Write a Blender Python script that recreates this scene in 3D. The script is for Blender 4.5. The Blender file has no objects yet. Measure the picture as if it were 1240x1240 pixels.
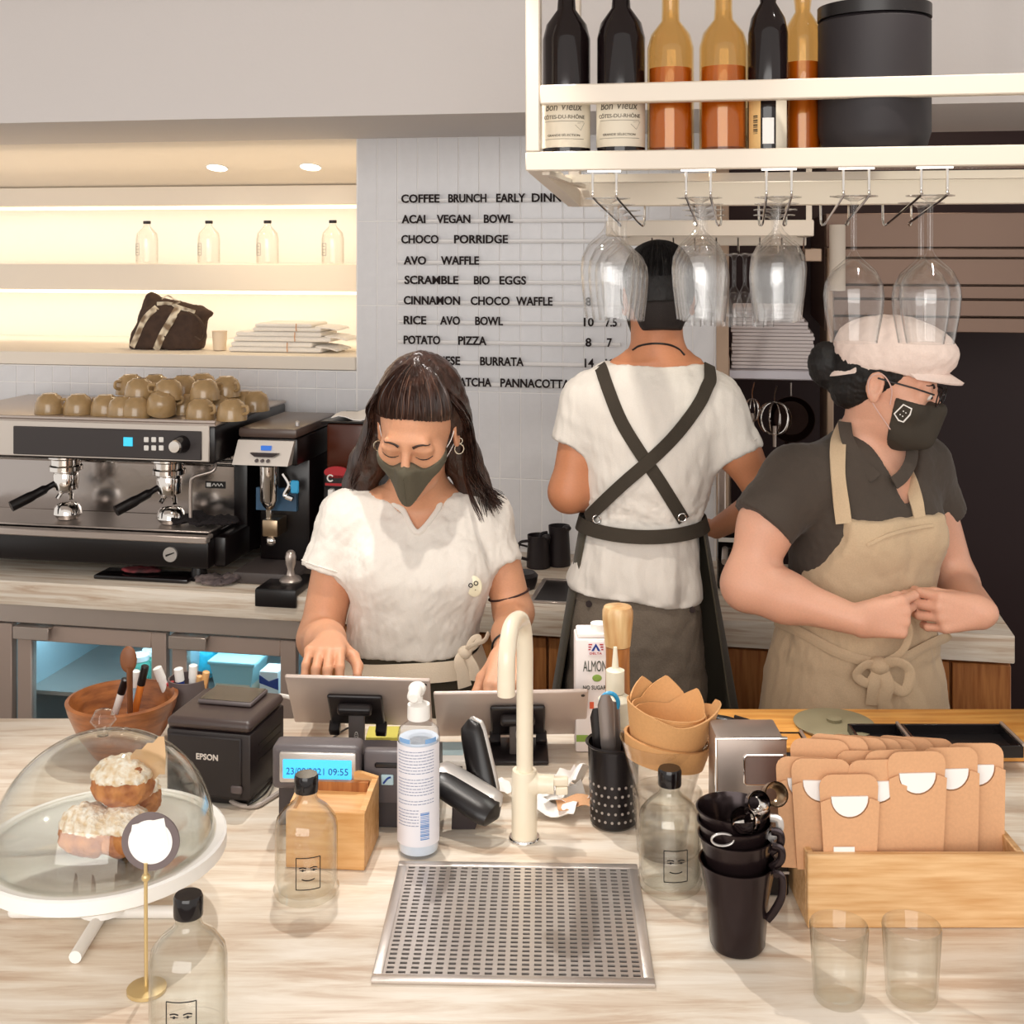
import bpy, bmesh, math, random, copy
import numpy as np
from mathutils import Matrix, Vector
random.seed(7); rng = np.random.default_rng(7)
scn = bpy.context.scene
COL = scn.collection
PI = math.pi
CAMZ, F, HOR, CX = 1.74, 1500.0, 300.0, 620.0   # camera height, focal length, horizon row, centre column (1240 frame)

# ------------------------------------------------------------------ camera, world, lights, exposure
cd = bpy.data.cameras.new('camera'); cam = bpy.data.objects.new('camera', cd); COL.objects.link(cam)
cam.location = (0, 0, CAMZ); cam.rotation_euler = (PI/2, 0, 0)
cd.sensor_width = 36; cd.sensor_fit = 'HORIZONTAL'; cd.lens = 36*F/1240; cd.shift_y = -(620-HOR)/1240
cd.clip_start = .05; cd.clip_end = 60
scn.camera = cam
w = bpy.data.worlds.new('world'); scn.world = w; w.use_nodes = True
w.node_tree.nodes['Background'].inputs[0].default_value = (1.0, .94, .88, 1)
w.node_tree.nodes['Background'].inputs[1].default_value = .84
scn.view_settings.view_transform = 'Standard'; scn.view_settings.look = 'None'
scn.cycles.transparent_max_bounces = 64
scn.view_settings.exposure = .14; scn.view_settings.gamma = 1.0; scn.view_settings.use_curve_mapping = False
def area(name, loc, target, sx, sy, power, col):
    l = bpy.data.lights.new(name, 'AREA'); l.shape = 'RECTANGLE'; l.size = sx; l.size_y = sy; l.energy = power; l.color = col
    o = bpy.data.objects.new(name, l); COL.objects.link(o); o.location = loc
    o.rotation_euler = (Vector(target)-Vector(loc)).to_track_quat('-Z', 'Y').to_euler(); return o
def spot(name, loc, target, power, ang, col, soft=.02, blend=.35):
    l = bpy.data.lights.new(name, 'SPOT'); l.energy = power; l.color = col; l.spot_size = math.radians(ang); l.spot_blend = blend; l.shadow_soft_size = soft
    o = bpy.data.objects.new(name, l); COL.objects.link(o); o.location = loc
    o.rotation_euler = (Vector(target)-Vector(loc)).to_track_quat('-Z', 'Y').to_euler(); return o
area('shopfront_daylight', (-.6, -1.6, 2.1), (0, 3, 1.1), 3.2, 1.8, 66, (1, .97, .93))
spot('ceiling_spot', (-.25, 1.75, 2.58), (-.2, 2.42, .95), 34, 62, (1, .93, .84), .025)
spot('ceiling_spot', (-.35, 2.45, 2.58), (-.15, 1.55, .9), 53, 62, (1, .96, .91), .02)
spot('ceiling_spot', (.5, 2.3, 2.58), (.3, 1.55, .9), 30, 60, (1, .96, .91), .02)
spot('ceiling_spot', (.7, 1.6, 2.58), (.75, 2.6, 1.0), 22, 60, (1, .93, .84), .03)

# ------------------------------------------------------------------ projection helpers: real-world points from measured rows and distances
def P(x, y, d): return np.array([(x-CX)*d/F, d, CAMZ-(y-HOR)*d/F])
CZ = .90
def C(x, y, z=CZ):
    d = (CAMZ-z)*F/(y-HOR); return P(x, y, d)
TH = math.radians(10.7)
WO = np.array([-.138, 3.46, 0.]); WU = np.array([math.cos(TH), -math.sin(TH), 0.]); WN = np.array([math.sin(TH), math.cos(TH), 0.])
def WL(x, y, t=0.):     # point on the plane t behind the tiled wall, in wall coordinates (s, t, z)
    r = np.array([(x-CX)/F, 1., 0.]); d = (WO+WN*t).dot(WN)/r.dot(WN)
    p = r*d; return np.array([(p-WO).dot(WU), t, CAMZ-(y-HOR)*d/F])
def WLZ(x, y, z):       # point at height z, in wall coordinates
    d = (CAMZ-z)*F/(y-HOR); p = np.array([(x-CX)*d/F, d, 0]); q = p-WO
    return np.array([q.dot(WU), q.dot(WN), z])
FW = ('wall', WO, -TH); F0 = ('world', np.zeros(3), 0.)
def frame(origin, deg): return ('local', np.array(origin, float), math.radians(deg))
def rotz(v, a):
    c, s = math.cos(a), math.sin(a); v = np.asarray(v, float)
    return np.stack([v[..., 0]*c-v[..., 1]*s, v[..., 0]*s+v[..., 1]*c, v[..., 2]], -1)

# ------------------------------------------------------------------ mesh builder
def unit(v): v = np.asarray(v, float); return v/(np.linalg.norm(v)+1e-12)
_bevcache = {}
def bevbox(sx, sy, sz, b, seg):
    bm = bmesh.new(); bmesh.ops.create_cube(bm, size=1)
    for v in bm.verts: v.co.x *= sx; v.co.y *= sy; v.co.z *= sz
    if b > 0: bmesh.ops.bevel(bm, geom=bm.edges[:], offset=b, segments=seg, profile=.5, affect='EDGES')
    vs = [tuple(v.co) for v in bm.verts]; fs = [[v.index for v in f.verts] for f in bm.faces]
    bm.free(); return np.array(vs), fs
class MB:
    def __init__(s): s.v = []; s.f = []; s.n = 0
    def add(s, vs, fs, M=None):
        vs = np.asarray(vs, float).reshape(-1, 3)
        if M is not None:
            M = np.array(M); vs = vs@M[:3, :3].T+M[:3, 3]
        s.v.append(vs); o = s.n; s.f += [[i+o for i in f] for f in fs]; s.n += len(vs); return s
    def box(s, x0, x1, y0, y1, z0, z1, b=0., seg=2, M=None):
        vs, fs = bevbox(abs(x1-x0), abs(y1-y0), abs(z1-z0), b, seg)
        return s.add(vs+np.array([(x0+x1)/2, (y0+y1)/2, (z0+z1)/2]), fs, M)
    def tube(s, pts, r, seg=8, closed=False, cap=True, flat=1.0, up=None, M=None):
        pts = np.array(pts, float); n = len(pts); rs = np.full(n, r) if np.isscalar(r) else np.array(r, float)
        if closed: T = np.roll(pts, -1, 0)-np.roll(pts, 1, 0)
        else: T = np.gradient(pts, axis=0)
        T = T/(np.linalg.norm(T, axis=1)[:, None]+1e-12)
        u = np.array(up, float) if up is not None else (np.array([0, 0, 1.]) if abs(T[0][2]) < .9 else np.array([1., 0, 0]))
        vs = []; N = u-T[0]*u.dot(T[0]); N = unit(N)
        for i in range(n):
            N = N-T[i]*N.dot(T[i]); N = unit(N); B = np.cross(T[i], N)
            for k in range(seg):
                a = 2*PI*k/seg; vs.append(pts[i]+(N*math.cos(a)*flat+B*math.sin(a))*rs[i])
        fs = []; m = n if closed else n-1
        for i in range(m):
            j = (i+1) % n
            for k in range(seg): l = (k+1) % seg; fs.append([i*seg+k, i*seg+l, j*seg+l, j*seg+k])
        if cap and not closed: fs.append(list(range(seg))[::-1]); fs.append([(n-1)*seg+k for k in range(seg)])
        return s.add(vs, fs, M)
    def lathe(s, prof, c=(0, 0, 0), seg=32, M=None, closed=False, sx=1., sy=1.):
        prof = list(prof); vs = []
        for r, z in prof:
            for k in range(seg): a = 2*PI*k/seg; vs.append((c[0]+r*sx*math.cos(a), c[1]+r*sy*math.sin(a), c[2]+z))
        fs = []; n = len(prof)
        for i in range(n if closed else n-1):
            j = (i+1) % n
            for k in range(seg): l = (k+1) % seg; fs.append([i*seg+k, i*seg+l, j*seg+l, j*seg+k])
        if not closed:
            if prof[0][0] > 1e-6: fs.append(list(range(seg))[::-1])
            if prof[-1][0] > 1e-6: fs.append([(n-1)*seg+k for k in range(seg)])
        return s.add(vs, fs, M)
    def cyl(s, a, b, r, r2=None, seg=20): return s.tube([a, b], [r, r if r2 is None else r2], seg)
    def prism(s, poly, y0, y1, M=None):   # polygon in x,z extruded along y
        n = len(poly); vs = [(p[0], y0, p[1]) for p in poly]+[(p[0], y1, p[1]) for p in poly]
        fs = [list(range(n)), [n+k for k in range(n)][::-1]]+[[(k+1) % n, k, n+k, n+(k+1) % n] for k in range(n)]
        return s.add(vs, fs, M)
    def ell(s, c, r, seg=20, M=None):
        n = seg//2; prof = [(math.sin(PI*i/n), -math.cos(PI*i/n)) for i in range(n+1)]
        vs = []; fs = []
        for a, z in prof:
            for k in range(seg): t = 2*PI*k/seg; vs.append((c[0]+r[0]*a*math.cos(t), c[1]+r[1]*a*math.sin(t), c[2]+r[2]*z))
        for i in range(n):
            for k in range(seg): l = (k+1) % seg; fs.append([i*seg+k, i*seg+l, (i+1)*seg+l, (i+1)*seg+k])
        return s.add(vs, fs, M)
    def sheet(s, G, th, wrap=False, M=None):   # grid of points [i][j] given a thickness along its normals
        G = np.array(G, float); nu, nv = G.shape[:2]
        du = (np.roll(G, -1, 0)-np.roll(G, 1, 0)) if wrap else np.gradient(G, axis=0); dv = np.gradient(G, axis=1)
        N = np.cross(du, dv); N /= (np.linalg.norm(N, axis=2)[..., None]+1e-12)
        A = (G+N*th/2).reshape(-1, 3); B = (G-N*th/2).reshape(-1, 3); o = nu*nv; fs = []
        R = range(nu if wrap else nu-1)
        for i in R:
            ii = (i+1) % nu
            for j in range(nv-1):
                a, b, c, d = i*nv+j, ii*nv+j, ii*nv+j+1, i*nv+j+1
                fs.append([a, b, c, d]); fs.append([o+d, o+c, o+b, o+a])
            fs.append([ii*nv, i*nv, o+i*nv, o+ii*nv]); e = nv-1; fs.append([i*nv+e, ii*nv+e, o+ii*nv+e, o+i*nv+e])
        if not wrap:
            for j in range(nv-1):
                fs.append([j, j+1, o+j+1, o+j]); k = (nu-1)*nv; fs.append([k+j+1, k+j, o+k+j, o+k+j+1])
        return s.add(np.concatenate([A, B]), fs, M)
    def mesh(s, name, base=(0, 0, 0), smooth=True, ang=40):
        vs = np.concatenate(s.v)-np.array(base, float)
        me = bpy.data.meshes.new(name); me.from_pydata(vs.tolist(), [], s.f); me.update()
        if smooth:
            me.polygons.foreach_set('use_smooth', [True]*len(me.polygons))
            if ang: me.set_sharp_from_angle(angle=math.radians(ang))
        return me
def Mx(loc=(0, 0, 0), rx=0, ry=0, rz=0, sc=1.):
    return Matrix.Translation(loc) @ Matrix.Rotation(math.radians(rz), 4, 'Z') @ Matrix.Rotation(math.radians(ry), 4, 'Y') @ Matrix.Rotation(math.radians(rx), 4, 'X') @ Matrix.Scale(sc, 4)

# ------------------------------------------------------------------ things and parts
def _tag(o, label=None, cat=None, group=None, kind=None):
    for k, v in (('label', label), ('category', cat), ('group', group), ('kind', kind)):
        if v: o[k] = v
class T:
    def __init__(s, name, label, cat, base=(0, 0, 0), fr=F0, group=None, kind=None):
        s.base = np.array(base, float); s.fr = fr
        o = bpy.data.objects.new(name, None); COL.objects.link(o); o.empty_display_size = .05
        o.location = (fr[1]+rotz(s.base, fr[2])).tolist(); o.rotation_euler = (0, 0, fr[2]); _tag(o, label, cat, group, kind); s.e = o
    def part(s, name, mb, mat, parent=None, label=None, kind=None, smooth=True, ang=40):
        me = mb.mesh(name, s.base, smooth, ang) if isinstance(mb, MB) else mb
        o = bpy.data.objects.new(name, me); COL.objects.link(o); o.parent = parent or s.e
        if not me.materials: me.materials.append(mat)
        _tag(o, label, None, None, kind); return o
def solo(name, mb, mat, label, cat, base=(0, 0, 0), fr=F0, group=None, kind=None, smooth=True, ang=40):
    me = mb.mesh(name, base, smooth, ang) if isinstance(mb, MB) else mb
    o = bpy.data.objects.new(name, me); COL.objects.link(o)
    o.location = (fr[1]+rotz(np.array(base, float), fr[2])).tolist(); o.rotation_euler = (0, 0, fr[2])
    if not me.materials: me.materials.append(mat)
    _tag(o, label, cat, group, kind); return o
def struct(name, mb, mat, fr=F0, smooth=False): return solo(name, mb, mat, None, None, (0, 0, 0), fr, None, 'structure', smooth)
def dup(o, loc=None, rot=None, label=None, parent=None, group=None):
    c = o.copy(); COL.objects.link(c)
    if parent is not None: c.parent = parent
    if loc is not None: c.location = loc
    if rot is not None: c.rotation_euler = rot
    if label: c['label'] = label
    if group: c['group'] = group
    for ch in list(o.children): dup(ch, parent=c)
    return c

# ------------------------------------------------------------------ materials
def lin(h):
    h = h.lstrip('#'); r = [int(h[i:i+2], 16)/255 for i in (0, 2, 4)]
    return [c/12.92 if c <= .04045 else ((c+.055)/1.055)**2.4 for c in r]
MATS = {}
def mat(name, col, rough=.5, metal=0., bump=0., scale=60., var=0., stretch=(1, 1, 1), sss=0., sheen=0., emit=0., spec=.5, coat=0., c2=None, detail=4., alpha=None):
    if name in MATS: return MATS[name]
    m = bpy.data.materials.new(name); m.use_nodes = True; nt = m.node_tree; b = nt.nodes['Principled BSDF']; L = nt.links.new
    c = lin(col); b.inputs['Base Color'].default_value = (*c, 1); b.inputs['Roughness'].default_value = rough; b.inputs['Metallic'].default_value = metal
    b.inputs['Specular IOR Level'].default_value = spec; b.inputs['Coat Weight'].default_value = coat
    if sss: b.inputs['Subsurface Weight'].default_value = sss; b.inputs['Subsurface Radius'].default_value = (1, .35, .2); b.inputs['Subsurface Scale'].default_value = .008
    if sheen: b.inputs['Sheen Weight'].default_value = sheen; b.inputs['Sheen Roughness'].default_value = .4
    if emit: b.inputs['Emission Color'].default_value = (*c, 1); b.inputs['Emission Strength'].default_value = emit
    if bump or var or c2:
        tc = nt.nodes.new('ShaderNodeTexCoord'); mp = nt.nodes.new('ShaderNodeMapping'); mp.inputs['Scale'].default_value = stretch; L(tc.outputs['Object'], mp.inputs[0])
        nz = nt.nodes.new('ShaderNodeTexNoise'); nz.inputs['Scale'].default_value = scale; nz.inputs['Detail'].default_value = detail; L(mp.outputs[0], nz.inputs['Vector'])
        if bump:
            bp = nt.nodes.new('ShaderNodeBump'); bp.inputs['Strength'].default_value = bump; bp.inputs['Distance'].default_value = .01; L(nz.outputs['Fac'], bp.inputs['Height']); L(bp.outputs[0], b.inputs['Normal'])
        if var or c2:
            rp = nt.nodes.new('ShaderNodeValToRGB'); rp.color_ramp.elements[0].position = .35; rp.color_ramp.elements[1].position = .65
            d = lin(c2) if c2 else [x*(1-var) for x in c]
            rp.color_ramp.elements[0].color = (*d, 1); rp.color_ramp.elements[1].color = (*c, 1); L(nz.outputs['Fac'], rp.inputs[0]); L(rp.outputs[0], b.inputs['Base Color'])
    MATS[name] = m; return m
def thin_glass(name, tint, ior=1.5, rough=.01, fac=1.0, edge=None):   # clear at normal incidence, mirror-like towards grazing (Schlick), same from both sides
    m = bpy.data.materials.new(name); m.use_nodes = True; nt = m.node_tree; nt.nodes.clear(); L = nt.links.new
    o = nt.nodes.new('ShaderNodeOutputMaterial'); mx = nt.nodes.new('ShaderNodeMixShader'); tr = nt.nodes.new('ShaderNodeBsdfTransparent'); gl = nt.nodes.new('ShaderNodeBsdfGlossy')
    lw = nt.nodes.new('ShaderNodeLayerWeight'); lw.inputs[0].default_value = .5; tr.inputs[0].default_value = (*tint, 1); gl.inputs['Roughness'].default_value = rough; gl.inputs[0].default_value = (.97, .97, .97, 1)
    f0 = ((ior-1)/(ior+1))**2; pw = nt.nodes.new('ShaderNodeMath'); pw.operation = 'POWER'; pw.inputs[1].default_value = 4.0; L(lw.outputs['Facing'], pw.inputs[0])
    mm = nt.nodes.new('ShaderNodeMath'); mm.operation = 'MULTIPLY_ADD'; mm.inputs[1].default_value = (.85-f0)*fac; mm.inputs[2].default_value = f0*fac; L(pw.outputs[0], mm.inputs[0])
    if edge:
        mc = nt.nodes.new('ShaderNodeMixRGB'); mc.inputs[1].default_value = (*tint, 1); mc.inputs[2].default_value = (*edge, 1); p2 = nt.nodes.new('ShaderNodeMath'); p2.operation = 'POWER'; p2.inputs[1].default_value = 3.2; L(lw.outputs['Facing'], p2.inputs[0]); L(p2.outputs[0], mc.inputs[0]); L(mc.outputs[0], tr.inputs[0])
    L(mm.outputs[0], mx.inputs[0]); L(tr.outputs[0], mx.inputs[1]); L(gl.outputs[0], mx.inputs[2]); L(mx.outputs[0], o.inputs[0]); MATS[name] = m; return m
def wood(name, c1, c2, sc=9., stretch=(1, 12, 12), rough=.45):
    m = mat(name, c1, rough, 0, .08, sc, 0, stretch, c2=c2, detail=6); return m
GLASS = thin_glass('clear_glass', (.975, .98, .972), 1.46, edge=(.66, .64, .57))
GLASSW = thin_glass('wine_glass_clear', (.985, .985, .985), 1.42, edge=(.80, .78, .76))
PANE = thin_glass('door_pane', (.88, .93, .95), 1.45)
AMBER = thin_glass('amber_glass', (.96, .84, .62), 1.45)
AMBERL = thin_glass('pale_plastic_clear', (.965, .96, .95), 1.5, .06, edge=(.62, .58, .54))
TILE = mat('glazed_tile', '#e5e5e8', .28, 0, .12, 30, .03)
GROUT = mat('white_grout', '#f6f4f3', .8)
PLASTER = mat('white_plaster', '#d9d4d2', .8, 0, .03, 120)
NICHEW = mat('niche_paint', '#f2e8da', .7)
WHITE = mat('white_satin', '#f2efea', .4)
BLACK = mat('black_plastic', '#120d0e', .35)
BLACKG = mat('black_gloss', '#140f10', .12)
DARK = mat('dark_brown_plastic', '#2b1f20', .4)
GREY = mat('grey_plastic', '#5d5353', .45)
STEEL = mat('brushed_steel', '#c4b8b0', .32, .75, .05, 40, 0, (1, 20, 20))
CHROME = mat('chrome', '#e6e2de', .08, 1.0)
SILVER = mat('silver_plastic', '#c9c4c0', .3, .6)
CREAM = mat('cream_enamel', '#efe2ca', .32, coat=.4)
RED = mat('red_plastic', '#b3202a', .35)
BLUEP = mat('blue_plastic', '#1f3f8f', .35)
CYAN = mat('cyan_plastic', '#3aa5d8', .35)
OAK = wood('light_wood', '#e2b27a', '#cf9658', 7, (1.5, 14, 14))
OAKV = wood('orange_wood_panel', '#b97b45', '#96592c', 7, (14, 14, 1.2))
BOARD = wood('chopping_board_wood', '#e9ad5c', '#d08a3c', 6, (1, 14, 14))
BAMBOO = wood('bamboo', '#e6bd8b', '#cf9d66', 8, (1.2, 16, 16))
BOWLW = wood('bowl_wood', '#9c5e30', '#74401c', 8, (3, 3, 14), .3)
KRAFT = mat('kraft_card', '#dba77c', .75, 0, .05, 300, .06)
KRAFTD = mat('kraft_cup_card', '#cf9a63', .7, 0, .04, 300, .06)
PAPER = mat('white_paper', '#f6f2ee', .8)
MUG = mat('beige_glaze', '#b39468', .22, 0, .02, 60, .14, coat=.4)
TSHIRT = mat('white_cotton', '#e4ddd4', .9, 0, .10, 420, .03, sheen=.2)
SKIN_A = mat('skin_tan', '#d49a77', .5, 0, .05, 300, .05, sss=.12)
SKIN_B = mat('skin_warm_tan', '#c98660', .5, 0, .05, 300, .05, sss=.12)
SKIN_C = mat('skin_light', '#e3ab90', .5, 0, .05, 300, .05, sss=.12)
OLIVE = mat('olive_cloth', '#4b4436', .9, 0, .12, 500, .1, sheen=.15)
OLIVEM = mat('olive_mask_cloth', '#5d5747', .85, 0, .15, 700, .06)
STRAP = mat('dark_olive_strap', '#3c342a', .9, 0, .15, 600, .1)
POLO = mat('dark_polo_cloth', '#4a4038', .92, 0, .1, 500, .08, sheen=.1)
BEIGE = mat('beige_canvas', '#cdb393', .9, 0, .1, 350, .07, sheen=.15)
TROUSER = mat('trouser_cloth', '#776b5e', .9, 0, .15, 300, .15)
HAIR = mat('dark_brown_hair', '#3a231b', .30, 0, .45, 80, .6, (1, 1, .12), spec=.7)
HAIRB = mat('black_hair', '#0d0707', .6, 0, .3, 90, .4, (1, 1, .3))
CAPM = mat('pale_pink_canvas', '#eed9cf', .85, 0, .1, 300, .05)
CAPM
def travertine():
    m = bpy.data.materials.new('travertine'); m.use_nodes = True; nt = m.node_tree; b = nt.nodes['Principled BSDF']; L = nt.links.new
    tc = nt.nodes.new('ShaderNodeTexCoord'); mp = nt.nodes.new('ShaderNodeMapping'); mp.inputs['Scale'].default_value = (1.6, 14, 30); mp.inputs['Rotation'].default_value = (0, 0, .06); L(tc.outputs['Object'], mp.inputs[0])
    nz = nt.nodes.new('ShaderNodeTexNoise'); nz.inputs['Scale'].default_value = 2.6; nz.inputs['Detail'].default_value = 9; nz.inputs['Roughness'].default_value = .62; nz.inputs['Distortion'].default_value = .5; L(mp.outputs[0], nz.inputs['Vector'])
    rp = nt.nodes.new('ShaderNodeValToRGB'); e = rp.color_ramp.elements; e[0].position = .34; e[1].position = .62
    e[0].color = (*lin('#c8ae96'), 1); e[1].color = (*lin('#eee4d6'), 1); k = e.new(.48); k.color = (*lin('#e0d1be'), 1)
    L(nz.outputs['Fac'], rp.inputs[0]); L(rp.outputs[0], b.inputs['Base Color']); b.inputs['Roughness'].default_value = .35
    return m
TRAV = travertine(); MATS['travertine'] = TRAV

# ------------------------------------------------------------------ flat and raised lettering
_tc = {}
def text_geo(s, bold=0.0):
    if (s, bold) in _tc: return _tc[(s, bold)]
    cu = bpy.data.curves.new('t', 'FONT'); cu.body = s; cu.size = 1; cu.offset = bold; cu.extrude = .5; cu.resolution_u = 3
    o = bpy.data.objects.new('t', cu); COL.objects.link(o)
    dg = bpy.context.evaluated_depsgraph_get(); me = bpy.data.meshes.new_from_object(o.evaluated_get(dg))
    vs = np.array([v.co[:] for v in me.vertices]); fs = [list(p.vertices) for p in me.polygons]
    bpy.data.objects.remove(o); bpy.data.meshes.remove(me); bpy.data.curves.remove(cu)
    mn, mxx = vs.min(0), vs.max(0); vs = (vs-mn)/(mxx-mn)   # unit box
    _tc[(s, bold)] = (vs, fs, (mxx-mn)[0]/(mxx-mn)[1]); return _tc[(s, bold)]
def letters(mb, s, x0, x1, z0, z1, y0, y1, bold=0.0, M=None):   # front face at y0
    vs, fs, _ = text_geo(s, bold)
    q = np.stack([x0+vs[:, 0]*(x1-x0), y1+(y0-y1)*vs[:, 2], z0+vs[:, 1]*(z1-z0)], 1); return mb.add(q, fs, M)

# ------------------------------------------------------------------ blended volumes -> one continuous surface
class Vol:
    def __init__(s, lo, hi, h):
        s.lo = np.array(lo, float); s.h = h; s.n = np.ceil((np.array(hi)-s.lo)/h).astype(int)+1; s.a = np.full(s.n, 1.0, np.float32)
    def _reg(s, lo, hi):
        i0 = np.clip(np.floor((lo-s.lo)/s.h).astype(int), 0, s.n); i1 = np.clip(np.ceil((hi-s.lo)/s.h).astype(int)+1, 0, s.n)
        if (i1 <= i0).any(): return None, None
        ax = [s.lo[k]+s.h*np.arange(i0[k], i1[k]) for k in range(3)]
        return tuple(slice(i0[k], i1[k]) for k in range(3)), np.stack(np.meshgrid(*ax, indexing='ij'), -1)
    def op(s, fn, lo, hi, k=.01, mode='+'):
        m = k+s.h*3+(.0 if mode == '+' else .0); sl, p = s._reg(np.array(lo)-m, np.array(hi)+m)
        if sl is None: return s
        d = fn(p); a = s.a[sl]
        if mode == '+': hh = np.maximum(k-np.abs(a-d), 0)/k; s.a[sl] = np.minimum(a, d)-hh*hh*k*.25
        elif mode == '-': d = -d; hh = np.maximum(k-np.abs(a-d), 0)/k; s.a[sl] = np.maximum(a, d)+hh*hh*k*.25
        return s
    def cone(s, a, b, ra, rb, k=.015, mode='+', clipb=False, clipa=False):
        a = np.array(a, float); b = np.array(b, float); r = max(ra, rb)
        def fn(p):
            ab = b-a; L2 = ab.dot(ab); t = ((p-a)@ab)/L2; tc = np.clip(t, 0, 1)
            d = np.linalg.norm(p-a-tc[..., None]*ab, axis=-1)-(ra+(rb-ra)*tc)
            if clipb: d = np.maximum(d, (t-1)*math.sqrt(L2))
            if clipa: d = np.maximum(d, -t*math.sqrt(L2))
            return d
        return s.op(fn, np.minimum(a, b)-r, np.maximum(a, b)+r, k, mode)
    def ell(s, c, r, k=.015, mode='+', R=None):
        c = np.array(c, float); r = np.array(r, float); q = r.max()
        def fn(p):
            v = p-c
            if R is not None: v = v@R
            k0 = np.linalg.norm(v/r, axis=-1); k1 = np.linalg.norm(v/(r*r), axis=-1)+1e-9; return k0*(k0-1)/k1
        return s.op(fn, c-q, c+q, k, mode)
    def loft(s, rings, k=.02, mode='+', ang=0., off=0., pw=2.3):   # rings: (z, cx, cy, rx, ry) ; flat ends; axes turned by ang
        R = np.array(sorted(rings), float); zs = R[:, 0]; ca, sa = math.cos(ang), math.sin(ang)
        lo = np.array([(R[:, 1]-R[:, 3:].max(1)).min(), (R[:, 2]-R[:, 3:].max(1)).min(), zs[0]])-off
        hi = np.array([(R[:, 1]+R[:, 3:].max(1)).max(), (R[:, 2]+R[:, 3:].max(1)).max(), zs[-1]])+off
        def sm(z, col):
            return np.interp(z, zf, cf[col])
        zf = np.linspace(zs[0], zs[-1], 200); cf = {}
        for c in range(1, 5):
            y = np.interp(zf, zs, R[:, c]); kk = np.hanning(25); kk /= kk.sum(); cf[c] = np.convolve(np.pad(y, 12, mode='edge'), kk, mode='valid')
        def fn(p):
            z = p[..., 2]; cx, cy, rx, ry = (sm(z, c) for c in (1, 2, 3, 4)); rx = rx+off; ry = ry+off
            x = p[..., 0]-cx; y = p[..., 1]-cy; u = x*ca+y*sa; v = -x*sa+y*ca
            g = (np.abs(u/rx)**pw+np.abs(v/ry)**pw)**(1/pw)
            d = (g-1)*np.minimum(rx, ry); return np.maximum(d, np.maximum(zs[0]-z, z-zs[-1]))
        return s.op(fn, lo, hi, k, mode)
    def gen(s, fn, lo, hi, k=.01, mode='+'): return s.op(fn, np.array(lo), np.array(hi), k, mode)
    def shrink(s, d): s.a += d; return s
    def sample(s, p):
        q = (np.asarray(p)-s.lo)/s.h; i = np.clip(np.floor(q).astype(int), 0, s.n-2); f = q-i; f = np.clip(f, 0, 1); r = 0
        for dx in (0, 1):
            for dy in (0, 1):
                for dz in (0, 1):
                    wgt = (f[..., 0] if dx else 1-f[..., 0])*(f[..., 1] if dy else 1-f[..., 1])*(f[..., 2] if dz else 1-f[..., 2])
                    r = r+wgt*s.a[i[..., 0]+dx, i[..., 1]+dy, i[..., 2]+dz]
        return r
    def hit(s, x, y, d0, d1, off=0.):   # first surface along the line of sight of row/column, at distance d0..d1
        ds = np.linspace(d0, d1, 260); pts = np.stack([(x-CX)*ds/F, ds, CAMZ-(y-HOR)*ds/F], -1); v = s.sample(pts)-off
        k = np.where(v < 0)[0]
        if not len(k): k = [int(np.argmin(v))]
        return pts[k[0]]
    def mesh(s, name, base=(0, 0, 0), wr=None):
        a = s.a.copy()
        for ax in range(3):   # close at the borders
            sl = [slice(None)]*3; sl[ax] = 0; a[tuple(sl)] = 1; sl[ax] = -1; a[tuple(sl)] = 1
        ins = a < 0; n = np.array(a.shape)-1
        cnt = np.zeros(n, np.int8)
        offs = [(i, j, k) for i in (0, 1) for j in (0, 1) for k in (0, 1)]
        for o in offs: cnt += ins[o[0]:n[0]+o[0], o[1]:n[1]+o[1], o[2]:n[2]+o[2]]
        act = np.argwhere((cnt > 0) & (cnt < 8)); idx = np.full(n, -1, np.int32); idx[tuple(act.T)] = np.arange(len(act))
        pos = np.zeros((len(act), 3)); c = np.zeros(len(act))
        for o in offs:
            for ax in range(3):
                if o[ax]: continue
                o2 = list(o); o2[ax] = 1
                va = a[tuple((act+o).T)]; vb = a[tuple((act+o2).T)]; cr = (va < 0) != (vb < 0)
                t = np.where(cr, va/np.where(cr, va-vb, 1), 0); q = np.array(o, float)[None, :].repeat(len(act), 0); q[:, ax] += t
                pos[cr] += q[cr]; c += cr
        pos = (pos/c[:, None]+act)*s.h+s.lo
        Q = []
        for ax in range(3):
            u, v = (ax+1) % 3, (ax+2) % 3; m = n.copy()
            sl0 = [slice(0, n[0]), slice(0, n[1]), slice(0, n[2])]; sl1 = list(sl0); sl1[ax] = slice(1, n[ax]+1)
            e = ins[tuple(sl0)] != ins[tuple(sl1)]; E = np.argwhere(e); E = E[(E[:, u] > 0) & (E[:, v] > 0)]
            du = np.zeros(3, int); du[u] = 1; dv = np.zeros(3, int); dv[v] = 1
            q = np.stack([idx[tuple(E.T)], idx[tuple((E-du).T)], idx[tuple((E-du-dv).T)], idx[tuple((E-dv).T)]], 1)
            fl = ins[tuple(E.T)]; q[~fl] = q[~fl][:, ::-1]; Q.append(q)
        Q = np.concatenate(Q); Q = Q[(Q >= 0).all(1)]
        if wr is not None:
            g = np.stack([s.sample(pos+d)-s.sample(pos-d) for d in np.eye(3)*s.h*1.5], -1); g /= (np.linalg.norm(g, axis=1)[:, None]+1e-9)
            pos = pos+g*wr(pos)[:, None]
        me = bpy.data.meshes.new(name); me.vertices.add(len(pos)); me.vertices.foreach_set('co', (pos-np.array(base)).astype(np.float32).ravel())
        me.loops.add(Q.size); me.loops.foreach_set('vertex_index', Q.ravel().astype(np.int32)); me.polygons.add(len(Q))
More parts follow.
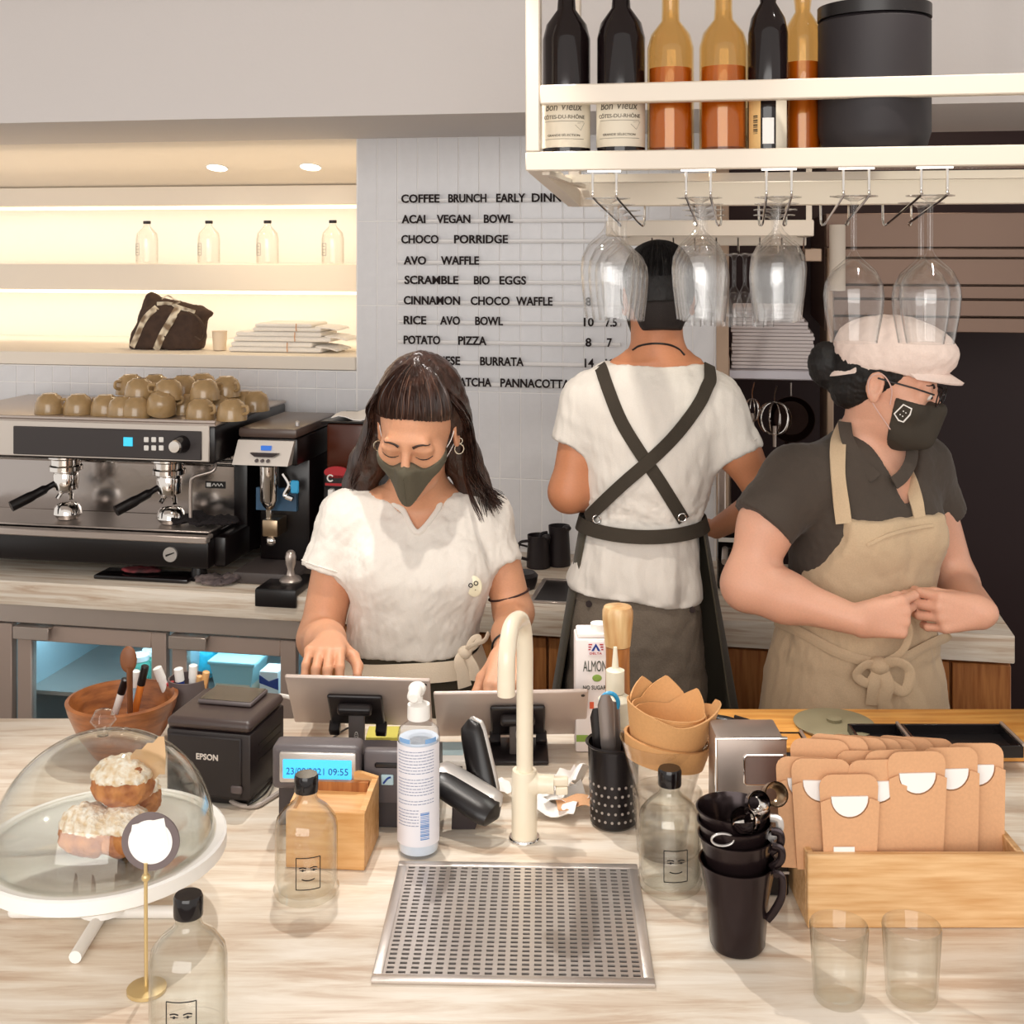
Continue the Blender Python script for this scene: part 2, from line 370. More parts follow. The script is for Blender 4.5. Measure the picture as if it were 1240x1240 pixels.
        me.polygons.foreach_set('loop_start', (np.arange(len(Q))*4).astype(np.int32)); me.polygons.foreach_set('loop_total', np.full(len(Q), 4, np.int32))
        me.update(calc_edges=True); me.polygons.foreach_set('use_smooth', [True]*len(Q)); me.validate(); return me
def fbm(p, seed=0):
    r = np.random.default_rng(seed); v = 0
    for o in range(5):
        k = r.normal(size=(3, 3)); ph = r.uniform(0, 6.28, 3); f = 1.7**o
        v = v+np.sin(f*(p@k.T)+ph+1.3*np.sin(f*.7*(p@k)+ph[::-1])).sum(-1)/3/(1.35**o)
    return v/2
def Rz(a): c, s = math.cos(a), math.sin(a); return np.array([[c, -s, 0], [s, c, 0], [0, 0, 1.]])
def Rx(a): c, s = math.cos(a), math.sin(a); return np.array([[1., 0, 0], [0, c, -s], [0, s, c]])
def Ry(a): c, s = math.cos(a), math.sin(a); return np.array([[c, 0, s], [0, 1., 0], [-s, 0, c]])
def catmull(pts, n=8):
    P_ = np.array(pts, float); P_ = np.vstack([2*P_[0]-P_[1], P_, 2*P_[-1]-P_[-2]]); out = []
    for i in range(1, len(P_)-2):
        for t in np.linspace(0, 1, n, endpoint=False):
            a, b, c, d = P_[i-1:i+3]; out.append(.5*((2*b)+(-a+c)*t+(2*a-5*b+4*c-d)*t*t+(-a+3*b-3*c+d)*t**3))
    out.append(P_[-2]); return np.array(out)
# ================================================================== ROOM
ZT = 2.05
s_l, s_n, s_r = WL(-140, 300)[0], WL(431, 300)[0], WL(873, 300)[0]
z_sill, z_sillb = WL(300, 430)[2], WL(300, 446)[2]
TFR = WLZ(400, 141, ZT)[1]; TC = WLZ(520, 731, .9)[1]        # soffit front, back-counter front
TN, TB = .36, .62                                             # niche shelf fronts, niche back
mb = MB().box(-4, 4.5, -3, 6, -.1, 0); struct('floor', mb, mat('grey_floor_screed', '#8d837b', .6, 0, .05, 20, .1))
mb = MB().box(-3.2, 4.2, .9, 5.2, 2.62, 2.75); struct('ceiling', mb, PLASTER)
# tiled wall: grout-coloured backing with an opening, then single tiles
mb = MB()
mb.box(s_n, s_r, .004, .09, 0, ZT+.3); mb.box(s_l, s_n, .004, .09, 0, z_sillb-.002)
wallb = struct('wall_back', mb, GROUT, FW)
tw, th_, jt = .0590, .2385, .0030
tile_me = {}
def tile(s0, s1, z0, z1, T0=WLZ):
    key = (round(s1-s0, 3), round(z1-z0, 3))
    if key not in tile_me:
        tile_me[key] = MB().box(0, s1-s0, .0022, .006, 0, z1-z0, .0008, 1).mesh('tile', smooth=False)
        tile_me[key].materials.append(TILE)
    o = bpy.data.objects.new('tile', tile_me[key]); COL.objects.link(o); o.parent = wallb; o.location = (s0, -random.random()*.0008, z0)
zg = WL(560, 267.5)[2]                                          # a horizontal joint
rows = [(zg, ZT)]+[(zg-(k+1)*th_, zg-k*th_) for k in range(5)]
s = s_n+.003; cols = []
while s < s_r-.01: cols.append((s, min(s+tw, s_r))); s += tw
for a, b in cols:
    for z0, z1 in rows:
        if z1 < .93: continue
        z0 = max(z0, .905)
        tile(a+jt/2, b-jt/2, z0+jt/2, z1-jt/2)
s = s_n
while s > s_l+.05:
    for z0, z1 in rows:
        z1 = min(z1, z_sillb-.004); z0 = max(z0, .905)
        if z1-z0 < .01: continue
        tile(s-tw+jt/2, s-jt/2, z0+jt/2, z1-jt/2)
    s -= tw
# soffit over the bar and sloping niche ceiling
mb = MB().box(s_l-.3, s_r+1.6, TFR, .1, ZT, 2.62); struct('trim_1', mb, PLASTER, FW)
zf = WL(300, 225, TN)[2]
mb = MB(); mb.prism([(0, 0)]*3, 0, 0) if False else None
vs = [(s_l-.3, .0, ZT-.001), (s_n, .0, ZT-.001), (s_n, TN+.03, zf-.003), (s_l-.3, TN+.03, zf-.003), (s_l-.3, .0, ZT+.06), (s_n, .0, ZT+.06), (s_n, TN+.03, zf+.1), (s_l-.3, TN+.03, zf+.1)]
mb.add(vs, [[0, 3, 2, 1], [4, 5, 6, 7], [0, 1, 5, 4], [1, 2, 6, 5], [2, 3, 7, 6], [3, 0, 4, 7]]); struct('trim_2', mb, NICHEW, FW)
mb = MB(); mb.box(s_l-.3, s_n+.1, TB, TB+.08, 0.9, ZT+.1); struct('wall_niche', mb, NICHEW, FW); struct('wall_right', MB().box(s_n, s_n+.06, .09, TB, z_sillb, ZT+.1), NICHEW, FW)
mb = MB().box(s_l-.3, s_n, -.006, TB, z_sillb, z_sill, .002, 1); struct('window_sill' if False else 'trim_3', mb, NICHEW, FW)
z1, z0 = WL(300, 320, TN)[2], WL(300, 352, TN)[2]; ZSH = z1
mb = MB().box(s_l-.3, s_n, TN, TB, z0, z1, .002, 1); solo('niche_shelf', mb, NICHEW, 'cream niche shelf board carrying the row of small clear bottles', 'shelf', (0, 0, 0), FW)
z3, z2 = WL(300, 225, TN)[2], WL(300, 248, TN)[2]
mb = MB().box(s_l-.3, s_n, TN, TB, z2, z3, .002, 1); solo('niche_pelmet', mb, NICHEW, 'cream boxed pelmet across the top of the lit niche', 'pelmet', (0, 0, 0), FW)
LED = mat('led_strip_glow', '#fff0d2', emit=1.6)
for zz, nm in ((z2, 'upper'), (z0, 'lower')):
    mb = MB().box(s_l-.28, s_n-.004, TN+.03, TN+.045, zz-.012, zz-.002, .002, 1)
    solo('light_strip', mb, LED, 'warm glowing light strip tucked under the '+('top pelmet' if nm == 'upper' else 'bottle shelf')+' of the niche', 'light', (0, 0, 0), FW, 'niche light strips')
    l = bpy.data.lights.new('strip_light', 'AREA'); l.shape = 'RECTANGLE'; l.size = 2.2; l.size_y = .03; l.energy = 1.3; l.color = (1, .93, .86)
    o = bpy.data.objects.new('strip_light', l); COL.objects.link(o)
    p = WO+rotz(np.array([(s_l+s_n)/2, TN+.08, zz-.015]), -TH); o.location = p; o.rotation_euler = (math.radians(38), 0, -TH)
GLOW = mat('downlight_glow', '#fff4e0', emit=9.0)
for i, (x, y) in enumerate(((263, 202), (376, 201))):
    k = (ZT-zf)/(TN+.03); t = .2
    for _ in range(30):
        q = WL(x, y, t); t += ((ZT-q[2])/k-t)*.5
    q = WL(x, y, t); M = Mx(q-np.array([0, 0, .002]), rx=-math.degrees(math.atan(k)))
    r = .031
    d = T('downlight', ('left' if i == 0 else 'right')+' of the two round recessed downlights in the peach niche ceiling', 'light', q, FW, 'niche downlights')
    d.part('bezel', MB().lathe([(r+.004, 0), (r+.004, -.002), (r, -.003), (r-.001, 0)], seg=28, M=M), WHITE)
    d.part('lamp_face', MB().lathe([(0, -.001), (r-.001, -.001), (r-.001, 0)], seg=28, M=M), GLOW)
    l = bpy.data.lights.new('downlight_lamp', 'SPOT'); l.energy = 2; l.color = (1, .8, .5); l.spot_size = 2.2; l.spot_blend = .8; l.shadow_soft_size = .03
    o = bpy.data.objects.new('downlight_lamp', l); COL.objects.link(o); o.location = WO+rotz(q-np.array([0, 0, .02]), -TH)
l = bpy.data.lights.new('niche_wash', 'AREA'); l.size = 1.6; l.size_y = .2; l.shape = 'RECTANGLE'; l.energy = .3; l.color = (1, .80, .56)
o = bpy.data.objects.new('niche_wash', l); COL.objects.link(o); o.location = WO+rotz(np.array([(s_l+s_n)/2+.2, .12, z3+.03]), -TH); o.rotation_euler = (math.radians(150), 0, -TH)
# --- niche contents
def lettered_bottle_small(x):
    q = WL(x, 320, TN+.06); q[2] = ZSH+.0005
    r = .036
    t = T('small_bottle', '', 'bottle', q, FW, 'small clear bottles on the niche shelf')
    prof = [(0, .001), (r-.002, .001), (r, .004), (r, .082), (r*.9, .1), (.016, .118), (.011, .124), (.011, .134)]
    t.part('glass_body', MB().lathe(prof+[(.009, .134), (.009, .124), (.014, .117), (r*.9-.002, .099), (r-.002, .08), (r-.002, .006), (0, .004)], q, 28), GLASS)
    t.part('cap', MB().lathe([(0, .131), (.012, .131), (.0125, .133), (.0125, .14), (.011, .141), (0, .141)], q, 20), BLACK, label='black cap')
    lb = MB(); a0 = -2.15
    def pt(a, z, rr=r+.0004): return q+np.array([rr*math.cos(a), rr*math.sin(a), z])
    for z in (.028, .066, .047): lb.tube([pt(a, z) for a in np.linspace(a0-.28, a0+.28, 8)], .0007, 4)
    for a in (a0-.28, a0+.28): lb.tube([pt(a, .028), pt(a, .066)], .0007, 4)
    for z in (.037, .057): lb.tube([pt(a, z) for a in (a0-.12, a0-.02)], .001, 4); lb.tube([pt(a, z) for a in (a0+.05, a0+.14)], .001, 4)
    t.part('printed_mark', lb, GREY); return t
for x, lab in ((178, 'leftmost small clear bottle on the niche shelf, above the bag'), (253, 'second small clear bottle from the left on the niche shelf'), (324, 'third small clear bottle from the left on the niche shelf'), (403, 'rightmost small clear bottle on the niche shelf, nearest the tiled wall')):
    lettered_bottle_small(x).e['label'] = lab
# bag
bq = WLZ(206, 428, z_sill+.001); bq[2] = z_sill+.001
def bpt(x, y, t): return WL(x, y, t)
BAGM = mat('brown_bag_cloth', '#4a362b', .85, 0, .3, 40, .3); BAGS = mat('patterned_bag_strap', '#e8dcc4', .8, 0, 0, 55, c2='#8a745c', detail=0)
tb = .16
t = T('holdall_bag', 'dark brown fabric holdall with cream patterned straps at the left of the lit niche', 'bag', WL(206, 429, tb), FW)
o0 = np.array([WL(206, 395, tb)[0], tb, 0])
bz = lambda y: WL(206, y, tb)[2]
bs = lambda x: WL(x, 390, tb)[0]
v = Vol((bs(150), tb-.12, bz(440)), (bs(268), tb+.14, bz(345)), .004)
v.cone((bs(176), tb, bz(410)), (bs(232), tb, bz(408)), .045, .045, .03); v.cone((bs(190), tb, bz(385)), (bs(238), tb, bz(385)), .05, .035, .04)
v.cone((bs(172), tb-.01, bz(420)), (bs(236), tb-.01, bz(420)), .025, .022, .03); v.cone((bs(185), tb, bz(365)), (bs(256), tb, bz(379)), .012, .006, .03); v.cone((bs(182), tb, bz(360)), (bs(186), tb, bz(395)), .012, .03, .03)
v.gen(lambda p: p[..., 2]-(z_sill+.002), v.lo, v.lo+v.h*v.n, .004, '-') if False else None
a_ = v.a; zz = v.lo[2]+v.h*np.arange(v.n[2]); v.a = np.maximum(a_, ((z_sill+.002)-zz)[None, None, :].astype(np.float32))
bb = t.part('bag_body', v.mesh('bag_body', t.base, lambda p: .005*fbm(p*38, 3)), BAGM)
def hitw(v, x, y, off=0.):
    ts = np.linspace(-.1, .4, 240); pts = np.array([WL(x, y, tt) for tt in ts]); k = np.where(v.sample(pts)-off < 0)[0]
    return pts[k[0]] if len(k) else pts[int(np.argmin(v.sample(pts)))]
def strip_on(v, pts, wd, th=.003, n=8, off=.003, hf=hitw, nrm=(0, -1, 0)):
    path = np.array([hf(v, x, y, off) for x, y in catmull([(a, b, 0) for a, b in pts], n)[:, :2]]); ker = np.array([.25, .5, .25])
    for _ in range(3): path[1:-1] = path[:-2]*.25+path[1:-1]*.5+path[2:]*.25
    Tn = np.gradient(path, axis=0); sd = np.cross(Tn, np.array(nrm, float)); sd /= np.linalg.norm(sd, axis=1)[:, None]
    G = np.stack([path-sd*wd/2, path, path+sd*wd/2]); return MB().sheet(G, th)
t.part('strap', strip_on(v, [(216, 372), (207, 388), (197, 405), (189, 424)], .022), BAGS, label='cream patterned strap')
t.part('strap', strip_on(v, [(190, 372), (176, 385), (168, 402), (160, 420)], .018), BAGS, label='cream patterned strap')
t.part('strap', strip_on(v, [(190, 368), (205, 368), (222, 374), (236, 378)], .012), BAGS, label='cream patterned strap')
t.part('handle', MB().tube(catmull([bpt(228, 378, tb-.05), bpt(240, 385, tb-.07), bpt(248, 400, tb-.075), bpt(244, 412, tb-.07), bpt(236, 408, tb-.06)], 8), .005, 8, flat=.5), BAGM)
t.part('cord', MB().tube(catmull([bpt(196, 362, tb-.05), bpt(203, 358, tb-.05), bpt(212, 363, tb-.05), bpt(218, 366, tb-.05), bpt(208, 368, tb-.05)], 8), .0018, 6), BAGS)
q = WL(266, 428, .13); q[2] = z_sill+.001
t = T('paper_cup', 'small cream cup standing between the bag and the towels in the niche', 'cup', q, FW)
t.part('cup_body', MB().lathe([(0, .001), (.019, .001), (.023, .058), (.0215, .058), (.018, .004), (0, .004)], q, 24), mat('cream_ceramic', '#f1dcc0', .4))
TOW = mat('white_towel', '#f9f3ea', .95, 0, .25, 260, .03, sheen=.3)
zs = z_sill+.001
for i, (xa, xb, h, dt) in enumerate(((289, 404, .03, 0), (294, 414, .029, .006), (316, 402, .024, .01))):
    qa, qb = WL(xa, 400, .17)[0], WL(xb, 400, .17)[0]; mid = (qa+qb)/2
    lab = ('bottom', 'middle', 'top')[i]+' folded white towel of the stack in the lit niche'
    t = T('folded_towel', lab, 'towel', (mid, .17, zs), FW, 'folded towels in the niche')
    m = MB()
    for j in range(2):
        m.box(qa+.006*j, qb-.03*(j % 2)-.01, .09+dt+.004*j, .25, zs+j*h/2+.0001, zs+(j+1)*h/2, .0068, 4)
    t.part('cloth', m, TOW)
    fr = MB()
    for k in range(16):
        y0 = .1+dt+.008*k
        fr.tube(catmull([(qb-.03, y0, zs+h*.6), (qb+.012, y0-.004, zs+h*.45), (qb+.03+.008*random.random(), y0+.004*random.random(), zs+.006)], 4), .0028, 5)
    t.part('fringe', fr, TOW)
    t.part('tie', MB().tube([(qa+.62*(qb-qa), .088+dt, zs+.002), (qa+.62*(qb-qa), .0855+dt, zs+h/2), (qa+.62*(qb-qa), .088+dt, zs+h)], .0015, 5), KRAFT)
    zs += h+.001
# ================================================================== MENU RAILS
LETM = mat('dark_brown_letter', '#180607', .8); RAIL = mat('white_rail', '#f3f1f1', .35)
menu = [(239, [('COFFEE', 486, 532), ('BRUNCH', 543, 589), ('EARLY', 601, 636), ('DINNER', 644, 697)]),
 (264, [('ACAI', 486.5, 515), ('VEGAN', 529, 569.5), ('BOWL', 586, 621)]),
 (288.5, [('CHOCO', 486, 531), ('PORRIDGE', 550, 615)]),
 (314.3, [('AVO', 489, 516), ('WAFFLE', 534, 580)]),
 (338, [('SCRAMBLE', 490, 555), ('BIO', 574, 593), ('EGGS', 605, 637)]),
 (362.8, [('CINNAMON', 489, 557), ('CHOCO', 570, 617), ('WAFFLE', 625, 669), ('8', 709, 716)]),
 (387, [('RICE', 489, 516), ('AVO', 533, 557), ('BOWL', 575.5, 609), ('10', 707, 719), ('7.5', 733, 747)]),
 (411, [('POTATO', 489, 533), ('PIZZA', 555, 589), ('8', 709, 716), ('7', 735, 741)]),
 (435.5, [('BOLOGNESE', 488, 557), ('BURRATA', 581.5, 634), ('14', 708, 719), ('12', 733, 745)]),
 (461, [('MATCHA', 548, 595), ('PANNACOTTA', 606, 690)])]
for y, words in menu:
    slope = (y-296)/7300.
    p0 = WL(482, y+4-(560-482)*slope, -.012); p1 = WL(751, y+4+(751-560)*slope, -.012)
    zr = (p0[2]+p1[2])/2
    lab = 'white menu rail on the tiled wall spelling '+' '.join(w_ for w_, a, b in words if w_.isalpha())
    t = T('menu_rail', lab, 'sign', (p0[0], -.005, zr), FW, 'menu rails on the tiled wall')
    m = MB(); m.box(p0[0], p1[0], -.0145, -.0055, zr-.0045, zr+.002, .0012, 1); m.box(p0[0], p1[0], -.0145, -.0125, zr-.0045, zr+.006, .0008, 1)
    t.part('rail', m, RAIL)
    for w_, a, b in words:
        qa, qb = WL(a, y, -.017), WL(b, y, -.017)
        t.part('lettering', letters(MB(), w_, qa[0], qb[0], zr-.0055, zr+.0185, -.0195, -.0148, .020), LETM, smooth=False)
# ================================================================== BACK COUNTER, FRIDGES, CABINETS
zcb = WL(200, 743.5, TC)[2]
sR = 1.35
mb = MB().box(s_l-.6, sR, TC, -.0065, zcb, CZ, .003, 2); solo('back_counter', mb, TRAV, 'long pale travertine worktop running along the tiled wall behind the staff', 'counter', (0, 0, 0), FW)
sx = lambda x, t=TC: WL(x, 700, t)[0]
zy = lambda y, x=280, t=TC: WL(x, y, t)[2]
s_f = sx(361)
mb = MB().box(s_l-.6, s_f+.0, TC+.012, TC+.05, zy(772), zcb-.001, .002, 1); solo('steel_strip', mb, STEEL, 'brushed steel strip between the travertine worktop and the fridge doors', 'trim', (0, 0, 0), FW)
# fridge carcass
zt = zy(775); zb = .12
t = T('under_counter_fridge', 'steel under-counter fridge with glass doors and blue lit inside below the coffee machine', 'fridge', ((s_l+s_f)/2, -.3, .0), FW)
m = MB(); L0 = s_l-.6
m.box(L0, s_f, -.04, -.02, zb, zt); m.box(L0, s_f, TC+.06, -.04, zb-.02, zb); m.box(L0, s_f, TC+.06, -.04, zt-.004, zt+.004); m.box(s_f-.01, s_f, TC+.06, -.04, zb, zt); m.box(L0, s_f, TC+.12, -.1, 0, zb-.02)
xd = [sx(-170), sx(12), sx(200), sx(358)]
for xx in xd[:3]: m.box(xx-.006, xx+.006, TC+.04, -.04, zb, zt)
t.part('carcass', m, mat('fridge_inside', '#9fb4bb', .4))
t.part('interior_lamp', MB().box(L0+.1, s_f-.05, TC+.1, TC+.115, zt-.016, zt-.006), mat('cold_lamp_glow', '#9fe3ff', emit=3.0))
for k in range(3):
    a, b = xd[k]+.008, xd[k+1]-.008; fw = sx(221)-sx(203); fb = .06; ft = zy(770)-zy(790)
    y0, y1 = TC+.02, TC+.045
    g = T  # door parts
    m = MB(); m.box(a, a+fw, y0, y1, zb, zt, .002, 1); m.box(b-fw, b, y0, y1, zb, zt, .002, 1); m.box(a+fw, b-fw, y0, y1, zt-ft, zt, .002, 1); m.box(a+fw, b-fw, y0, y1, zb, zb+fb, .002, 1)
    dr = t.part('door', m, mat('door_steel', '#b5a297', .38, .35))
    t.part('pane', MB().box(a+fw-.005, b-fw+.005, y0+.008, y0+.014, zb+fb-.005, zt-ft+.005), PANE, parent=dr)
    hw = sx(249)-sx(203)
    m = MB(); m.box(a+.002, a+hw, y0-.022, y0-.0, zt-.004, zt+.001, .001, 1); m.box(a+.002, a+hw, y0-.024, y0-.019, zt-.03, zt+.001, .001, 1)
    t.part('handle', m, STEEL, parent=dr)
l = bpy.data.lights.new('fridge_lamp', 'AREA'); l.shape = 'RECTANGLE'; l.size = 1.3; l.size_y = .05; l.energy = 2.4; l.color = (.62, .88, 1)
o = bpy.data.objects.new('fridge_lamp', l); COL.objects.link(o); o.location = WO+rotz(np.array([sx(160), TC+.12, zt-.02]), -TH); o.rotation_euler = (math.radians(20), 0, -TH)
# shelf and food in the fridge
zsf = zy(846, 280, TC+.1)
solo('fridge_shelf', MB().box(L0+.02, s_f-.02, TC+.07, -.06, zsf-.012, zsf-.002), STEEL, 'steel wire-grey shelf inside the lit fridge', 'shelf', (0, 0, 0), FW)
def fq(x, t): return np.array([WL(x, 830, t)[0], t, zsf])
q = fq(290, TC+.16); t = T('food_container', 'translucent plastic tub with lid holding pale food on the fridge shelf', 'container', q, FW)
TUB = mat('frosted_plastic', '#a8d3d8', .35); m = MB(); v_ = []
for (sxx, syy, z) in ((.045, .04, .001), (.058, .05, .078)):
    v_ += [(q[0]-sxx, q[1]-syy, q[2]+z), (q[0]+sxx, q[1]-syy, q[2]+z), (q[0]+sxx, q[1]+syy, q[2]+z), (q[0]-sxx, q[1]+syy, q[2]+z)]
m.add(v_, [[3, 2, 1, 0], [4, 5, 6, 7], [0, 1, 5, 4], [1, 2, 6, 5], [2, 3, 7, 6], [3, 0, 4, 7]]); t.part('tub', m, TUB, smooth=False)
t.part('lid', MB().box(q[0]-.064, q[0]+.064, q[1]-.056, q[1]+.056, q[2]+.079, q[2]+.09, .004, 2), TUB)
t.part('contents', MB().box(q[0]-.05, q[0]+.05, q[1]-.0445, q[1]+.03, q[2]+.004, q[2]+.035, .006, 2), mat('pale_food', '#e6d3bb', .8))
q = fq(246, TC+.22); v = Vol(q-[.06, .06, 0], q+[.06, .06, .11], .005); v.ell(q+[0, 0, .045], (.045, .045, .045)); v.ell(q+[.01, 0, .08], (.03, .03, .03), .02)
v.a = np.maximum(v.a, (q[2]+.001-(v.lo[2]+v.h*np.arange(v.n[2])))[None, None, :].astype(np.float32))
solo('blue_bag', v.mesh('blue_bag', q, lambda p: .007*fbm(p*60, 5)), mat('blue_film', '#2fb4cf', .25), 'crumpled bright blue plastic bag on the fridge shelf', 'bag', q, FW)
q = fq(331, TC+.13); t = T('milk_carton', 'white and dark blue carton at the right end of the fridge shelf', 'carton', q, FW)
t.part('carton', MB().box(q[0]-.025, q[0]+.025, q[1]-.03, q[1]+.03, q[2]+.001, q[2]+.075, .002, 1), PAPER)
t.part('printed_band', MB().prism([(q[0]-.0252, q[2]+.045), (q[0]+.0252, q[2]+.03), (q[0]+.0252, q[2]+.06), (q[0], q[2]+.05), (q[0]-.0252, q[2]+.065)], q[1]-.0315, q[1]-.03), BLUEP, smooth=False)
for i, x in enumerate((168, 185)):
    q = fq(x, TC+.15+.05*i); t = T('green_jar', ('left' if i == 0 else 'right')+' teal lidded jar behind the left fridge door', 'jar', q, FW, 'jars behind the left fridge door')
    t.part('jar', MB().lathe([(0, .001), (.028, .001), (.03, .01), (.03, .055), (.024, .065), (0, .065)], q, 20), mat('teal_plastic', '#5fae9a', .3)); t.part('lid', MB().lathe([(0, .065), (.027, .065), (.027, .078), (0, .078)], q, 20), WHITE)
# wooden cabinets
s0 = s_f+.004; wcab = .30; k = 0
while s0 < sR-.05:
    s1 = min(s0+wcab, sR); labs = ['orange wood base cabinet next to the fridge behind the first woman', 'orange wood base cabinet between the woman and the man', 'orange wood base cabinet right of the black pitchers', 'orange wood base cabinet behind the man', 'orange wood base cabinet between the man and the capped woman', 'orange wood base cabinet behind the capped woman']
    t = T('base_cabinet', labs[min(k, 5)] if k < 6 else 'orange wood base cabinet at the far right end', 'cabinet', ((s0+s1)/2, -.3, 0), FW, 'wooden base cabinets')
    t.part('body', MB().box(s0+.001, s1-.001, TC+.045, -.03, .1, zcb-.001), OAKV, smooth=False)
    t.part('door', MB().box(s0+.003, s1-.003, TC+.025, TC+.044, .1, zcb-.012, .002, 1), OAKV)
    t.part('plinth', MB().box(s0+.001, s1-.001, TC+.08, -.05, 0, .099), BLACK, smooth=False)
    s0 = s1; k += 1
# ================================================================== ESPRESSO MACHINE
MF, MBK = -.50, -.02
sm0 = WL(256, 515, MF)[0]; sml = sm0-.80
zm = lambda y, x=220, t=MF: WL(x, y, t)[2]
t = T('espresso_machine', 'large black and steel espresso machine carrying beige cups on the back counter', 'coffee machine', ((sm0+sml)/2, -.26, CZ), FW)
MBLK = mat('machine_black', '#100a0b', .3); z_top, z_pb, z_tr, z_bb = zm(512), zm(561), zm(643), zm(690)
m = MB(); m.box(sml, sm0+.01, MF, MBK, z_pb, z_top-.006, .008, 2); t.part('head_housing', m, MBLK)
m = MB(); m.box(sml, sm0+.012, MF-.006, MBK, z_top-.008, z_top, .004, 2); m.box(sml, sm0+.012, MF-.004, MF+.004, z_top, z_top+.008, .002, 1); t.part('top_tray', m, STEEL)
m = MB(); m.box(sml+.01, sm0-.003, MF-.007, MF-.001, z_pb+.006, z_top-.004, .002, 1); t.part('bezel', m, mat('pale_silver', '#d8cfc6', .3, .5))
pn = t.part('control_panel', MB().box(WL(150, 530, MF)[0]-.3, WL(246, 530, MF)[0], MF-.011, MF-.007, zm(556), zm(521), .002, 1), mat('dark_grey_panel', '#3a3434', .4))
m = MB()
for r_, yy in enumerate((531.5, 541.5)):
    for c_ in range(3):
        a = WL(180+9*c_, yy, MF); m.box(a[0]-.0065, a[0]+.0065, MF-.014, MF-.011, a[2]-.0065, a[2]+.0065, .0015, 1)
t.part('button', m, WHITE, parent=pn)
a = WL(158, 534, MF); t.part('display', MB().box(a[0]-.012, a[0]+.012, MF-.0135, MF-.011, a[2]-.011, a[2]+.011), mat('cyan_screen', '#39b7d8', emit=.8), parent=pn)
a = WL(223, 537, MF); t.part('steam_knob', MB().tube([(a[0], MF-.011, a[2]), (a[0], MF-.03, a[2]), (a[0]+.002, MF-.05, a[2])], [.022, .02, .016], 20), BLACKG)
t.part('knob_cap', MB().tube([(a[0], MF-.05, a[2]), (a[0], MF-.056, a[2])], [.016, .014], 20), CHROME)
# back splash, side column, base
tb_ = -.30; sB = WL(286, 600, tb_)[0]
t.part('splash_panel', MB().box(sml, sB, tb_, tb_+.01, z_tr-.03, z_pb), mat('mirror_steel', '#b3aca8', .18, 1.0, .06, 12), smooth=False)
t.part('side_column', MB().box(sB, sB+.04, tb_-.02, MBK, z_bb, z_pb+.03, .006, 2), MBLK)
t.part('body_back', MB().box(sml, sB, tb_+.012, MBK, z_bb, z_pb-.001), MBLK, smooth=False)
m = MB(); m.box(sml, sm0-.012, MF+.01, tb_-.001, z_bb, z_tr-.012, .008, 2); m.box(sm0-.014, sm0+.02, MF+.04, tb_, z_bb, z_tr-.02, .008, 2); t.part('base', m, MBLK)
m = MB(); m.box(sml, sm0-.012, MF-.004, MF+.04, z_tr-.03, z_tr-.012, .003, 1); m.box(sml, sm0-.02, MF+.03, tb_-.002, z_tr-.012, z_tr-.006, .002, 1); t.part('drip_tray', m, STEEL)
a = WL(207, 671, MF+.01); dsc = t.part('round_badge', MB().tube([(a[0], MF+.0095, a[2]), (a[0], MF+.004, a[2])], [.0185, .0185], 28), SILVER)
t.part('badge_mark', MB().prism([(a[0]-.011, a[2]-.006), (a[0]+.012, a[2]+.004), (a[0]+.011, a[2]+.0065), (a[0]-.012, a[2]-.001)], MF+.0035, MF+.0042), BLACK, parent=dsc, smooth=False)
for sx_ in (sml+.06, sm0-.06):
    for tt in (MF+.06, MBK-.08): t.part('foot', MB().lathe([(.022, 0), (.022, .01), (.016, z_bb-CZ+.002)], (sx_, tt, CZ), 16), BLACK)
for gx in (205, 80):
    g = WL(gx, 570, -.40); sg = g[0]; zg1 = z_pb-.001; tg = -.40
    gr = t.part('group_head', MB().lathe([(.045, 0), (.045, -.012), (.038, -.016), (.038, -.03), (.042, -.034), (.042, -.045), (.03, -.05), (.03, -.056)], (sg, tg, zg1), 28), CHROME)
    t.part('basket', MB().lathe([(.031, -.052), (.033, -.058), (.03, -.095), (.012, -.1)], (sg, tg, zg1), 24), CHROME, parent=gr)
    hd = [(sg-.02, tg-.02, zg1-.078), (sg-.05, tg-.05, zg1-.098), (sg-.095, tg-.10, zg1-.125)]
    t.part('portafilter_handle', MB().tube(catmull(hd, 6), [.008]*4+[.012]*4+[.014]*5, 12), BLACK, parent=gr)
    t.part('spout', MB().tube(catmull([(sg-.02, tg-.01, zg1-.12), (sg-.013, tg, zg1-.105), (sg, tg, zg1-.1), (sg+.013, tg, zg1-.105), (sg+.02, tg-.01, zg1-.12)], 5), .006, 8), CHROME, parent=gr)
    q = np.array([sg+.005, tg, z_tr-.005]); t2 = T('steel_cup', 'round shiny steel cup under the '+('visible' if gx == 205 else 'far left')+' group of the coffee machine', 'cup', q, FW)
    t2.part('bowl', MB().lathe([(0, .001), (.026, .001), (.037, .014), (.034, .03), (.028, .038), (.0265, .036), (.032, .028), (.034, .014), (0, .004)], q, 28), CHROME)
m = MB()
for k in range(3): m.tube([(sml, -.36+.012*k, z_pb-.008-.012*k), (sm0-.01, -.36+.012*k, z_pb-.008-.012*k)], .004, 8)
t.part('pipe', m, CHROME)
a = WL(235, 600, -.42)
t.part('steam_wand', MB().tube(catmull([(a[0]+.06, -.42, z_pb-.01), (a[0]+.055, -.43, z_pb-.03), (a[0]+.01, -.44, z_pb-.045), (a[0], -.44, z_pb-.07), (a[0], -.44, z_tr+.01)], 8), .0045, 10), STEEL)
a = WL(261, 587, tb_); pl = t.part('name_plate', MB().box(a[0]-.028, a[0]+.028, tb_-.002, tb_, a[2]-.009, a[2]+.009), BLACK, smooth=False)
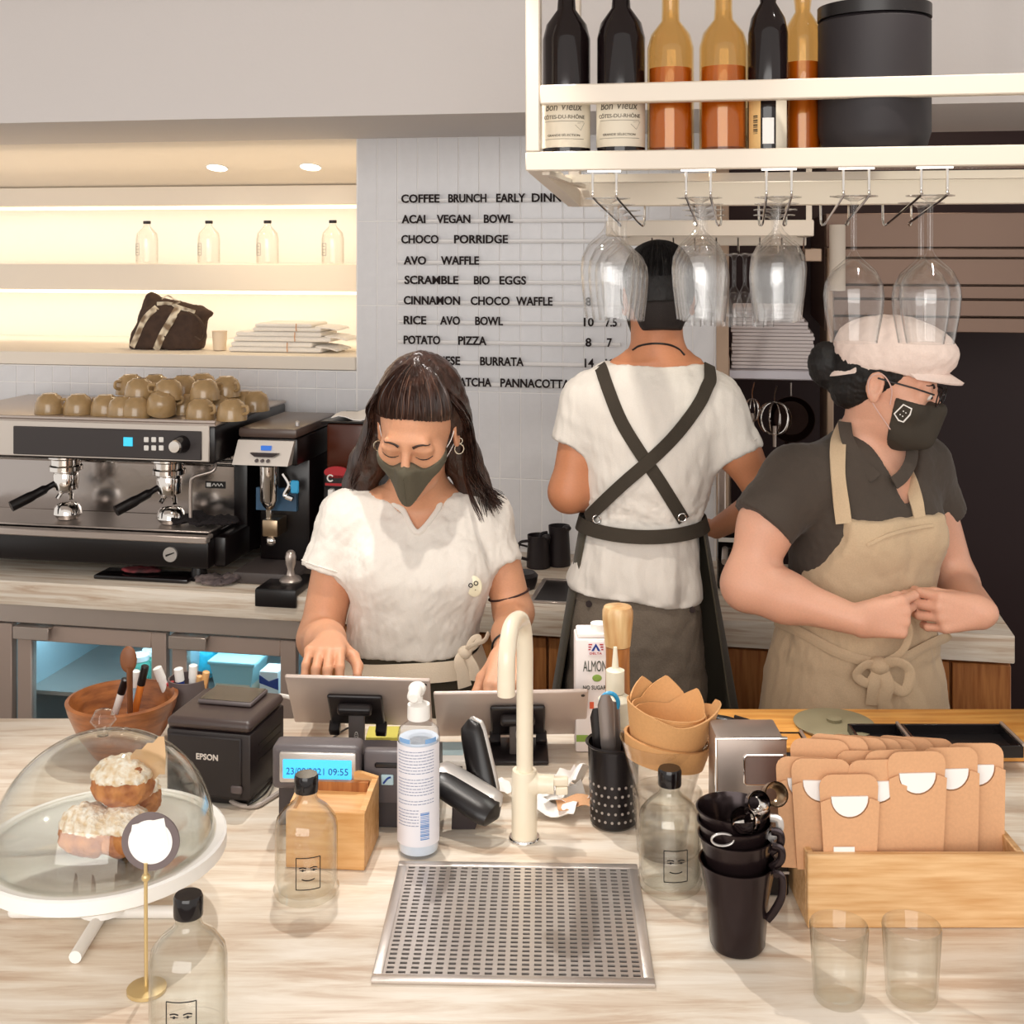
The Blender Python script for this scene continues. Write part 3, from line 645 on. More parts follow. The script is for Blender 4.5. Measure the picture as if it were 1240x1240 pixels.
m = MB(); m.box(a[0]-.024, a[0]-.012, tb_-.003, tb_-.002, a[2]-.005, a[2]+.005); m.tube(catmull([(a[0]-.008+.005*k, tb_-.003, a[2]+(.004 if k % 2 else -.003)) for k in range(7)], 3), .0012, 4); t.part('plate_mark', m, WHITE, parent=pl)
# cloth on tray
def cloth(name, c, r, mt, lab, fr=FW, seed=1, h=.02, f=40, cat='cloth'):
    c = np.array(c, float); v = Vol(c-[r[0]+.02, r[1]+.02, .0], c+[r[0]+.02, r[1]+.02, h+.04], .004)
    v.gen(lambda p: np.maximum(np.linalg.norm((p[..., :2]-c[:2])/np.array(r), axis=-1)-1-.15*fbm(p*f*.7, seed), 0)*.03+np.maximum(np.abs(p[..., 2]-c[2]-h*(.45+.45*fbm(p*[f, f, 0], seed+1)))-.0045, -.004), v.lo, v.lo+v.h*v.n)
    v.a = np.maximum(v.a, (c[2]+.0012-(v.lo[2]+v.h*np.arange(v.n[2])))[None, None, :].astype(np.float32))
    return solo(name, v.mesh(name, c), mt, lab, cat, c, fr)
a = WLZ(250, 645, z_tr); cloth('black_cloth', (sm0-.06, MF+.09, z_tr-.004), (.085, .05), mat('black_rag', '#1b1416', .95), 'black cleaning cloth draped on the right end of the machine tray', seed=2, h=.03, f=45)
a = WLZ(263, 706, CZ); cloth('bar_cloth', (a[0], a[1], CZ), (.055, .035), mat('grey_red_rag', '#4a4042', .9, c2='#7c6e6b', scale=25), 'crumpled dark grey bar cloth on the travertine left of the tamper mat', seed=4, h=.026, f=50)
a = WLZ(195, 702, CZ); m = MB(); m.box(a[0]-.17, a[0]+.085, a[1]-.03, a[1]+.05, CZ+.001, CZ+.012, .004, 2)
solo('tamping_tray', m, BLACKG, 'flat black tray on the worktop in front of the espresso machine', 'tray', (a[0], a[1], CZ), FW)
a2 = WLZ(170, 697, CZ+.012); cloth('red_striped_cloth', (a[0]-.06, a[1]+.01, CZ+.0125), (.05, .025), mat('dark_red_rag', '#3a2224', .9, c2='#a5444a', scale=18), 'dark cloth with red stripes lying on the black tray', seed=6, h=.012, f=50)
a = WLZ(236, 690, CZ)
solo('steel_dish', MB().lathe([(0, .001), (.03, .001), (.036, .02), (.034, .02), (.028, .004), (0, .004)], (a[0]+.01, a[1]+.04, CZ), 24), STEEL, 'small low steel dish between the black tray and the bar cloth', 'dish', (a[0]+.01, a[1]+.04, CZ), FW)
# mugs: prototype then copies
def mug_parts(t, q):
    t.part('cup_body', MB().lathe([(0, 0), (.018, 0), (.02, -.003), (.0365, .0) if False else (.03, -.009), (.037, -.026), (.0385, -.048), (.0385, -.052), (.0365, -.052), (.035, -.026), (.028, -.011), (0, -.004)][::-1], q, 28), MUG)
    t.part('handle', MB().tube(catmull([q+np.array([.034, 0, -.016]), q+np.array([.05, 0, -.016]), q+np.array([.052, 0, -.03]), q+np.array([.036, 0, -.036])], 6), .0042, 8), MUG)
mp = [(165, 505, 0, 200, 0, 'upright-looking beige cup at the front left of the pile'), (197, 512, 1, 40, 24, 'tipped beige cup lying among the front cups'), (243, 514, 0, -25, 0, 'beige cup with its square handle towards the right front corner'), (281, 510, 0, -20, 0, 'beige cup on the right of the front row'), (309, 507, 0, 100, 0, 'last beige cup on the far right of the pile'),
      (222, 506, 0, 160, 0, 'beige cup half hidden behind the front row'), (180, 508, 0, 150, 0, 'beige cup low behind the tipped one'), (148, 508, 0, 90, 0, 'beige cup cut by the left of the front row'), (262, 502, 0, 70, 0, 'beige cup in the second row'), (295, 500, 0, 120, 0, 'beige cup at the back right'), (200, 500, 0, 30, 0, 'beige cup in the second row beside the tipped one')]
mugp = None; ZM0 = z_top+.0005
def put_mug(loc, rz, tilt, lab):
    global mugp
    if mugp is None:
        t = T('beige_cup', lab, 'cup', (0, 0, 0), FW, 'beige cups piled on the coffee machine'); mug_parts(t, np.zeros(3)); mugp = t.e; c = mugp
    else: c = dup(mugp, label=lab)
    c.location = WO+rotz(np.array(loc), -TH); c.rotation_euler = (math.radians(tilt), 0, math.radians(rz)-TH); return c
for i, (x, y, k, rz, tilt, lab) in enumerate(mp):
    tt = -.43 if i < 4 or i == 7 else (-.34 if i in (5, 6, 8, 10) else -.25)
    a = WL(x, 500, tt); put_mug((a[0], tt, ZM0+.052+(.012 if tilt else 0)), rz, tilt, lab+', on the coffee machine')
for i, (x, tt, rz, dz) in enumerate(((169, -.385, 10, 0), (204, -.39, 190, 0), (248, -.38, 60, 0), (274, -.3, -30, 0), (222, -.30, 110, 0), (188, -.29, 20, 0), (158, -.3, 250, 0), (245, -.24, 170, 0))):
    a = WL(x, 480, tt); put_mug((a[0], tt, ZM0+.052+.043+dz), rz, 0, ['leftmost', 'second', 'third', 'rightmost', 'middle', 'half hidden', 'far left back', 'rearmost'][i]+' beige cup of the upper layer of the pile on the coffee machine')
# left margin continues the pile
for i, x in enumerate((60, 95, 128)):
    a = WL(x, 500, -.4); put_mug((a[0], -.4, ZM0+.052), 40*i, 0, ['first', 'second', 'third'][i]+' beige cup from the far left end of the coffee machine')
# ================================================================== GRINDERS
g0, g1 = WL(285, 550, -.44)[0], WL(352, 550, -.44)[0]; zg_ = lambda y: WL(320, y, -.44)[2]
t = T('coffee_grinder', 'black coffee grinder with silver control panel standing right of the espresso machine', 'coffee grinder', ((g0+g1)/2, -.3, CZ), FW)
m = MB(); m.box(g0, g1+.01, -.42, -.12, zg_(565), zg_(532), .006, 2); m.box(g0+.02, g1+.01, -.33, -.12, CZ+.03, zg_(564), .006, 2); t.part('body', m, MBLK)
t.part('lid', MB().box(g0+.002, g1+.012, -.43, -.12, zg_(531.5), zg_(519), .008, 2), mat('smoky_lid', '#54443d', .3)); t.part('lid_knob', MB().lathe([(.006, 0), (.006, .01), (0, .014)], (g1-.005, -.38, zg_(519)), 14), SILVER)
zc0, zc1 = zg_(563), zg_(534)
pn = t.part('control_panel', MB().add([(g0-.004, -.452, zc0), (g1-.004, -.452, zc0), (g1+.006, -.432, zc1), (g0+.004, -.432, zc1), (g0-.004, -.42, zc0), (g1-.004, -.42, zc0), (g1+.006, -.42, zc1), (g0+.004, -.42, zc1)], [[0, 1, 2, 3], [7, 6, 5, 4], [0, 4, 5, 1], [1, 5, 6, 2], [2, 6, 7, 3], [3, 7, 4, 0]]), mat('pale_silver', '#d8cfc6', .3, .5), smooth=False)
cxg = (g0+g1)/2; t.part('display', MB().box(cxg-.004, cxg+.022, -.444, -.436, zc0+.037, zc0+.048), mat('blue_screen', '#2d63b8', emit=.6), parent=pn)
t.part('brand_band', MB().prism([(cxg-.03, zc0+.031), (cxg+.045, zc0+.031), (cxg+.03, zc0+.022), (cxg-.018, zc0+.022)], -.453, -.44), DARK, parent=pn, smooth=False)
for k in range(3): t.part('button', MB().tube([(cxg-.012+.015*k, -.449, zc0+.012), (cxg-.012+.015*k, -.4555, zc0+.012)], [.0045, .004], 14), GREY, parent=pn)
cx_ = WL(326, 600, -.38)[0]; zz = zg_(575)
t.part('dosing_tube', MB().lathe([(.012, .024), (.024, .012), (.024, -.012) if False else (.0235, 0), (.0235, -.075), (.016, -.09), (.007, -.1)][::-1], (cx_, -.38, zz), 24), CHROME)
t.part('chute', MB().box(cx_-.008, cx_+.006, -.385, -.372, zz-.125, zz-.095, .002, 1), CHROME)
t.part('fork', MB().box(cx_-.012, cx_+.03, -.40, -.33, zg_(655), zg_(634), .004, 2), mat('worn_brass_steel', '#b09a80', .3, 1.0)); t.part('fork_screw', MB().ell((cx_+.012, -.40, zg_(660)), (.014, .008, .012)), CHROME)
t.part('adjuster', MB().tube(catmull([(cx_+.035, -.37, zz-.01), (cx_+.055, -.38, zz-.035), (cx_+.045, -.385, zz-.06), (cx_+.065, -.385, zz-.07)], 5), .007, 8), CHROME)
t.part('blue_tag', MB().box(cx_+.06, cx_+.082, -.39, -.382, zz-.055, zz-.022, .003, 1), CYAN)
t.part('drip_base', MB().box(g0, g1+.02, -.46, -.12, CZ+.001, CZ+.03, .006, 2), mat('grey_base', '#4a4240', .5))
t.part('back_plate', MB().box(cx_-.05, cx_+.06, -.345, -.332, zg_(628), zg_(600)), mat('blue_grey_plate', '#3f5f7c', .3), smooth=False)
g0, g1 = WL(395, 550, -.3)[0], WL(462, 550, -.3)[0]; zg_ = lambda y: WL(420, y, -.3)[2]
t = T('second_grinder', 'dark brown grinder with a red badge partly hidden behind the first woman', 'coffee grinder', ((g0+g1)/2, -.2, CZ), FW)
t.part('hopper', MB().box(g0, g1, -.3, -.06, zg_(570), zg_(513), .008, 2), mat('dark_brown_hopper', '#4d2416', .25)); t.part('body', MB().box(g0-.005, g1, -.31, -.05, CZ+.001, zg_(571), .006, 2), MBLK)
bd = t.part('red_badge', MB().tube([(g0+.034, -.31, zg_(571)), (g0+.034, -.318, zg_(571))], [.034, .034], 24, flat=.45, up=(0, 0, 1)), RED); t.part('badge_base', MB().box(g0+.002, g0+.066, -.318, -.31, zg_(590), zg_(573), .003, 1), BLACK)
t.part('badge_mark', MB().tube([(g0+.018+.008*math.cos(a), -.319, zg_(578)+.008*math.sin(a)) for a in np.linspace(.6, 5.6, 14)], .002, 6), WHITE, parent=bd); t.part('red_line', MB().box(g0+.004, g0+.062, -.32, -.317, zg_(587), zg_(584)), RED, smooth=False)
t.part('white_spout', MB().box(g0+.014, g0+.028, -.33, -.31, zg_(604), zg_(591), .002, 1), WHITE)
m = MB(); m.box(g0-.012, g1-.01, -.31, -.1, zg_(512.5), zg_(510), .002, 1); solo('black_folder', m, BLACK, 'black folder lying flat on the dark brown grinder', 'folder', (g0, -.2, zg_(512.5)), FW)
m = MB(); m.sheet([[(g0+.01+.1*i/5, -.29+.16*j/4, zg_(509)+.004+.006*math.sin(i*1.3+j)) for j in range(5)] for i in range(6)], .002); solo('loose_papers', m, PAPER, 'curled white paper on top of the dark brown grinder', 'paper', (g0, -.2, zg_(509)), FW)
# tamper mat and tamper
a = WLZ(332, 722, CZ); t = T('tamper_mat', 'thick black rubber tamping mat hanging over the worktop edge beside the woman', 'mat', (a[0], a[1], CZ), FW)
sx0, sx1 = WL(311, 725, TC-.0)[0], WL(356, 725, TC)[0]
m = MB(); m.box(sx0, sx1+.01, TC-.012, TC+.14, CZ+.001, CZ+.018, .004, 2); m.box(sx0, sx1+.01, TC-.014, TC-.003, CZ-.026, CZ+.016, .003, 2); t.part('rubber_mat', m, BLACK)
a = WL(352, 706, TC+.06); t = T('tamper', 'polished steel tamper standing upright on the black rubber mat', 'tamper', (a[0], TC+.06, CZ+.018), FW)
t.part('tamper_body', MB().lathe([(0, .0005), (.027, .0005), (.028, .004), (.024, .011), (.011, .017), (.008, .03), (.0125, .045), (.014, .06), (.011, .072), (.006, .077), (0, .078)], (a[0], TC+.06, CZ+.018), 28), STEEL)
# right of the woman: pitchers, cable, black dish, sink
PM = mat('matt_black_steel', '#1d1518', .45)
for i, (x, tt, hh, r, lab) in enumerate(((652, -.16, .085, .031, 'lower black milk pitcher left of the taller one on the back counter'), (677, -.13, .105, .03, 'taller black milk pitcher beside the man on the back counter'))):
    a = WL(x, 690, tt); q = np.array([a[0], tt, CZ]); t = T('milk_pitcher', lab, 'pitcher', q, FW, 'black milk pitchers')
    t.part('pitcher_body', MB().lathe([(0, .001), (r, .001), (r*1.02, .02), (r*.9, hh*.8), (r*.95, hh), (r*.9, hh), (r*.84, hh*.8), (r*.95, .02), (0, .006)], q, 28), PM)
    t.part('handle', MB().tube(catmull([q+np.array([-.02-.01*i, -.015, hh*.85]), q+np.array([-.045, -.03, hh*.8]), q+np.array([-.045, -.03, hh*.4]), q+np.array([-.022, -.015, hh*.25])], 6), .004, 8), PM)
    t.part('pour_lip', MB().ell(q+np.array([.022, -.01, hh*.96]), (.012, .01, .008)), PM)
a = WLZ(633, 712, CZ); q = np.array([a[0], a[1], CZ]); solo('black_dish', MB().lathe([(0, .001), (.03, .001), (.036, .018), (.038, .032), (.03, .04), (.0, .042)], q, 28), PM, 'round black lidded dish on the back counter behind the woman', 'dish', q, FW)
pts = [WL(612, 655, -.03), WL(628, 659, -.04), WL(645, 664, -.07), WL(648, 668, -.1)]; solo('black_cable', MB().tube(catmull(pts, 8), .003, 8), BLACK, 'short black cable against the tiles above the pitchers', 'cable', pts[0], FW)
a = WLZ(665, 716, CZ); m = MB(); s0_, s1_ = WLZ(642, 728, CZ)[0], WLZ(700, 728, CZ)[0]; t0, t1 = WLZ(660, 731, CZ)[1], WLZ(660, 702, CZ)[1]
t = T('bar_sink', 'small stainless sink tray set in the back counter left of the man', 'sink', ((s0_+s1_)/2, (t0+t1)/2, CZ), FW)
m.box(s0_, s1_, t0, t0+.01, CZ+.0005, CZ+.005, .001, 1); m.box(s0_, s1_, t1-.01, t1, CZ+.0005, CZ+.005, .001, 1); m.box(s0_, s0_+.01, t0+.01, t1-.01, CZ+.0005, CZ+.005, .001, 1); m.box(s1_-.01, s1_, t0+.01, t1-.01, CZ+.0005, CZ+.005, .001, 1); t.part('rim', m, STEEL)
t.part('basin', MB().box(s0_+.01, s1_-.01, t0+.01, t1-.01, CZ+.0003, CZ+.002), mat('dark_steel', '#3b3432', .3, .8), smooth=False)
# ================================================================== KITCHEN ON THE RIGHT
KD = mat('dark_maroon_wall', '#2a1214', .6)
m = MB(); m.box(s_r+.0, s_r+2.2, .95, 1.05, 0, 2.62); m.box(s_r-.02, s_r+.0, .1, .95, 0, 2.62); struct('wall_kitchen', m, KD, FW)
m = MB().box(s_r-.012, s_r+.02, -.012, .1, .9, ZT, .002, 1); struct('trim_4', m, mat('beige_trim', '#b59a83', .5), FW)
tk = .12; ks = lambda x, t=.12: WL(x, 450, t)[0]; kz = lambda y, t=.12, x=930: WL(x, y, t)[2]
t = T('steel_wall_shelf', 'steel wall shelf holding the stack of flat boxes beside the man', 'shelf', (ks(930), .3, kz(461)), FW)
t.part('board', MB().box(ks(879), ks(1000), tk-.06, .5, kz(460, tk-.06), kz(448, tk-.06), .003, 1), mat('pale_steel', '#c3bfc6', .35, .4))
t.part('bracket', MB().box(ks(874), ks(884), tk-.07, .4, kz(640), kz(431), .003, 1), mat('beige_steel', '#a8907c', .4, .5))
t.part('bracket', MB().box(ks(1000), ks(1008), tk-.05, .4, kz(640), kz(300), .003, 1), mat('beige_steel', '#a8907c', .4, .5))
ORD = 'first second third fourth fifth sixth seventh eighth ninth tenth eleventh twelfth thirteenth fourteenth fifteenth sixteenth seventeenth'.split(); zz = kz(448, tk-.06)+.0008; nb = 17; hb = (kz(372, tk-.04)-zz)/nb
for i in range(nb):
    x1 = 984-7*max(0, i-9)/3+random.uniform(-2, 2); x0 = 886+random.uniform(-1, 1); z0 = zz+i*hb
    m = MB().box(ks(x0), ks(x1), tk-.045+random.uniform(0, .006), .33, z0+.0003, z0+hb-.0006, .0012, 1)
    lab = ('bottom', 'second from bottom')[i]+' flat white box of the stack on the steel shelf' if i < 2 else ('top flat white box of the stack on the steel shelf' if i == nb-1 else ORD[i]+' flat white box from the bottom of the stack on the steel shelf')
    solo('flat_box', m, mat('grey_white_card', '#d5cccc', .7), lab, 'box', (ks(x0), .1, z0), FW, 'flat boxes on the steel shelf')
def whisk(x, y0, y1, wpx, tt, lab):
    q = WL(x, y0, tt); zt_, zb_ = q[2], WL(x, y1, tt)[2]; L_ = zt_-zb_; wd = wpx*3.5/F/2
    t = T('whisk', lab, 'whisk', (q[0], tt, zb_), FW, 'hanging whisks')
    m = MB()
    for k in range(5):
        a = PI*k/5; pts = [(q[0]+wd*math.sin(u)**.8*math.cos(a)*(1 if 1 else 0)*sg, tt+wd*math.sin(u)**.8*math.sin(a)*sg, zt_-.02-L_*.62*(1-math.cos(u))/2) for sg, us in ((1, np.linspace(.02, PI-.12, 14)), (-1, np.linspace(PI-.12, .02, 14))) for u in us]
        m.tube(pts, .0016, 6)
    t.part('wires', m, CHROME); t.part('handle', MB().tube([(q[0], tt, zb_), (q[0], tt, zb_+L_*.4)], [.005, .006], 12), STEEL); t.part('hook', MB().tube(catmull([(q[0], tt, zt_-.02), (q[0], tt, zt_), (q[0]+.006, tt, zt_+.025)], 4), .0018, 6), CHROME)
whisk(938, 478, 541, 38, .07, 'large steel balloon whisk hanging under the steel shelf'); whisk(911, 474, 518, 17, .075, 'small narrow whisk hanging nearest the man'); 
q = WL(958, 506, .25); t = T('hanging_pan', 'dark round pan hanging on the maroon wall behind the whisks', 'pan', q, FW)
M = Mx(q, rx=90); t.part('pan_body', MB().lathe([(0, 0), (.05, 0), (.066, .03), (.064, .03), (.048, .004), (0, .003)], seg=32, M=M), mat('dark_pan', '#3a2a26', .3, .8)); t.part('handle', MB().tube([q+np.array([-.01, 0, -.05]), q+np.array([-.02, 0, -.15])], .007, 8), mat('dark_pan', '#3a2a26')); t.part('hanging_loop', MB().tube([q+np.array([0, 0, .06]), q+np.array([0, 0, .1])], .003, 6), STEEL)
# extractor hood
HM = mat('hood_steel', '#7d6659', .4, .6); t = T('extractor_hood', 'brown-toned steel extractor hood with ribbed panels above the capped woman', 'hood', (ks(1120), .4, kz(405, .1, 1100)), FW)
h0, h1 = ks(1000, .1), ks(1330, .1)
for i, (ya, yb, dt) in enumerate(((258, 300, 0), (301, 312, -.02), (313, 345, 0), (346, 362, .01), (363, 383, 0), (384, 402, -.01))):
    t.part('panel', MB().box(h0, h1, .1+dt, .14+dt, kz(yb, .1, 1100)+.001, kz(ya, .1, 1100), .002, 1), HM)
t.part('hood_back', MB().box(h0, h1, .15, .9, kz(402, .1, 1100), kz(258, .1, 1100)), HM, smooth=False)
solo('cream_pipe', MB().tube([WL(1014, 272, .02), WL(1014, 352, .02)], [.021, .021], 20), mat('cream_paint', '#efe3d4', .5), 'cream vertical pipe beside the hood behind the hanging glasses', 'pipe', WL(1014, 352, .02), FW)
m = MB(); m.box(ks(972), ks(992), 0, .2, kz(316), kz(301), .002, 1); solo('steel_bracket_box', m, mat('beige_steel', '#a8907c', .4, .5), 'beige steel box bracket left of the cream pipe', 'bracket', (ks(982), .1, kz(316)), FW)
# black appliance right of the man
q = WLZ(885, 742, CZ); t = T('black_appliance', 'black kitchen appliance with white strips half hidden between the man and the capped woman', 'appliance', (q[0]+.03, -.22, CZ), FW)
a0 = WL(868, 650, -.3)[0]; t.part('body', MB().box(a0, a0+.15, -.3, -.04, CZ+.001, WL(880, 640, -.3)[2], .01, 2), BLACKG); t.part('white_strip', MB().box(a0+.004, a0+.07, -.304, -.3, WL(880, 656, -.3)[2], WL(880, 651, -.3)[2]), WHITE, smooth=False); t.part('lever', MB().tube([(a0+.02, -.3, WL(880, 665, -.3)[2]), (a0+.02, -.37, WL(880, 672, -.3)[2])], .008, 10), STEEL)
t.part('post', MB().box(a0+.0, a0+.02, -.2, -.18, CZ+.001, WL(880, 560, -.2)[2], .003, 1), STEEL)
l = bpy.data.lights.new('kitchen_lamp', 'AREA'); l.size = .6; l.energy = 7; l.color = (1, .82, .66)
o = bpy.data.objects.new('kitchen_lamp', l); COL.objects.link(o); o.location = (1.05, 3.35, 2.5)
# ================================================================== FRONT COUNTER
YB = (CAMZ-CZ)*F/(869-HOR)
m = MB().box(-2.2, 2.4, 1.12, YB, CZ-.05, CZ, .004, 2); solo('front_counter', m, TRAV, 'wide pale travertine serving counter across the foreground', 'counter')
m = MB(); m.box(-2.15, 2.35, 1.17, YB-.06, .0, CZ-.051, .003, 1); solo('counter_base', m, mat('cream_panel', '#e9ded0', .6), 'cream panelled base carrying the front travertine counter', 'counter base')
def TC_(x, y): q = C(x, y); q[2] = CZ; return q
E0 = np.array([0, 0, .0012])
# ---- cake stand, dome, pastries, sign
q = C(125, 1015, 1.0); ZP = 1.0; pr = .151; qb = np.array([q[0], q[1], CZ])
t = T('cake_stand', 'round white cake stand with a cross foot at the front left of the counter', 'cake stand', qb)
t.part('plate', MB().lathe([(0, -.022), (pr-.006, -.022), (pr, -.018), (pr, -.002), (pr-.003, 0), (pr-.012, -.003), (0, -.004)], (q[0], q[1], ZP), 56), WHITE)
t.part('column', MB().lathe([(.03, .012), (.022, .03), (.022, ZP-CZ-.022)], qb, 24), WHITE)
m = MB(); m.tube([qb+[-.112, 0, .008], qb+[.112, 0, .008]], .0075, 12); m.tube([qb+[0, -.1, .008], qb+[0, .1, .008]], .0075, 12); m.ell(qb+[.112, 0, .008], (.0075, .0075, .0075), 12); m.ell(qb+[-.112, 0, .008], (.0075, .0075, .0075), 12); t.part('foot', m, WHITE)
dq = np.array([q[0], q[1], ZP-.002]); R_ = .136
prof = [(R_*math.cos(a), R_*math.sin(a)*.97+.0) for a in np.linspace(0, PI/2-.02, 26)]; prof2 = [((R_-.0025)*math.cos(a), (R_-.0025)*math.sin(a)*.97) for a in np.linspace(PI/2-.02, 0, 26)]
t = T('glass_dome', 'clear glass dome covering the pastries on the white cake stand', 'dome', dq)
t.part('dome', MB().lathe(prof+prof2, dq, 56), GLASS, ang=0); t.part('rim', MB().lathe([(R_-.003, 0), (R_+.002, 0), (R_+.002, .004), (R_-.003, .004)], dq, 56, closed=True), GLASS); t.part('knob', MB().lathe([(.006, R_*.97), (.008, R_*.97+.008), (.016, R_*.97+.018), (.01, R_*.97+.03), (0, R_*.97+.032)], dq, 24), GLASS)
PAS = mat('baked_pastry', '#c98548', .7, 0, .5, 60, 0, c2='#9c5526'); SUG = mat('icing_sugar', '#fbf3e6', .95, 0, .6, 120, 0, c2='#e2c39a')
for i, (x, y, z0, r, lab) in enumerate(((152, 968, 0, .036, 'sugar-dusted pastry low at the front under the dome'), (110, 975, 0, .036, 'sugar-dusted pastry at the left under the dome'), (150, 930, .052, .038, 'sugar-dusted pastry on top of the pile under the dome'), (135, 960, 0, .032, 'sugar-dusted pastry at the back under the dome'))):
    d = 1.55-.03+(.07 if i == 3 else 0)+(.02 if i == 2 else 0); p = P(x, y, d); p[2] = ZP-.002+z0
    if i == 3: p = np.array([q[0]+.02, q[1]+.07, ZP-.002])
    v = Vol(p-[.06, .06, .001], p+[.06, .06, .07], .003); v.ell(p+[0, 0, .022], (r, r*.9, .024)); v.ell(p+[-.008, .004, .034], (r*.7, r*.65, .02), .02); v.ell(p+[.014, -.01, .032], (r*.5, r*.5, .016), .015)
    v.a = np.maximum(v.a, (p[2]+.001-(v.lo[2]+v.h*np.arange(v.n[2])))[None, None, :].astype(np.float32))
    t = T('pastry', lab, 'pastry', p, group='pastries under the dome'); wr = lambda a: .004*fbm(a*110, 11+i)
    t.part('crust', v.mesh('crust', p, wr), PAS)
    w2 = copy.copy(v); w2.a = v.a-.0015
    zz_ = (p[2]+.034)-(w2.lo[2]+w2.h*np.arange(w2.n[2])); w2.a = np.maximum(w2.a, zz_[None, None, :].astype(np.float32)); t.part('sugar', w2.mesh('sugar', p, lambda a: .004*fbm(a*110, 11+i)+.0012*fbm(a*260, 3)), SUG)
p = P(186, 922, 1.54); m = MB().sheet([[p+np.array([-.028+.007*i, .004*math.sin(j), -.04+.012*j+(.004 if i % 2 else 0)+i*.004]) for j in range(5)] for i in range(7)], .0008); solo('baking_paper', m, mat('baking_paper', '#d9b48a', .8), 'pointed brown baking paper sticking out beside the top pastry', 'paper', p)
# sign on a stick
sd = 1.40; sc_ = P(183, 1018, sd); rr = 35.*sd/F
t = T('table_sign', 'round grey sign with a white centre on a thin gold stick before the cake stand', 'sign', np.array([sc_[0]-.003, sd, CZ]))
M = Mx(sc_, rx=90); t.part('disc', MB().lathe([(0, 0), (rr, 0), (rr, .003), (0, .003)], seg=48, M=M), mat('warm_grey_card', '#6f6262', .6)); t.part('white_centre', MB().lathe([(0, .003), (rr*.76, .003), (rr*.76, .0036), (0, .0036)], seg=48, M=M), PAPER)
t.part('paper_square', MB().prism([(sc_[0]-rr*.72, sc_[2]-rr*.1), (sc_[0]+rr*.66, sc_[2]-rr*.1), (sc_[0]+rr*.48, sc_[2]+rr*.84), (sc_[0]-rr*.62, sc_[2]+rr*.6)], sd-.0042, sd-.0036), PAPER, smooth=False)
t.part('stick', MB().tube([(sc_[0]-.005, sd-.004, sc_[2]-rr*.72), (sc_[0]-.005, sd-.002, CZ+.001)], .0022, 10), mat('brass_rod', '#d9c08c', .3, .7)); t.part('clip', MB().ell((sc_[0]-.005, sd-.003, sc_[2]-rr*1.22), (.005, .005, .005), 14), MATS['brass_rod'])
t.part('base', MB().lathe([(0, .0), (.022, .0), (.022, .004), (.004, .007), (0, .007)], (sc_[0]-.005, sd, CZ+.0005), 24), MATS['brass_rod'])
# ---- clear bottles with a face
def face_bottle(cx, cy, lab, a0, d=None, s=1., cap=True):
    q = TC_(cx, cy)+E0*.5; r = .041*s; t = T('clear_bottle', lab, 'bottle', q, group='clear bottles with a printed face')
    o = [(0, .001), (.036, .0), (.041, .004), (.0425, .010), (.040, .013), (.0405, .02), (.0405, .088), (.038, .100), (.028, .112), (.0165, .121), (.0135, .127), (.0135, .14)]
    i_ = [(.0115, .14), (.0115, .127), (.0145, .12), (.027, .110), (.036, .098), (.0385, .088), (.0385, .018), (.036, .010), (.0, .0065)]
    t.part('glass_body', MB().lathe([(a*s, b*s) for a, b in o+i_], q, 44), GLASS, ang=30)
    t.part('cap', MB().lathe([(0, .134), (.0152, .134), (.0155, .136), (.0155, .153), (.0140, .156), (0, .156)], q, 32), BLACKG, label='black screw cap')
    def pt(a, z, rr=.0409): return q+np.array([rr*math.cos(a), rr*math.sin(a), z])
    hw = .38; m = MB(); z0, z1 = .026, .066; rad = .0006
    for z in (z0, z1): m.tube([pt(a, z) for a in np.linspace(a0-hw, a0+hw, 10)], rad, 5)
    for a in (a0-hw, a0+hw): m.tube([pt(a, z0), pt(a, z1)], rad, 5)
    t.part('face_frame', m, BLACK)
    m = MB()
    for sg in (-1, 1):
        ac = a0+sg*.17; m.tube([pt(a, .053+.0012*math.cos((a-ac)*14)) for a in np.linspace(ac-.11, ac+.11, 6)], .0007, 5); m.ell(pt(ac, .0505), (.0016, .0012, .0014), 10); m.tube([pt(a, .0505) for a in np.linspace(ac-.1, ac+.1, 5)], .0005, 4)
    m.tube([pt(a, .0375+.045*(a-a0)**2) for a in np.linspace(a0-.2, a0+.2, 9)], .0007, 5); t.part('face_print', m, BLACK); return t
face_bottle(371, 1083, 'clear glass bottle with black cap and printed face beside the wooden box', -1.35)
face_bottle(811, 1074, 'clear glass bottle with black cap and printed face right of the drain tray', -1.5)
face_bottle(228, 1262, 'clear glass bottle cut off at the bottom left, only its black cap showing', -1.5)
# ---- wooden bowl with utensils
bq = TC_(148, 912); bq[2] = CZ+.0008
t = T('wooden_bowl', 'turned wooden bowl holding cutlery and pens left of the black printer', 'bowl', bq)
t.part('bowl_body', MB().lathe([(0, 0), (.045, 0), (.048, .004), (.072, .04), (.086, .075), (.0905, .092), (.084, .094), (.078, .078), (.062, .04), (.035, .012), (0, .01)], bq, 44), BOWLW)
PENM = [mat('orange_plastic', '#e0823a', .35), BLACK, WHITE, mat('light_blue_plastic', '#a9cfe6', .35), mat('spoon_wood_dark', '#7a4a2c', .5)]
def pen(p0, p1, r, mt, cap, lab, nm='pen', capf=.25, cat='pen'):
    p0, p1 = np.array(p0), np.array(p1); t = T(nm, lab, cat, p0); mid = p1+(p0-p1)*capf
    t.part('barrel', MB().tube([p0, p0+(p1-p0)*.04, mid], [r*.4, r, r], 12), mt); t.part('cap', MB().tube([mid, p1-(p1-p0)*.01, p1], [r*1.12, r*1.08, r*.8], 12), cap)
pen(bq+[.01, 0, .02], P(176, 806, 2.04), .006, PENM[0], BLACK, 'orange pen with a black clip standing in the wooden bowl')
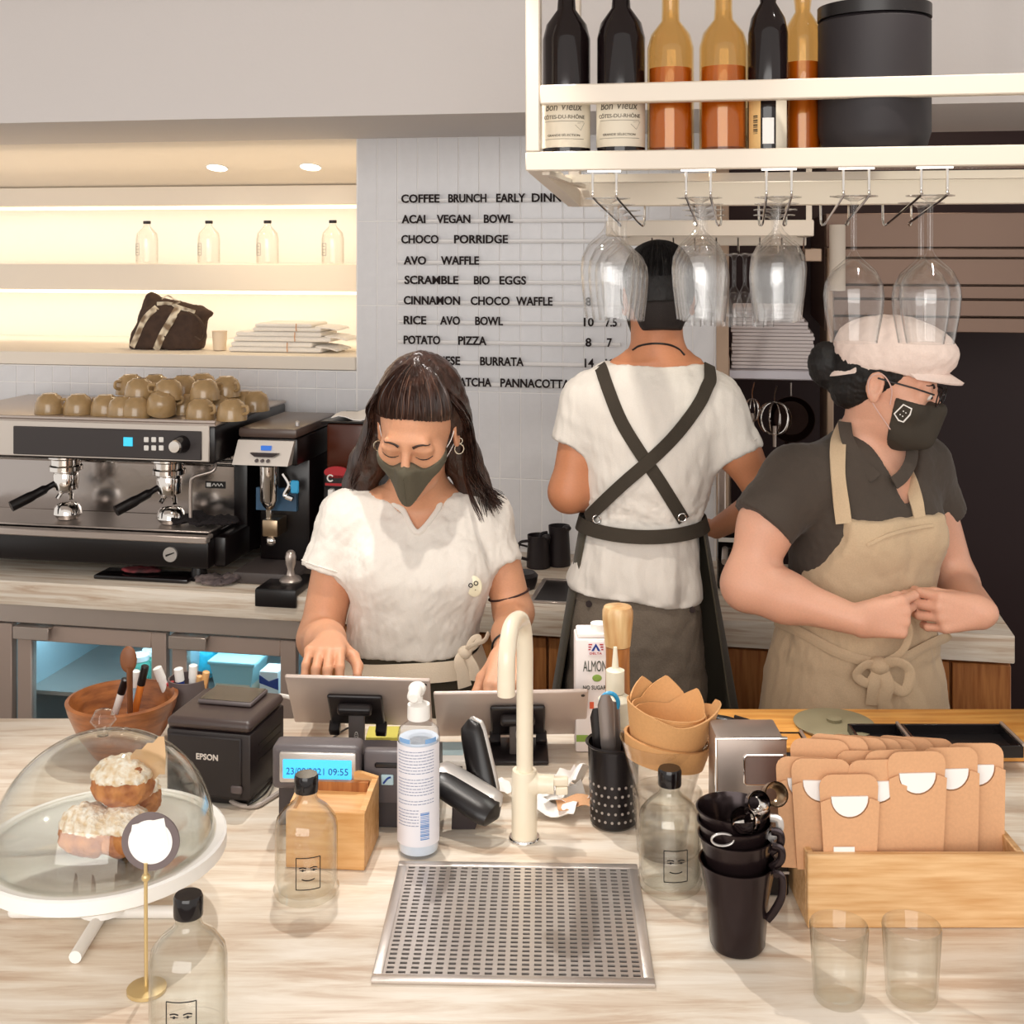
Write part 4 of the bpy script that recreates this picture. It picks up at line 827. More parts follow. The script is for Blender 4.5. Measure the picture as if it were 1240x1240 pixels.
pen(bq+[.0, .03, .02], P(165, 812, 2.08), .006, PENM[3], WHITE, 'pale blue pen leaning at the back of the wooden bowl')
pen(bq+[-.03, .02, .02], P(152, 822, 2.06), .006, WHITE, BLACK, 'white pen at the left of the wooden bowl')
p0 = bq+np.array([.02, -.02, .015]); p1 = P(157, 806, 2.02); t = T('wooden_spoon', 'dark wooden spoon leaning left in the wooden bowl', 'spoon', p0); t.part('handle', MB().tube([p0, p1], [.007, .009], 12, flat=.5), PENM[4]); t.part('spoon_head', MB().ell(p1+np.array([-.002, 0, .01]), (.014, .006, .022)), PENM[4])
# ---- receipt printer
fr_ = frame(TC_(252, 976)+np.array([0, 0, 0]), -12); W_ = .137
t = T('receipt_printer', 'black cube receipt printer with white lettering beside the cake stand', 'printer', (0, 0, 0), fr_)
PRB = mat('printer_black', '#241c1d', .42); PRT = mat('printer_top', '#3f322f', .38)
z0p, z1p = .012, .130; m = MB(); m.box(-W_/2, W_/2, 0, .13, z0p, .112, .004, 2); t.part('body', m, PRB)
m = MB(); m.box(-W_/2-.0005, W_/2+.0005, -.002, .131, .1125, z1p, .009, 4); t.part('lid', m, PRT)
t.part('front_cover', MB().box(-W_/2+.004, W_/2-.014, -.004, 0, z0p+.004, .106, .002, 1), mat('printer_front', '#1d1617', .5))
t.part('lettering', letters(MB(), 'EPSON', -.017, .018, .071, .080, -.0052, -.004, .02), mat('pale_letter', '#d8cfc8', .5), smooth=False)
t.part('button', MB().box(W_/2-.03, W_/2-.012, -.006, -.001, .024, .036, .002, 1), GREY)
m = MB()
for k in range(3): m.box(W_/2-.0003, W_/2+.0007, .03+.0*k, .115, .085-.012*k, .087-.012*k)
t.part('side_groove', m, BLACK, smooth=False)
t.part('foot', MB().box(-W_/2+.01, W_/2-.01, .01, .12, .0005, z0p, .002, 1), BLACK)
pq = fr_[1]+np.array([.01, .09, z1p+.0008]); m = MB(); m.box(-.045, .045, .055, .122, z1p+.0008, z1p+.0075, .003, 2); t = T('dark_phone', 'thin dark phone lying on top of the black printer', 'phone', (0, .07, z1p), fr_); t.part('phone_body', m, GREY); t.part('screen', MB().box(-.042, .042, .058, .119, z1p+.0076, z1p+.0082), BLACKG, smooth=False)
# pens in a dark cup behind the printer
pq = TC_(228, 893); pq[1] += .03; pq = np.array([(228-620)*2.13/F, 2.13, CZ+.001]); t = T('pen_cup', 'low dark cup of markers hidden behind the black printer', 'cup', pq)
t.part('cup_body', MB().lathe([(0, 0), (.032, 0), (.034, .1), (.0315, .1), (.029, .004), (0, .004)], pq, 28), GREY)
for x, y, dx, c1, c2, r, lab in ((190, 808, -.012, WHITE, WHITE, .009, 'white marker leaning left in the cup behind the printer'), (216, 809, -.004, BLUEP, WHITE, .009, 'blue marker with white cap in the cup behind the printer'), (206, 826, -.01, RED, RED, .008, 'short dark red marker behind the printer'), (234, 805, .006, WHITE, WHITE, .0085, 'white and red marker in the middle of the cup behind the printer'), (250, 813, .012, OAK, OAK, .007, 'beige wooden pen leaning right in the cup behind the printer'), (242, 818, .01, OAK, OAK, .006, 'second beige wooden pen beside the rightmost one behind the printer')):
    pen(pq+[dx, 0, .01], P(x, y, 2.12+.01*dx), r*.8, c1, c2, lab, 'marker', .2)
# cables
CABW = mat('white_cable', '#e9e3dc', .5)
solo('white_cable', MB().tube(catmull([P(357, 847, 2.08), P(345, 843, 2.1), P(336, 845, 2.12), P(334, 870, 2.14), C(338, 888, CZ+.004), C(348, 905, CZ+.003)], 8), .0035, 8), CABW, 'white cable looping from the left tablet down behind the printer', 'cable', C(348, 905))
solo('grey_cable', MB().tube(catmull([C(272, 965, CZ+.006), C(290, 975, CZ+.004), C(310, 976, CZ+.004), C(325, 968, CZ+.004), C(345, 955, CZ+.004)], 8), .0035, 8), mat('grey_cable', '#b3a79f', .5), 'thick grey cable curving from the printer towards the card terminal', 'cable', C(272, 965))
solo('thin_black_cable', MB().tube(catmull([C(300, 975, CZ+.01), C(322, 960, CZ+.012), C(336, 935, CZ+.01), C(342, 922, CZ+.006)], 8), .0016, 6), BLACK, 'thin black wire rising between printer and card terminal', 'cable', C(300, 975))
# ---- card terminal / cash display
fr_ = frame(TC_(430, 1001), -3); TG = mat('terminal_grey', '#423b3d', .4); px = 1.785/F
X = lambda x: (x-430)*px
t = T('cash_register', 'dark grey cash register with a blue lit display behind the wooden box', 'cash register', (0, 0, 0), fr_)
m = MB(); m.add([(X(336), 0, .0005), (X(524), 0, .0005), (X(524), 0, .105), (X(336), .0, .105), (X(336), .15, .0005), (X(524), .15, .0005), (X(524), .14, .07), (X(336), .14, .07)], [[0, 1, 2, 3], [7, 6, 5, 4], [0, 4, 5, 1], [1, 5, 6, 2], [2, 6, 7, 3], [3, 7, 4, 0]]); t.part('body', m, TG, smooth=False)
m = MB(); m.box(X(333), X(440), -.03, .012, .064, .127, .008, 3); hd = t.part('display_housing', m, mat('terminal_light_grey', '#5c5557', .4))
t.part('display_frame', MB().box(X(343), X(436), -.034, -.0295, .076, .120, .003, 2), SILVER, parent=hd)
t.part('screen', MB().box(X(348), X(431), -.0352, -.034, .083, .110, .001, 1), mat('lcd_blue', '#3fb2ea', emit=.9), parent=hd)
m = MB(); letters(m, '23/08/2021', X(352), X(398), .089, .0985, -.0358, -.0352, .0); letters(m, '09:55', X(403), X(427), .089, .0985, -.0358, -.0352, .0); t.part('date_print', m, mat('lcd_dark', '#1d5f9c', .5), parent=hd, smooth=False)
t.part('panel_right', MB().box(X(442), X(520), -.014, .006, .04, .116, .005, 2), mat('terminal_light_grey', '#5c5557', .4)); t.part('slot', MB().box(X(456), X(500), -.0165, -.0125, .092, .1, .002, 1), BLACK); t.part('badge', MB().box(X(464), X(479), -.0165, -.0135, .068, .083, .001, 1), mat('pale_blue', '#bcd6dd', .4)); t.part('badge_mark', MB().tube(catmull([(X(467), -.017, .071), (X(472), -.017, .078), (X(476), -.017, .080)], 4), .0014, 6), BLUEP)
# ---- wooden sugar box
fr_ = frame(TC_(395, 1053), -5); pk = 1.673/F; X = lambda x: (x-395)*pk
t = T('wooden_box', 'light wooden caddy with curved raised back behind the left clear bottle', 'box', (0, 0, 0), fr_); wb = .008; xa, xb = X(345), X(442); dp = .10
t.part('front_board', MB().box(xa, xb, 0, wb, .0005, .078, .001, 1), OAK); t.part('back_board', MB().prism([(xa, .0005), (xb, .0005), (xb, .086)]+[(xb-(xb-xa)*k/10, .086+.010*math.sin(PI*k/10)) for k in range(1, 10)]+[(xa, .086)], dp-wb, dp), OAK, smooth=False)
for nm, x0 in (('side_board', xa), ('side_board', xb-wb)):
    poly = [(0, 0)]; m = MB(); pp = [(wb+.0002, .0005), (dp-wb-.0002, .0005), (dp-wb-.0002, .0855), (dp*.6, .084), (dp*.3, .080), (wb+.0002, .078)]; n = len(pp)
    m.add([(x0, a, b) for a, b in pp]+[(x0+wb, a, b) for a, b in pp], [list(range(n))[::-1], [n+k for k in range(n)]]+[[k, (k+1) % n, n+(k+1) % n, n+k] for k in range(n)]); t.part(nm, m, OAK, smooth=False)
t.part('inner_panel', MB().box(xa+wb, xb-wb, wb+.0005, dp-wb-.001, .064, .07), OAK, smooth=False); t.part('inner_board', MB().box(xa+wb+.004, xb-wb-.004, dp-wb-.010, dp-wb-.001, .07, .083), OAKV, smooth=False)
# ---- sanitizer bottle
q = TC_(507, 1030)+E0*.5; t = T('sanitizer_bottle', 'clear pump bottle of sanitizer with white pump standing behind the drain tray', 'bottle', q); r = .0295
GEL = thin_glass('clear_gel_plastic', (.93, .95, .98), 1.35, .05)
t.part('bottle_body', MB().lathe([(0, .0), (r-.002, 0), (r, .004), (r, .16), (r-.002, .17), (r-.012, .178), (.014, .18), (.014, .184), (0, .184)], q, 40), GEL)
t.part('gel', MB().lathe([(0, .004), (r-.003, .004), (r-.002, .01), (r-.002, .158), (0, .158)], q, 40), mat('clear_gel', '#dfe6ee', .15))
lb = t.part('label', MB().sheet([[q+np.array([(r+.0005)*math.cos(a), (r+.0005)*math.sin(a), z]) for z in (.018, .155)] for a in np.linspace(-2.9, -.25, 24)], .0004), mat('sanitizer_label', '#e4e2e8', .5))
m = MB(); random.seed(3)
for k in range(25):
    z = .148-k*.0042
    if k in (8, 15, 18): continue
    a = -2.6; mx_ = -.75 if k < 19 else -1.5
    while a < mx_:
        b = min(a+random.uniform(.06, .22), mx_); m.tube([q+np.array([(r+.0008)*math.cos(u), (r+.0008)*math.sin(u), z+.001*(u+1.6)]) for u in np.linspace(a, b, 3)], .00055, 4, flat=1); a = b+.035
t.part('label_text', m, mat('grey_blue_print', '#8b93ad', .6), parent=lb)
m = MB()
for k in range(16):
    a = -1.35; th = random.choice((.0008, .0012, .0016)); z = .028+k*.0024
    m.sheet([[q+np.array([(r+.001)*math.cos(u), (r+.001)*math.sin(u), z+dz]) for dz in (0, th)] for u in np.linspace(-1.42, -1.0, 5)], .0003)
t.part('barcode', m, mat('barcode_blue', '#4d83c4', .5), parent=lb)
m = MB()
for a_, b_ in ((-2.5, -1.9), (-1.2, -.6)): m.sheet([[q+np.array([(r+.0011)*math.cos(u), (r+.0011)*math.sin(u), z]) for z in (.159, .165)] for u in np.linspace(a_, b_, 8)], .0004)
t.part('blue_print', m, mat('label_blue', '#7fa9d8', .5))
t.part('pump_collar', MB().lathe([(0, .184), (.0155, .184), (.016, .186), (.0155, .204), (.008, .207), (.006, .207), (.006, .215), (0, .215)], q, 32), WHITE)
m = MB(); m.tube(catmull([q+np.array([-.001, .006, .214]), q+np.array([-.001, .0, .223]), q+np.array([-.003, -.012, .226]), q+np.array([-.005, -.03, .222])], 6), [.007]*4+[.0095]*8+[.0095]*6+[.006], 16); m.ell(q+np.array([-.002, -.002, .226]), (.0125, .015, .009)); t.part('pump_head', m, WHITE)
# ---- faucet
q = TC_(635, 1016); t = T('cream_tap', 'tall cream swan-neck tap rising behind the drain tray', 'tap', q); yb = q[1]
t.part('flange', MB().lathe([(0, .0005), (.0225, .0005), (.0225, .003), (.021, .005), (0, .005)], q, 36), CHROME)
zr_ = lambda y, d=yb: CAMZ-(y-HOR)*d/F-CZ
t.part('lower_column', MB().lathe([(0, .005), (.0182, .005), (.0182, zr_(936)-.002), (.017, zr_(932)), (0, zr_(932))], q, 36), CREAM)
top = zr_(760)
p_ = [q+np.array([.0005, 0, zr_(933)]), q+np.array([.0005, 0, .2]), q+np.array([.0005, 0, top-.03]), P(633, 758, yb-.008), P(628, 750, yb-.04), P(619, 760, yb-.085), P(614, 790, yb-.115), P(613, 825, yb-.12), P(613, 842, yb-.12)]
pp = catmull(p_, 8); rs = np.full(len(pp), .0118); t.part('spout', MB().tube(pp, rs, 24, up=(0, 1, 0)), CREAM)
hz = zr_(948); m = MB(); m.tube([q+np.array([.008, 0, hz]), q+np.array([.02, -.002, hz]), q+np.array([.0205, -.002, hz]), q+np.array([.042, -.004, hz])], [.019, .014, .0135, .0135], 24); t.part('valve', m, CREAM)
t.part('lever', MB().box(q[0]+.04, q[0]+.062, yb-.012, yb+.0, q[2]+hz+.0, q[2]+hz+.011, .002, 2), CREAM); t.part('lever_end', MB().box(q[0]+.044, q[0]+.0615, yb-.0135, yb+.002, q[2]+hz-.012, q[2]+hz-.0005, .002, 2), CREAM)
# ---- drain tray
fr_ = frame(TC_(627, 1049), -1.5); wx = .162; dz = .275
t = T('drain_tray', 'square stainless drain tray with slotted grate at the front of the counter', 'tray', (0, 0, 0), fr_)
TS = mat('tray_steel', '#cfc6bf', .35, .75, .05, 60); m = MB(); bw = .0125
m.box(-wx, wx, -.0, -bw, .0005, .006, .0015, 2); m.box(-wx, wx, -dz, -dz+bw, .0005, .006, .0015, 2); m.box(-wx, -wx+bw, -dz+bw, -bw, .0005, .006, .0015, 2); m.box(wx-bw, wx, -dz+bw, -bw, .0005, .006, .0015, 2); t.part('frame', m, TS)
t.part('basin', MB().box(-wx+bw, wx-bw, -dz+bw, -bw, .0004, .0012), mat('painted_recess_shade', '#3a302d', .5, .3), smooth=False)  # thin dark sheet, its colour painting the shade of a recess below the grate
nx, ny = 21, 27; cw = (2*wx-2*bw)/nx; ch = (dz-2*bw)/ny; m = MB()
for i in range(nx+1): x = -wx+bw+i*cw; m.box(x-cw*.2, x+cw*.2, -dz+bw, -bw, .0035, .0052)
for j in range(ny+1): y = -bw-j*ch; m.box(-wx+bw, wx-bw, y-ch*.26, y+ch*.26, .0034, .0051)
t.part('grate', m, TS, smooth=False, kind='stuff')
# ---- tablets on stands
TABM = mat('tablet_grey', '#c6b5ab', .35, .35); STB = mat('stand_black', '#221c1d', .4); STG = mat('stand_grey', '#5a5250', .4)
def tablet(tl, tr, bl, br, dt, db, stand_x, plate, pole_w, base_y, lab, camera_right):
    a, b, c, d_ = P(*tl, dt), P(*tr, dt), P(*br, db), P(*bl, db); cen = (a+b+c+d_)/4; root = np.array([cen[0], db, CZ])
    t = T('tablet', lab, 'tablet', cen, group='tablets on stands'); u = unit(b-a); w_ = unit((d_-a)-u*np.dot(d_-a, u)); n_ = np.cross(u, w_); W2 = np.linalg.norm(b-a)/2; H2 = np.linalg.norm(d_-a)/2
    R = np.eye(4); R[:3, 0] = u; R[:3, 1] = n_; R[:3, 2] = -w_; R[:3, 3] = cen; f = 1. if n_[1] < 0 else -1.
    t.part('tablet_back', MB().box(-W2, W2, -.0035, .0035, -H2, H2, .003, 3, M=R), TABM); t.part('screen', MB().box(-W2+.006, W2-.006, *( (-.0042, -.0036) if f > 0 else (.0036, .0042)), -H2+.006, H2-.006, M=R), BLACKG, smooth=False)
    cs = 1. if camera_right else -1.; yb_ = .0035 if f > 0 else -.0045; yy = (.0035, .0045) if f > 0 else (-.0045, -.0035)
    t.part('camera_lens', MB().tube([R[:3, :3]@np.array([W2*.93, f*.0036, H2-.010])+cen, R[:3, :3]@np.array([W2*.93, f*.0048, H2-.010])+cen], .003, 14), BLACKG)
    # stand: plate, bar, pole, base
    s_ = T('tablet_stand', 'black swivel stand carrying the '+lab.split(',')[0].replace('grey tablet', 'tablet'), 'stand', root, group='tablet stands')
    lx = (R[:3, :3].T@(P(stand_x, 860, db)-cen))[0]; px0, px1, pz0, pz1 = plate
    s_.part('back_plate', MB().box(lx-px0, lx+px1, *((.0052, .013) if f > 0 else (-.013, -.0052)), pz0, pz1, .004, 3, M=R), STB)
    s_.part('clamp', MB().box(lx-px0*.62, lx+px1*.62, *((.0135, .03) if f > 0 else (-.03, -.0135)), pz1-.03, pz1-.012, .005, 3, M=R), STB)
    hd = R[:3, :3]@np.array([lx, f*.028, pz1-.035])+cen; foot = np.array([(stand_x-620)*(db-.02)/F, hd[1]+.012, CZ+.008])
    s_.part('pole', MB().box(foot[0]-pole_w/2, foot[0]+pole_w/2, foot[1]-.007, foot[1]+.007, foot[2], hd[2]+.006, .003, 2), STG)
    zz = foot[2]+.02; lm = MB()
    lm.tube([(foot[0]+.003*math.cos(a), foot[1]-.0078, zz+.014+.009*math.sin(a)*1.) for a in np.linspace(0, 2*PI, 20)[:-1]], .0006, 4, closed=True)
    for k in range(3): lm.tube([(foot[0]+.0018*math.cos(a), foot[1]-.0078, zz+.008+.006*k+.0018*math.sin(a)) for a in np.linspace(0, 2*PI, 12)[:-1]], .0005, 4, closed=True)
    s_.part('stand_mark', lm, SILVER)
    for sg in (-1, 1): s_.part('corner_block', MB().box(lx+sg*px0*.86-.009, lx+sg*px0*.86+.009, *((.006, .026) if f > 0 else (-.026, -.006)), pz0-.016, pz0+.002, .002, 1, M=R), STB)
    s_.part('base', MB().box(foot[0]-.05, foot[0]+.05, foot[1]-.03, foot[1]+.07, CZ+.0008, CZ+.008, .003, 2), STB); return R, cen
tablet((343, 817), (519, 822), (357, 872), (527, 880), 1.98, 2.09, 436, (.045, .045, -.058, .035), .026, 905, 'left grey tablet, seen from behind in front of the first woman', 1)
tablet((524, 838), (712, 835), (535, 889), (706, 889), 2.0, 2.1, 627, (.045, .045, -.05, .04), .028, 930, 'right grey tablet, seen from behind beside the cream tap', 1)
# ---- phone handsets
q = TC_(572, 1003); t = T('phone_cradle', 'black cradle with grey edge lying low between sanitizer and tap', 'phone cradle', q)
def blade(p0, p1, w0, w1, th, up=(1, 0, 0), n=14):   # rounded slab between two points
    p0, p1 = np.array(p0), np.array(p1); L = np.linspace(0, 1, n); pts = p0+(p1-p0)*L[:, None]; pf = np.sqrt(np.clip(1-(2*L-1)**8, .02, 1)); return pts, (w0+(w1-w0)*L)*pf
pts, rs = blade(P(524, 940, 1.80)+np.array([0, 0, 0]), P(603, 990, 1.745), .024, .027, .012); m = MB().tube(pts, rs, 20, flat=.62, up=(0, -.2, 1)); t.part('handset_rest', m, BLACK)
pts2 = pts+np.array([.004, .012, .011]); t.part('grey_edge', MB().tube(pts2, rs*.86, 20, flat=.35, up=(0, -.2, 1)), SILVER)
m = MB(); m.prism([(q[0]-.03, CZ+.001), (q[0]+.004, CZ+.001), (q[0]+.02, CZ+.045), (q[0]-.028, CZ+.06)], q[1]-.005, q[1]+.07); t.part('wedge_base', m, DARK, smooth=False)
t = T('phone_handset', 'black cordless handset with silver rim leaning upright beside the tap', 'phone', P(600, 985, 1.80)); pts, rs = blade(P(568, 871, 1.85), P(590, 978, 1.80), .0185, .0225, .012)
t.part('handset_body', MB().tube(pts, rs, 20, flat=.55, up=(.35, 1, .2)), BLACK); t.part('silver_rim', MB().tube(pts+np.array([.0045, .006, .002]), rs*.99, 20, flat=.40, up=(.35, 1, .2)), SILVER)
q = TC_(546, 928); t = T('white_terminal', 'small white card reader lying behind the sanitizer bottle', 'card reader', q); t.part('reader_body', MB().box(q[0]-.03, q[0]+.03, q[1]-.03, q[1]+.05, CZ+.001, CZ+.022, .005, 2), WHITE); t.part('reader_slot', MB().box(q[0]-.012, q[0]+.02, q[1]-.0312, q[1]-.0302, CZ+.01, CZ+.013), GREY); t.part('keypad', MB().box(q[0]-.02, q[0]+.02, q[1]-.01, q[1]+.04, CZ+.0222, CZ+.0232), mat('pale_blue', '#bcd6dd', .4))
for k, (pts) in enumerate(([(545, 940), (560, 925), (575, 932), (588, 945)], [(548, 950), (556, 935), (562, 950), (570, 958)], [(380, 905), (398, 897), (415, 885), (425, 880)])):
    solo('thin_cable', MB().tube(catmull([C(x, y, CZ+.004+.003*(i % 2)) for i, (x, y) in enumerate(pts)], 8), .0018, 6), (CABW if k < 2 else BLACK), ['pale cable winding behind the phone cradle', 'short pale cable looping at the phone cradle', 'black cable by the left tablet stand'][k], 'cable', C(*pts[0]))
q = TC_(462, 893); solo('yellow_notepad', MB().box(q[0]-.025, q[0]+.03, q[1]-.02, q[1]+.03, CZ+.001, CZ+.008, .001, 1), mat('yellow_green_paper', '#c9bf58', .7), 'yellow-green notepad under the left tablet', 'notepad', q)
# ---- receipts
for k, (x, y, w_, h_, rz_, rx_, amp, lab) in enumerate(((682, 975, .055, .045, 12, 0, .006, 'crumpled white receipt on top of the paper heap behind the tap'), (672, 988, .05, .03, -20, 0, .005, 'curled receipt at the front of the paper heap'), (696, 962, .03, .06, -28, 0, .010, 'upright curled receipt leaning right in the paper heap'), (664, 966, .06, .035, 35, 0, .004, 'white slip under the tap lever'), (700, 985, .05, .03, 8, 0, .003, 'brown-edged slip nearest the perforated cup'), (600, 965, .03, .04, 20, 0, .003, 'white slip poking out left of the tap column'))):
    q = TC_(x, y)+np.array([0, 0, .006+.007*k]); rn = np.random.default_rng(k)
    G = [[np.array([1.3*w_*(i/8-.5), 1.3*h_*(j/6-.5), amp*(math.sin(i*.9+k)+math.cos(j*1.1+k*2))+.002*rn.normal()*.4+(.02*(i/8)**3 if k == 2 else 0)]) for j in range(7)] for i in range(9)]
    G = rotz(np.array(G), math.radians(rz_)); lowest = G[..., 2].min(); G[..., 2] += -lowest+.0025*k+.001; G = G+np.array([q[0], q[1], CZ])
    solo('receipt', MB().sheet(G, .0006), PAPER if k != 4 else KRAFT, lab, 'receipt', (q[0], q[1], CZ), group='receipts behind the tap')
solo('paper_clip_board', MB().box(*(lambda q: (q[0]-.035, q[0]+.03, q[1]-.02, q[1]+.03))(TC_(690, 1000)), CZ+.0005, CZ+.0012, 0), KRAFT, 'flat brown paper lying beneath the receipts', 'paper', TC_(690, 1000)) if False else None
# ---- perforated cutlery cup
q = TC_(743, 996)+E0*.5; t = T('perforated_cup', 'black perforated metal cutlery cup with scissors and knives beside the glass vase', 'cutlery cup', q); r0, r1, hh = .034, .0375, .118
BM = mat('black_metal', '#1b1618', .25, .3); t.part('cup_body', MB().lathe([(0, .0), (r0-.004, .0), (r0, .004), (r1, hh-.004), (r1+.004, hh), (r1+.002, hh+.002), (r1-.001, hh), (r0-.0015, .006), (0, .004)], q, 40), BM)
m = MB()
for row in range(5):
    for k in range(22):
        a = 2*PI*(k+.5*(row % 2))/22; z = .014+.0125*row; rr_ = r0+(r1-r0)*z/hh; n_ = np.array([math.cos(a), math.sin(a), 0]); c = q+n_*rr_+np.array([0, 0, z]); m.tube([c+n_*-.0005, c+n_*.0005], .0021, 8)
t.part('hole_dot', m, mat('painted_hole_light', '#9c9188', .6), kind='stuff')  # solid pale dots, coloured as light showing through the perforations
SG = mat('steel_grey', '#8d8480', .3, .6)
def knife(p1, w_, hm, lab, nm, blade_m=SG, off=(0, 0)):
    p0 = q+np.array([off[0], off[1], .01]); p1 = np.array(p1); t = T(nm, lab, nm.replace('_', ' '), p0); mid = p0+(p1-p0)*.5
    t.part('shaft', MB().tube([p0, mid], [w_*.6, w_*.8], 10, flat=.25, up=(0, 1, 0)), blade_m); t.part('handle', MB().tube([mid, mid+(p1-mid)*.2, mid+(p1-mid)*.85, p1], [w_*.8, w_, w_*1.1, w_*.6], 12, flat=.4, up=(0, 1, 0)), hm)
knife(P(722, 858, 1.80), .009, BLACK, 'black handled tongs leaning left in the perforated cup', 'tongs', off=(-.012, 0)); knife(P(733, 842, 1.79), .011, SG, 'grey steel spatula in the middle of the perforated cup', 'spatula', off=(-.002, -.008)); knife(P(742, 850, 1.83), .009, SG, 'dark grey knife at the back of the perforated cup', 'knife', off=(.008, .012))
c0 = P(738, 852, 1.83); t = T('scissors', 'scissors with a bright blue ring handle in the perforated cup', 'scissors', q+np.array([.0, .016, .01])); t.part('blade', MB().tube([q+np.array([.0, .018, .01]), c0+np.array([0, 0, -.014])], [.004, .006], 8, flat=.4), SG)
t.part('ring_handle', MB().tube([c0+np.array([.013*math.cos(a), 0, .0155*math.sin(a)]) for a in np.linspace(0, 2*PI, 22)[:-1]], .0032, 8, closed=True), CYAN)
# ---- glass vases with kraft cups
q = TC_(808, 1032)+E0*.5; d = q[1]; 
t = T('outer_tumbler', 'wide clear plastic tumbler, lower one, behind the right clear bottle', 'tumbler', q); t.part('tumbler', MB().lathe([(0, .001), (.038, .001), (.042, .004), (.0485, .085), (.0465, .085), (.040, .008), (0, .006)], q, 44), AMBERL)
q2 = q+np.array([-.004, 0, .010]); t = T('tall_vase', 'tall flared clear vase holding brown kraft cups right of the perforated cup', 'vase', q2); t.part('vase_body', MB().lathe([(0, .0), (.028, .0), (.031, .004), (.044, .085) if False else (.040, .075), (.062, .150), (.060, .150), (.0385, .075), (.0295, .008), (0, .006)], q2, 48), AMBERL)
def tilt_cup(c, r0, r1, h, rx, ry, rimf, nm, lab, th=.0022, peaks=None, mt=KRAFTD):
    M = np.array(Mx(c, rx=rx, ry=ry)); n = 96; G = []
    for k in range(n):
        a = 2*PI*k/n; ht = h+rimf(a); G.append([np.array([(r0+(r1-r0)*u*ht/h)*math.cos(a), (r0+(r1-r0)*u*ht/h)*math.sin(a), u*ht]) for u in np.linspace(0, 1, 8)])
    m = MB().sheet(np.array(G), th, wrap=True, M=M); m.lathe([(0, 0), (r0, 0), (r0, .002), (0, .002)], seg=48, M=M)
    return solo(nm, m, mt, lab, 'cup', c, group='kraft cups in the vase')
# angle 0 = right, -pi/2 = front
def saw(a):   # high pointed flaps at the back, smooth low front
    a = a % (2*PI); return 0
def rim_main(a):
    u = math.sin(a); b = math.cos(a)
    return .028*max(0, b)**2*(1 if u < .3 else .7)+.012*max(0, -b)-.004
def rim_pk(ph): return lambda a: (lambda f: .030*max(0, 1-abs(f)/.75)**.9)(((a-ph+PI) % (2*PI))-PI)
qc = q2+np.array([.0, 0, .142])
tilt_cup(qc+np.array([.0, 0, -.024]), .0525, .0590, .030, -4, 9, lambda a: 0, 'kraft_cup', 'lowest brown kraft cup, only its thick rim showing on the vase', .004)
tilt_cup(qc+np.array([.001, 0, -.012]), .0465, .0600, .054, -4, 9, rim_main, 'kraft_cup', 'large outer kraft cup with a high right-hand flap, tilted in the vase')
tilt_cup(qc+np.array([-.001, .002, -.006]), .0425, .0535, .048, -2, 7, rim_pk(2.15), 'kraft_cup', 'kraft cup whose pointed flap is the leftmost of three peaks')
tilt_cup(qc+np.array([.0005, .001, .000]), .041, .0505, .046, -2, 7, rim_pk(1.55), 'kraft_cup', 'kraft cup whose pointed flap is the middle of three peaks')
tilt_cup(qc+np.array([.002, -.002, .002]), .039, .0475, .038, -2, 7, rim_pk(.7), 'kraft_cup', 'innermost kraft cup whose flap is the right of three peaks')
# ---- stacked black pitchers with spoons
q = TC_(893, 1146)+E0*.5; BC = mat('black_bronze', '#2c2122', .2, .6)
ORDn = ['bottom and largest', 'second from the bottom', 'third from the bottom', 'top']; zs = [0, .030, .046, .060]
for i in range(4):
    c = q+np.array([-.0015*i, .002*i, zs[i]]); s_ = 1-.015*i; t = T('black_pitcher', ORDn[i]+' black metal pitcher of the nested stack beside the bamboo box', 'pitcher', c, group='nested black pitchers')
    pf = [(0, .001), (.030, .001), (.033, .006), (.037, .06), (.0445, .098), (.0465, .104), (.0445, .104), (.0425, .098), (.035, .06), (.031, .008), (0, .005)]
    if i: pf = [(.0, .05)]+[(.0345 if 0 else .034, .0505), (.0360, .066), (.0435, .098), (.0465, .104), (.0445, .1045), (.0415, .098), (.034, .066), (.0325, .053), (0, .052)]
    t.part('pitcher_body', MB().lathe([(a*s_, b) for a, b in pf], c, 48), BC)
    a = -.55+.06*i; u = np.array([math.cos(a), math.sin(a), 0]); h1 = [c+u*.045+[0, 0, .099], c+u*.055+[0, 0, .098], c+u*.055+[0, 0, .085 if i else .075], c+u*(.043 if i else .046)+[0, 0, .073 if i else .055]]
    if i == 0: h1.append(c+u*.037+[0, 0, .042])
    t.part('handle', MB().tube(catmull(h1, 6), .005, 10, flat=.45, up=(u[1], -u[0], 0)), SILVER if i == 3 else BC)
c = q+np.array([0, 0, zs[3]]); M3 = c+np.array([-.02, -.03, .085])
t = T('tea_strainer', 'small pale oval ring hooked on the front rim of the top pitcher', 'ring', M3+np.array([0, -.012, 0])); t.part('ring', MB().tube([M3+np.array([-.004+.013*math.cos(a), -.006, .009*math.sin(a)*.8]) for a in np.linspace(0, 2*PI, 20)[:-1]], .0022, 8, closed=True, flat=.6), SILVER)
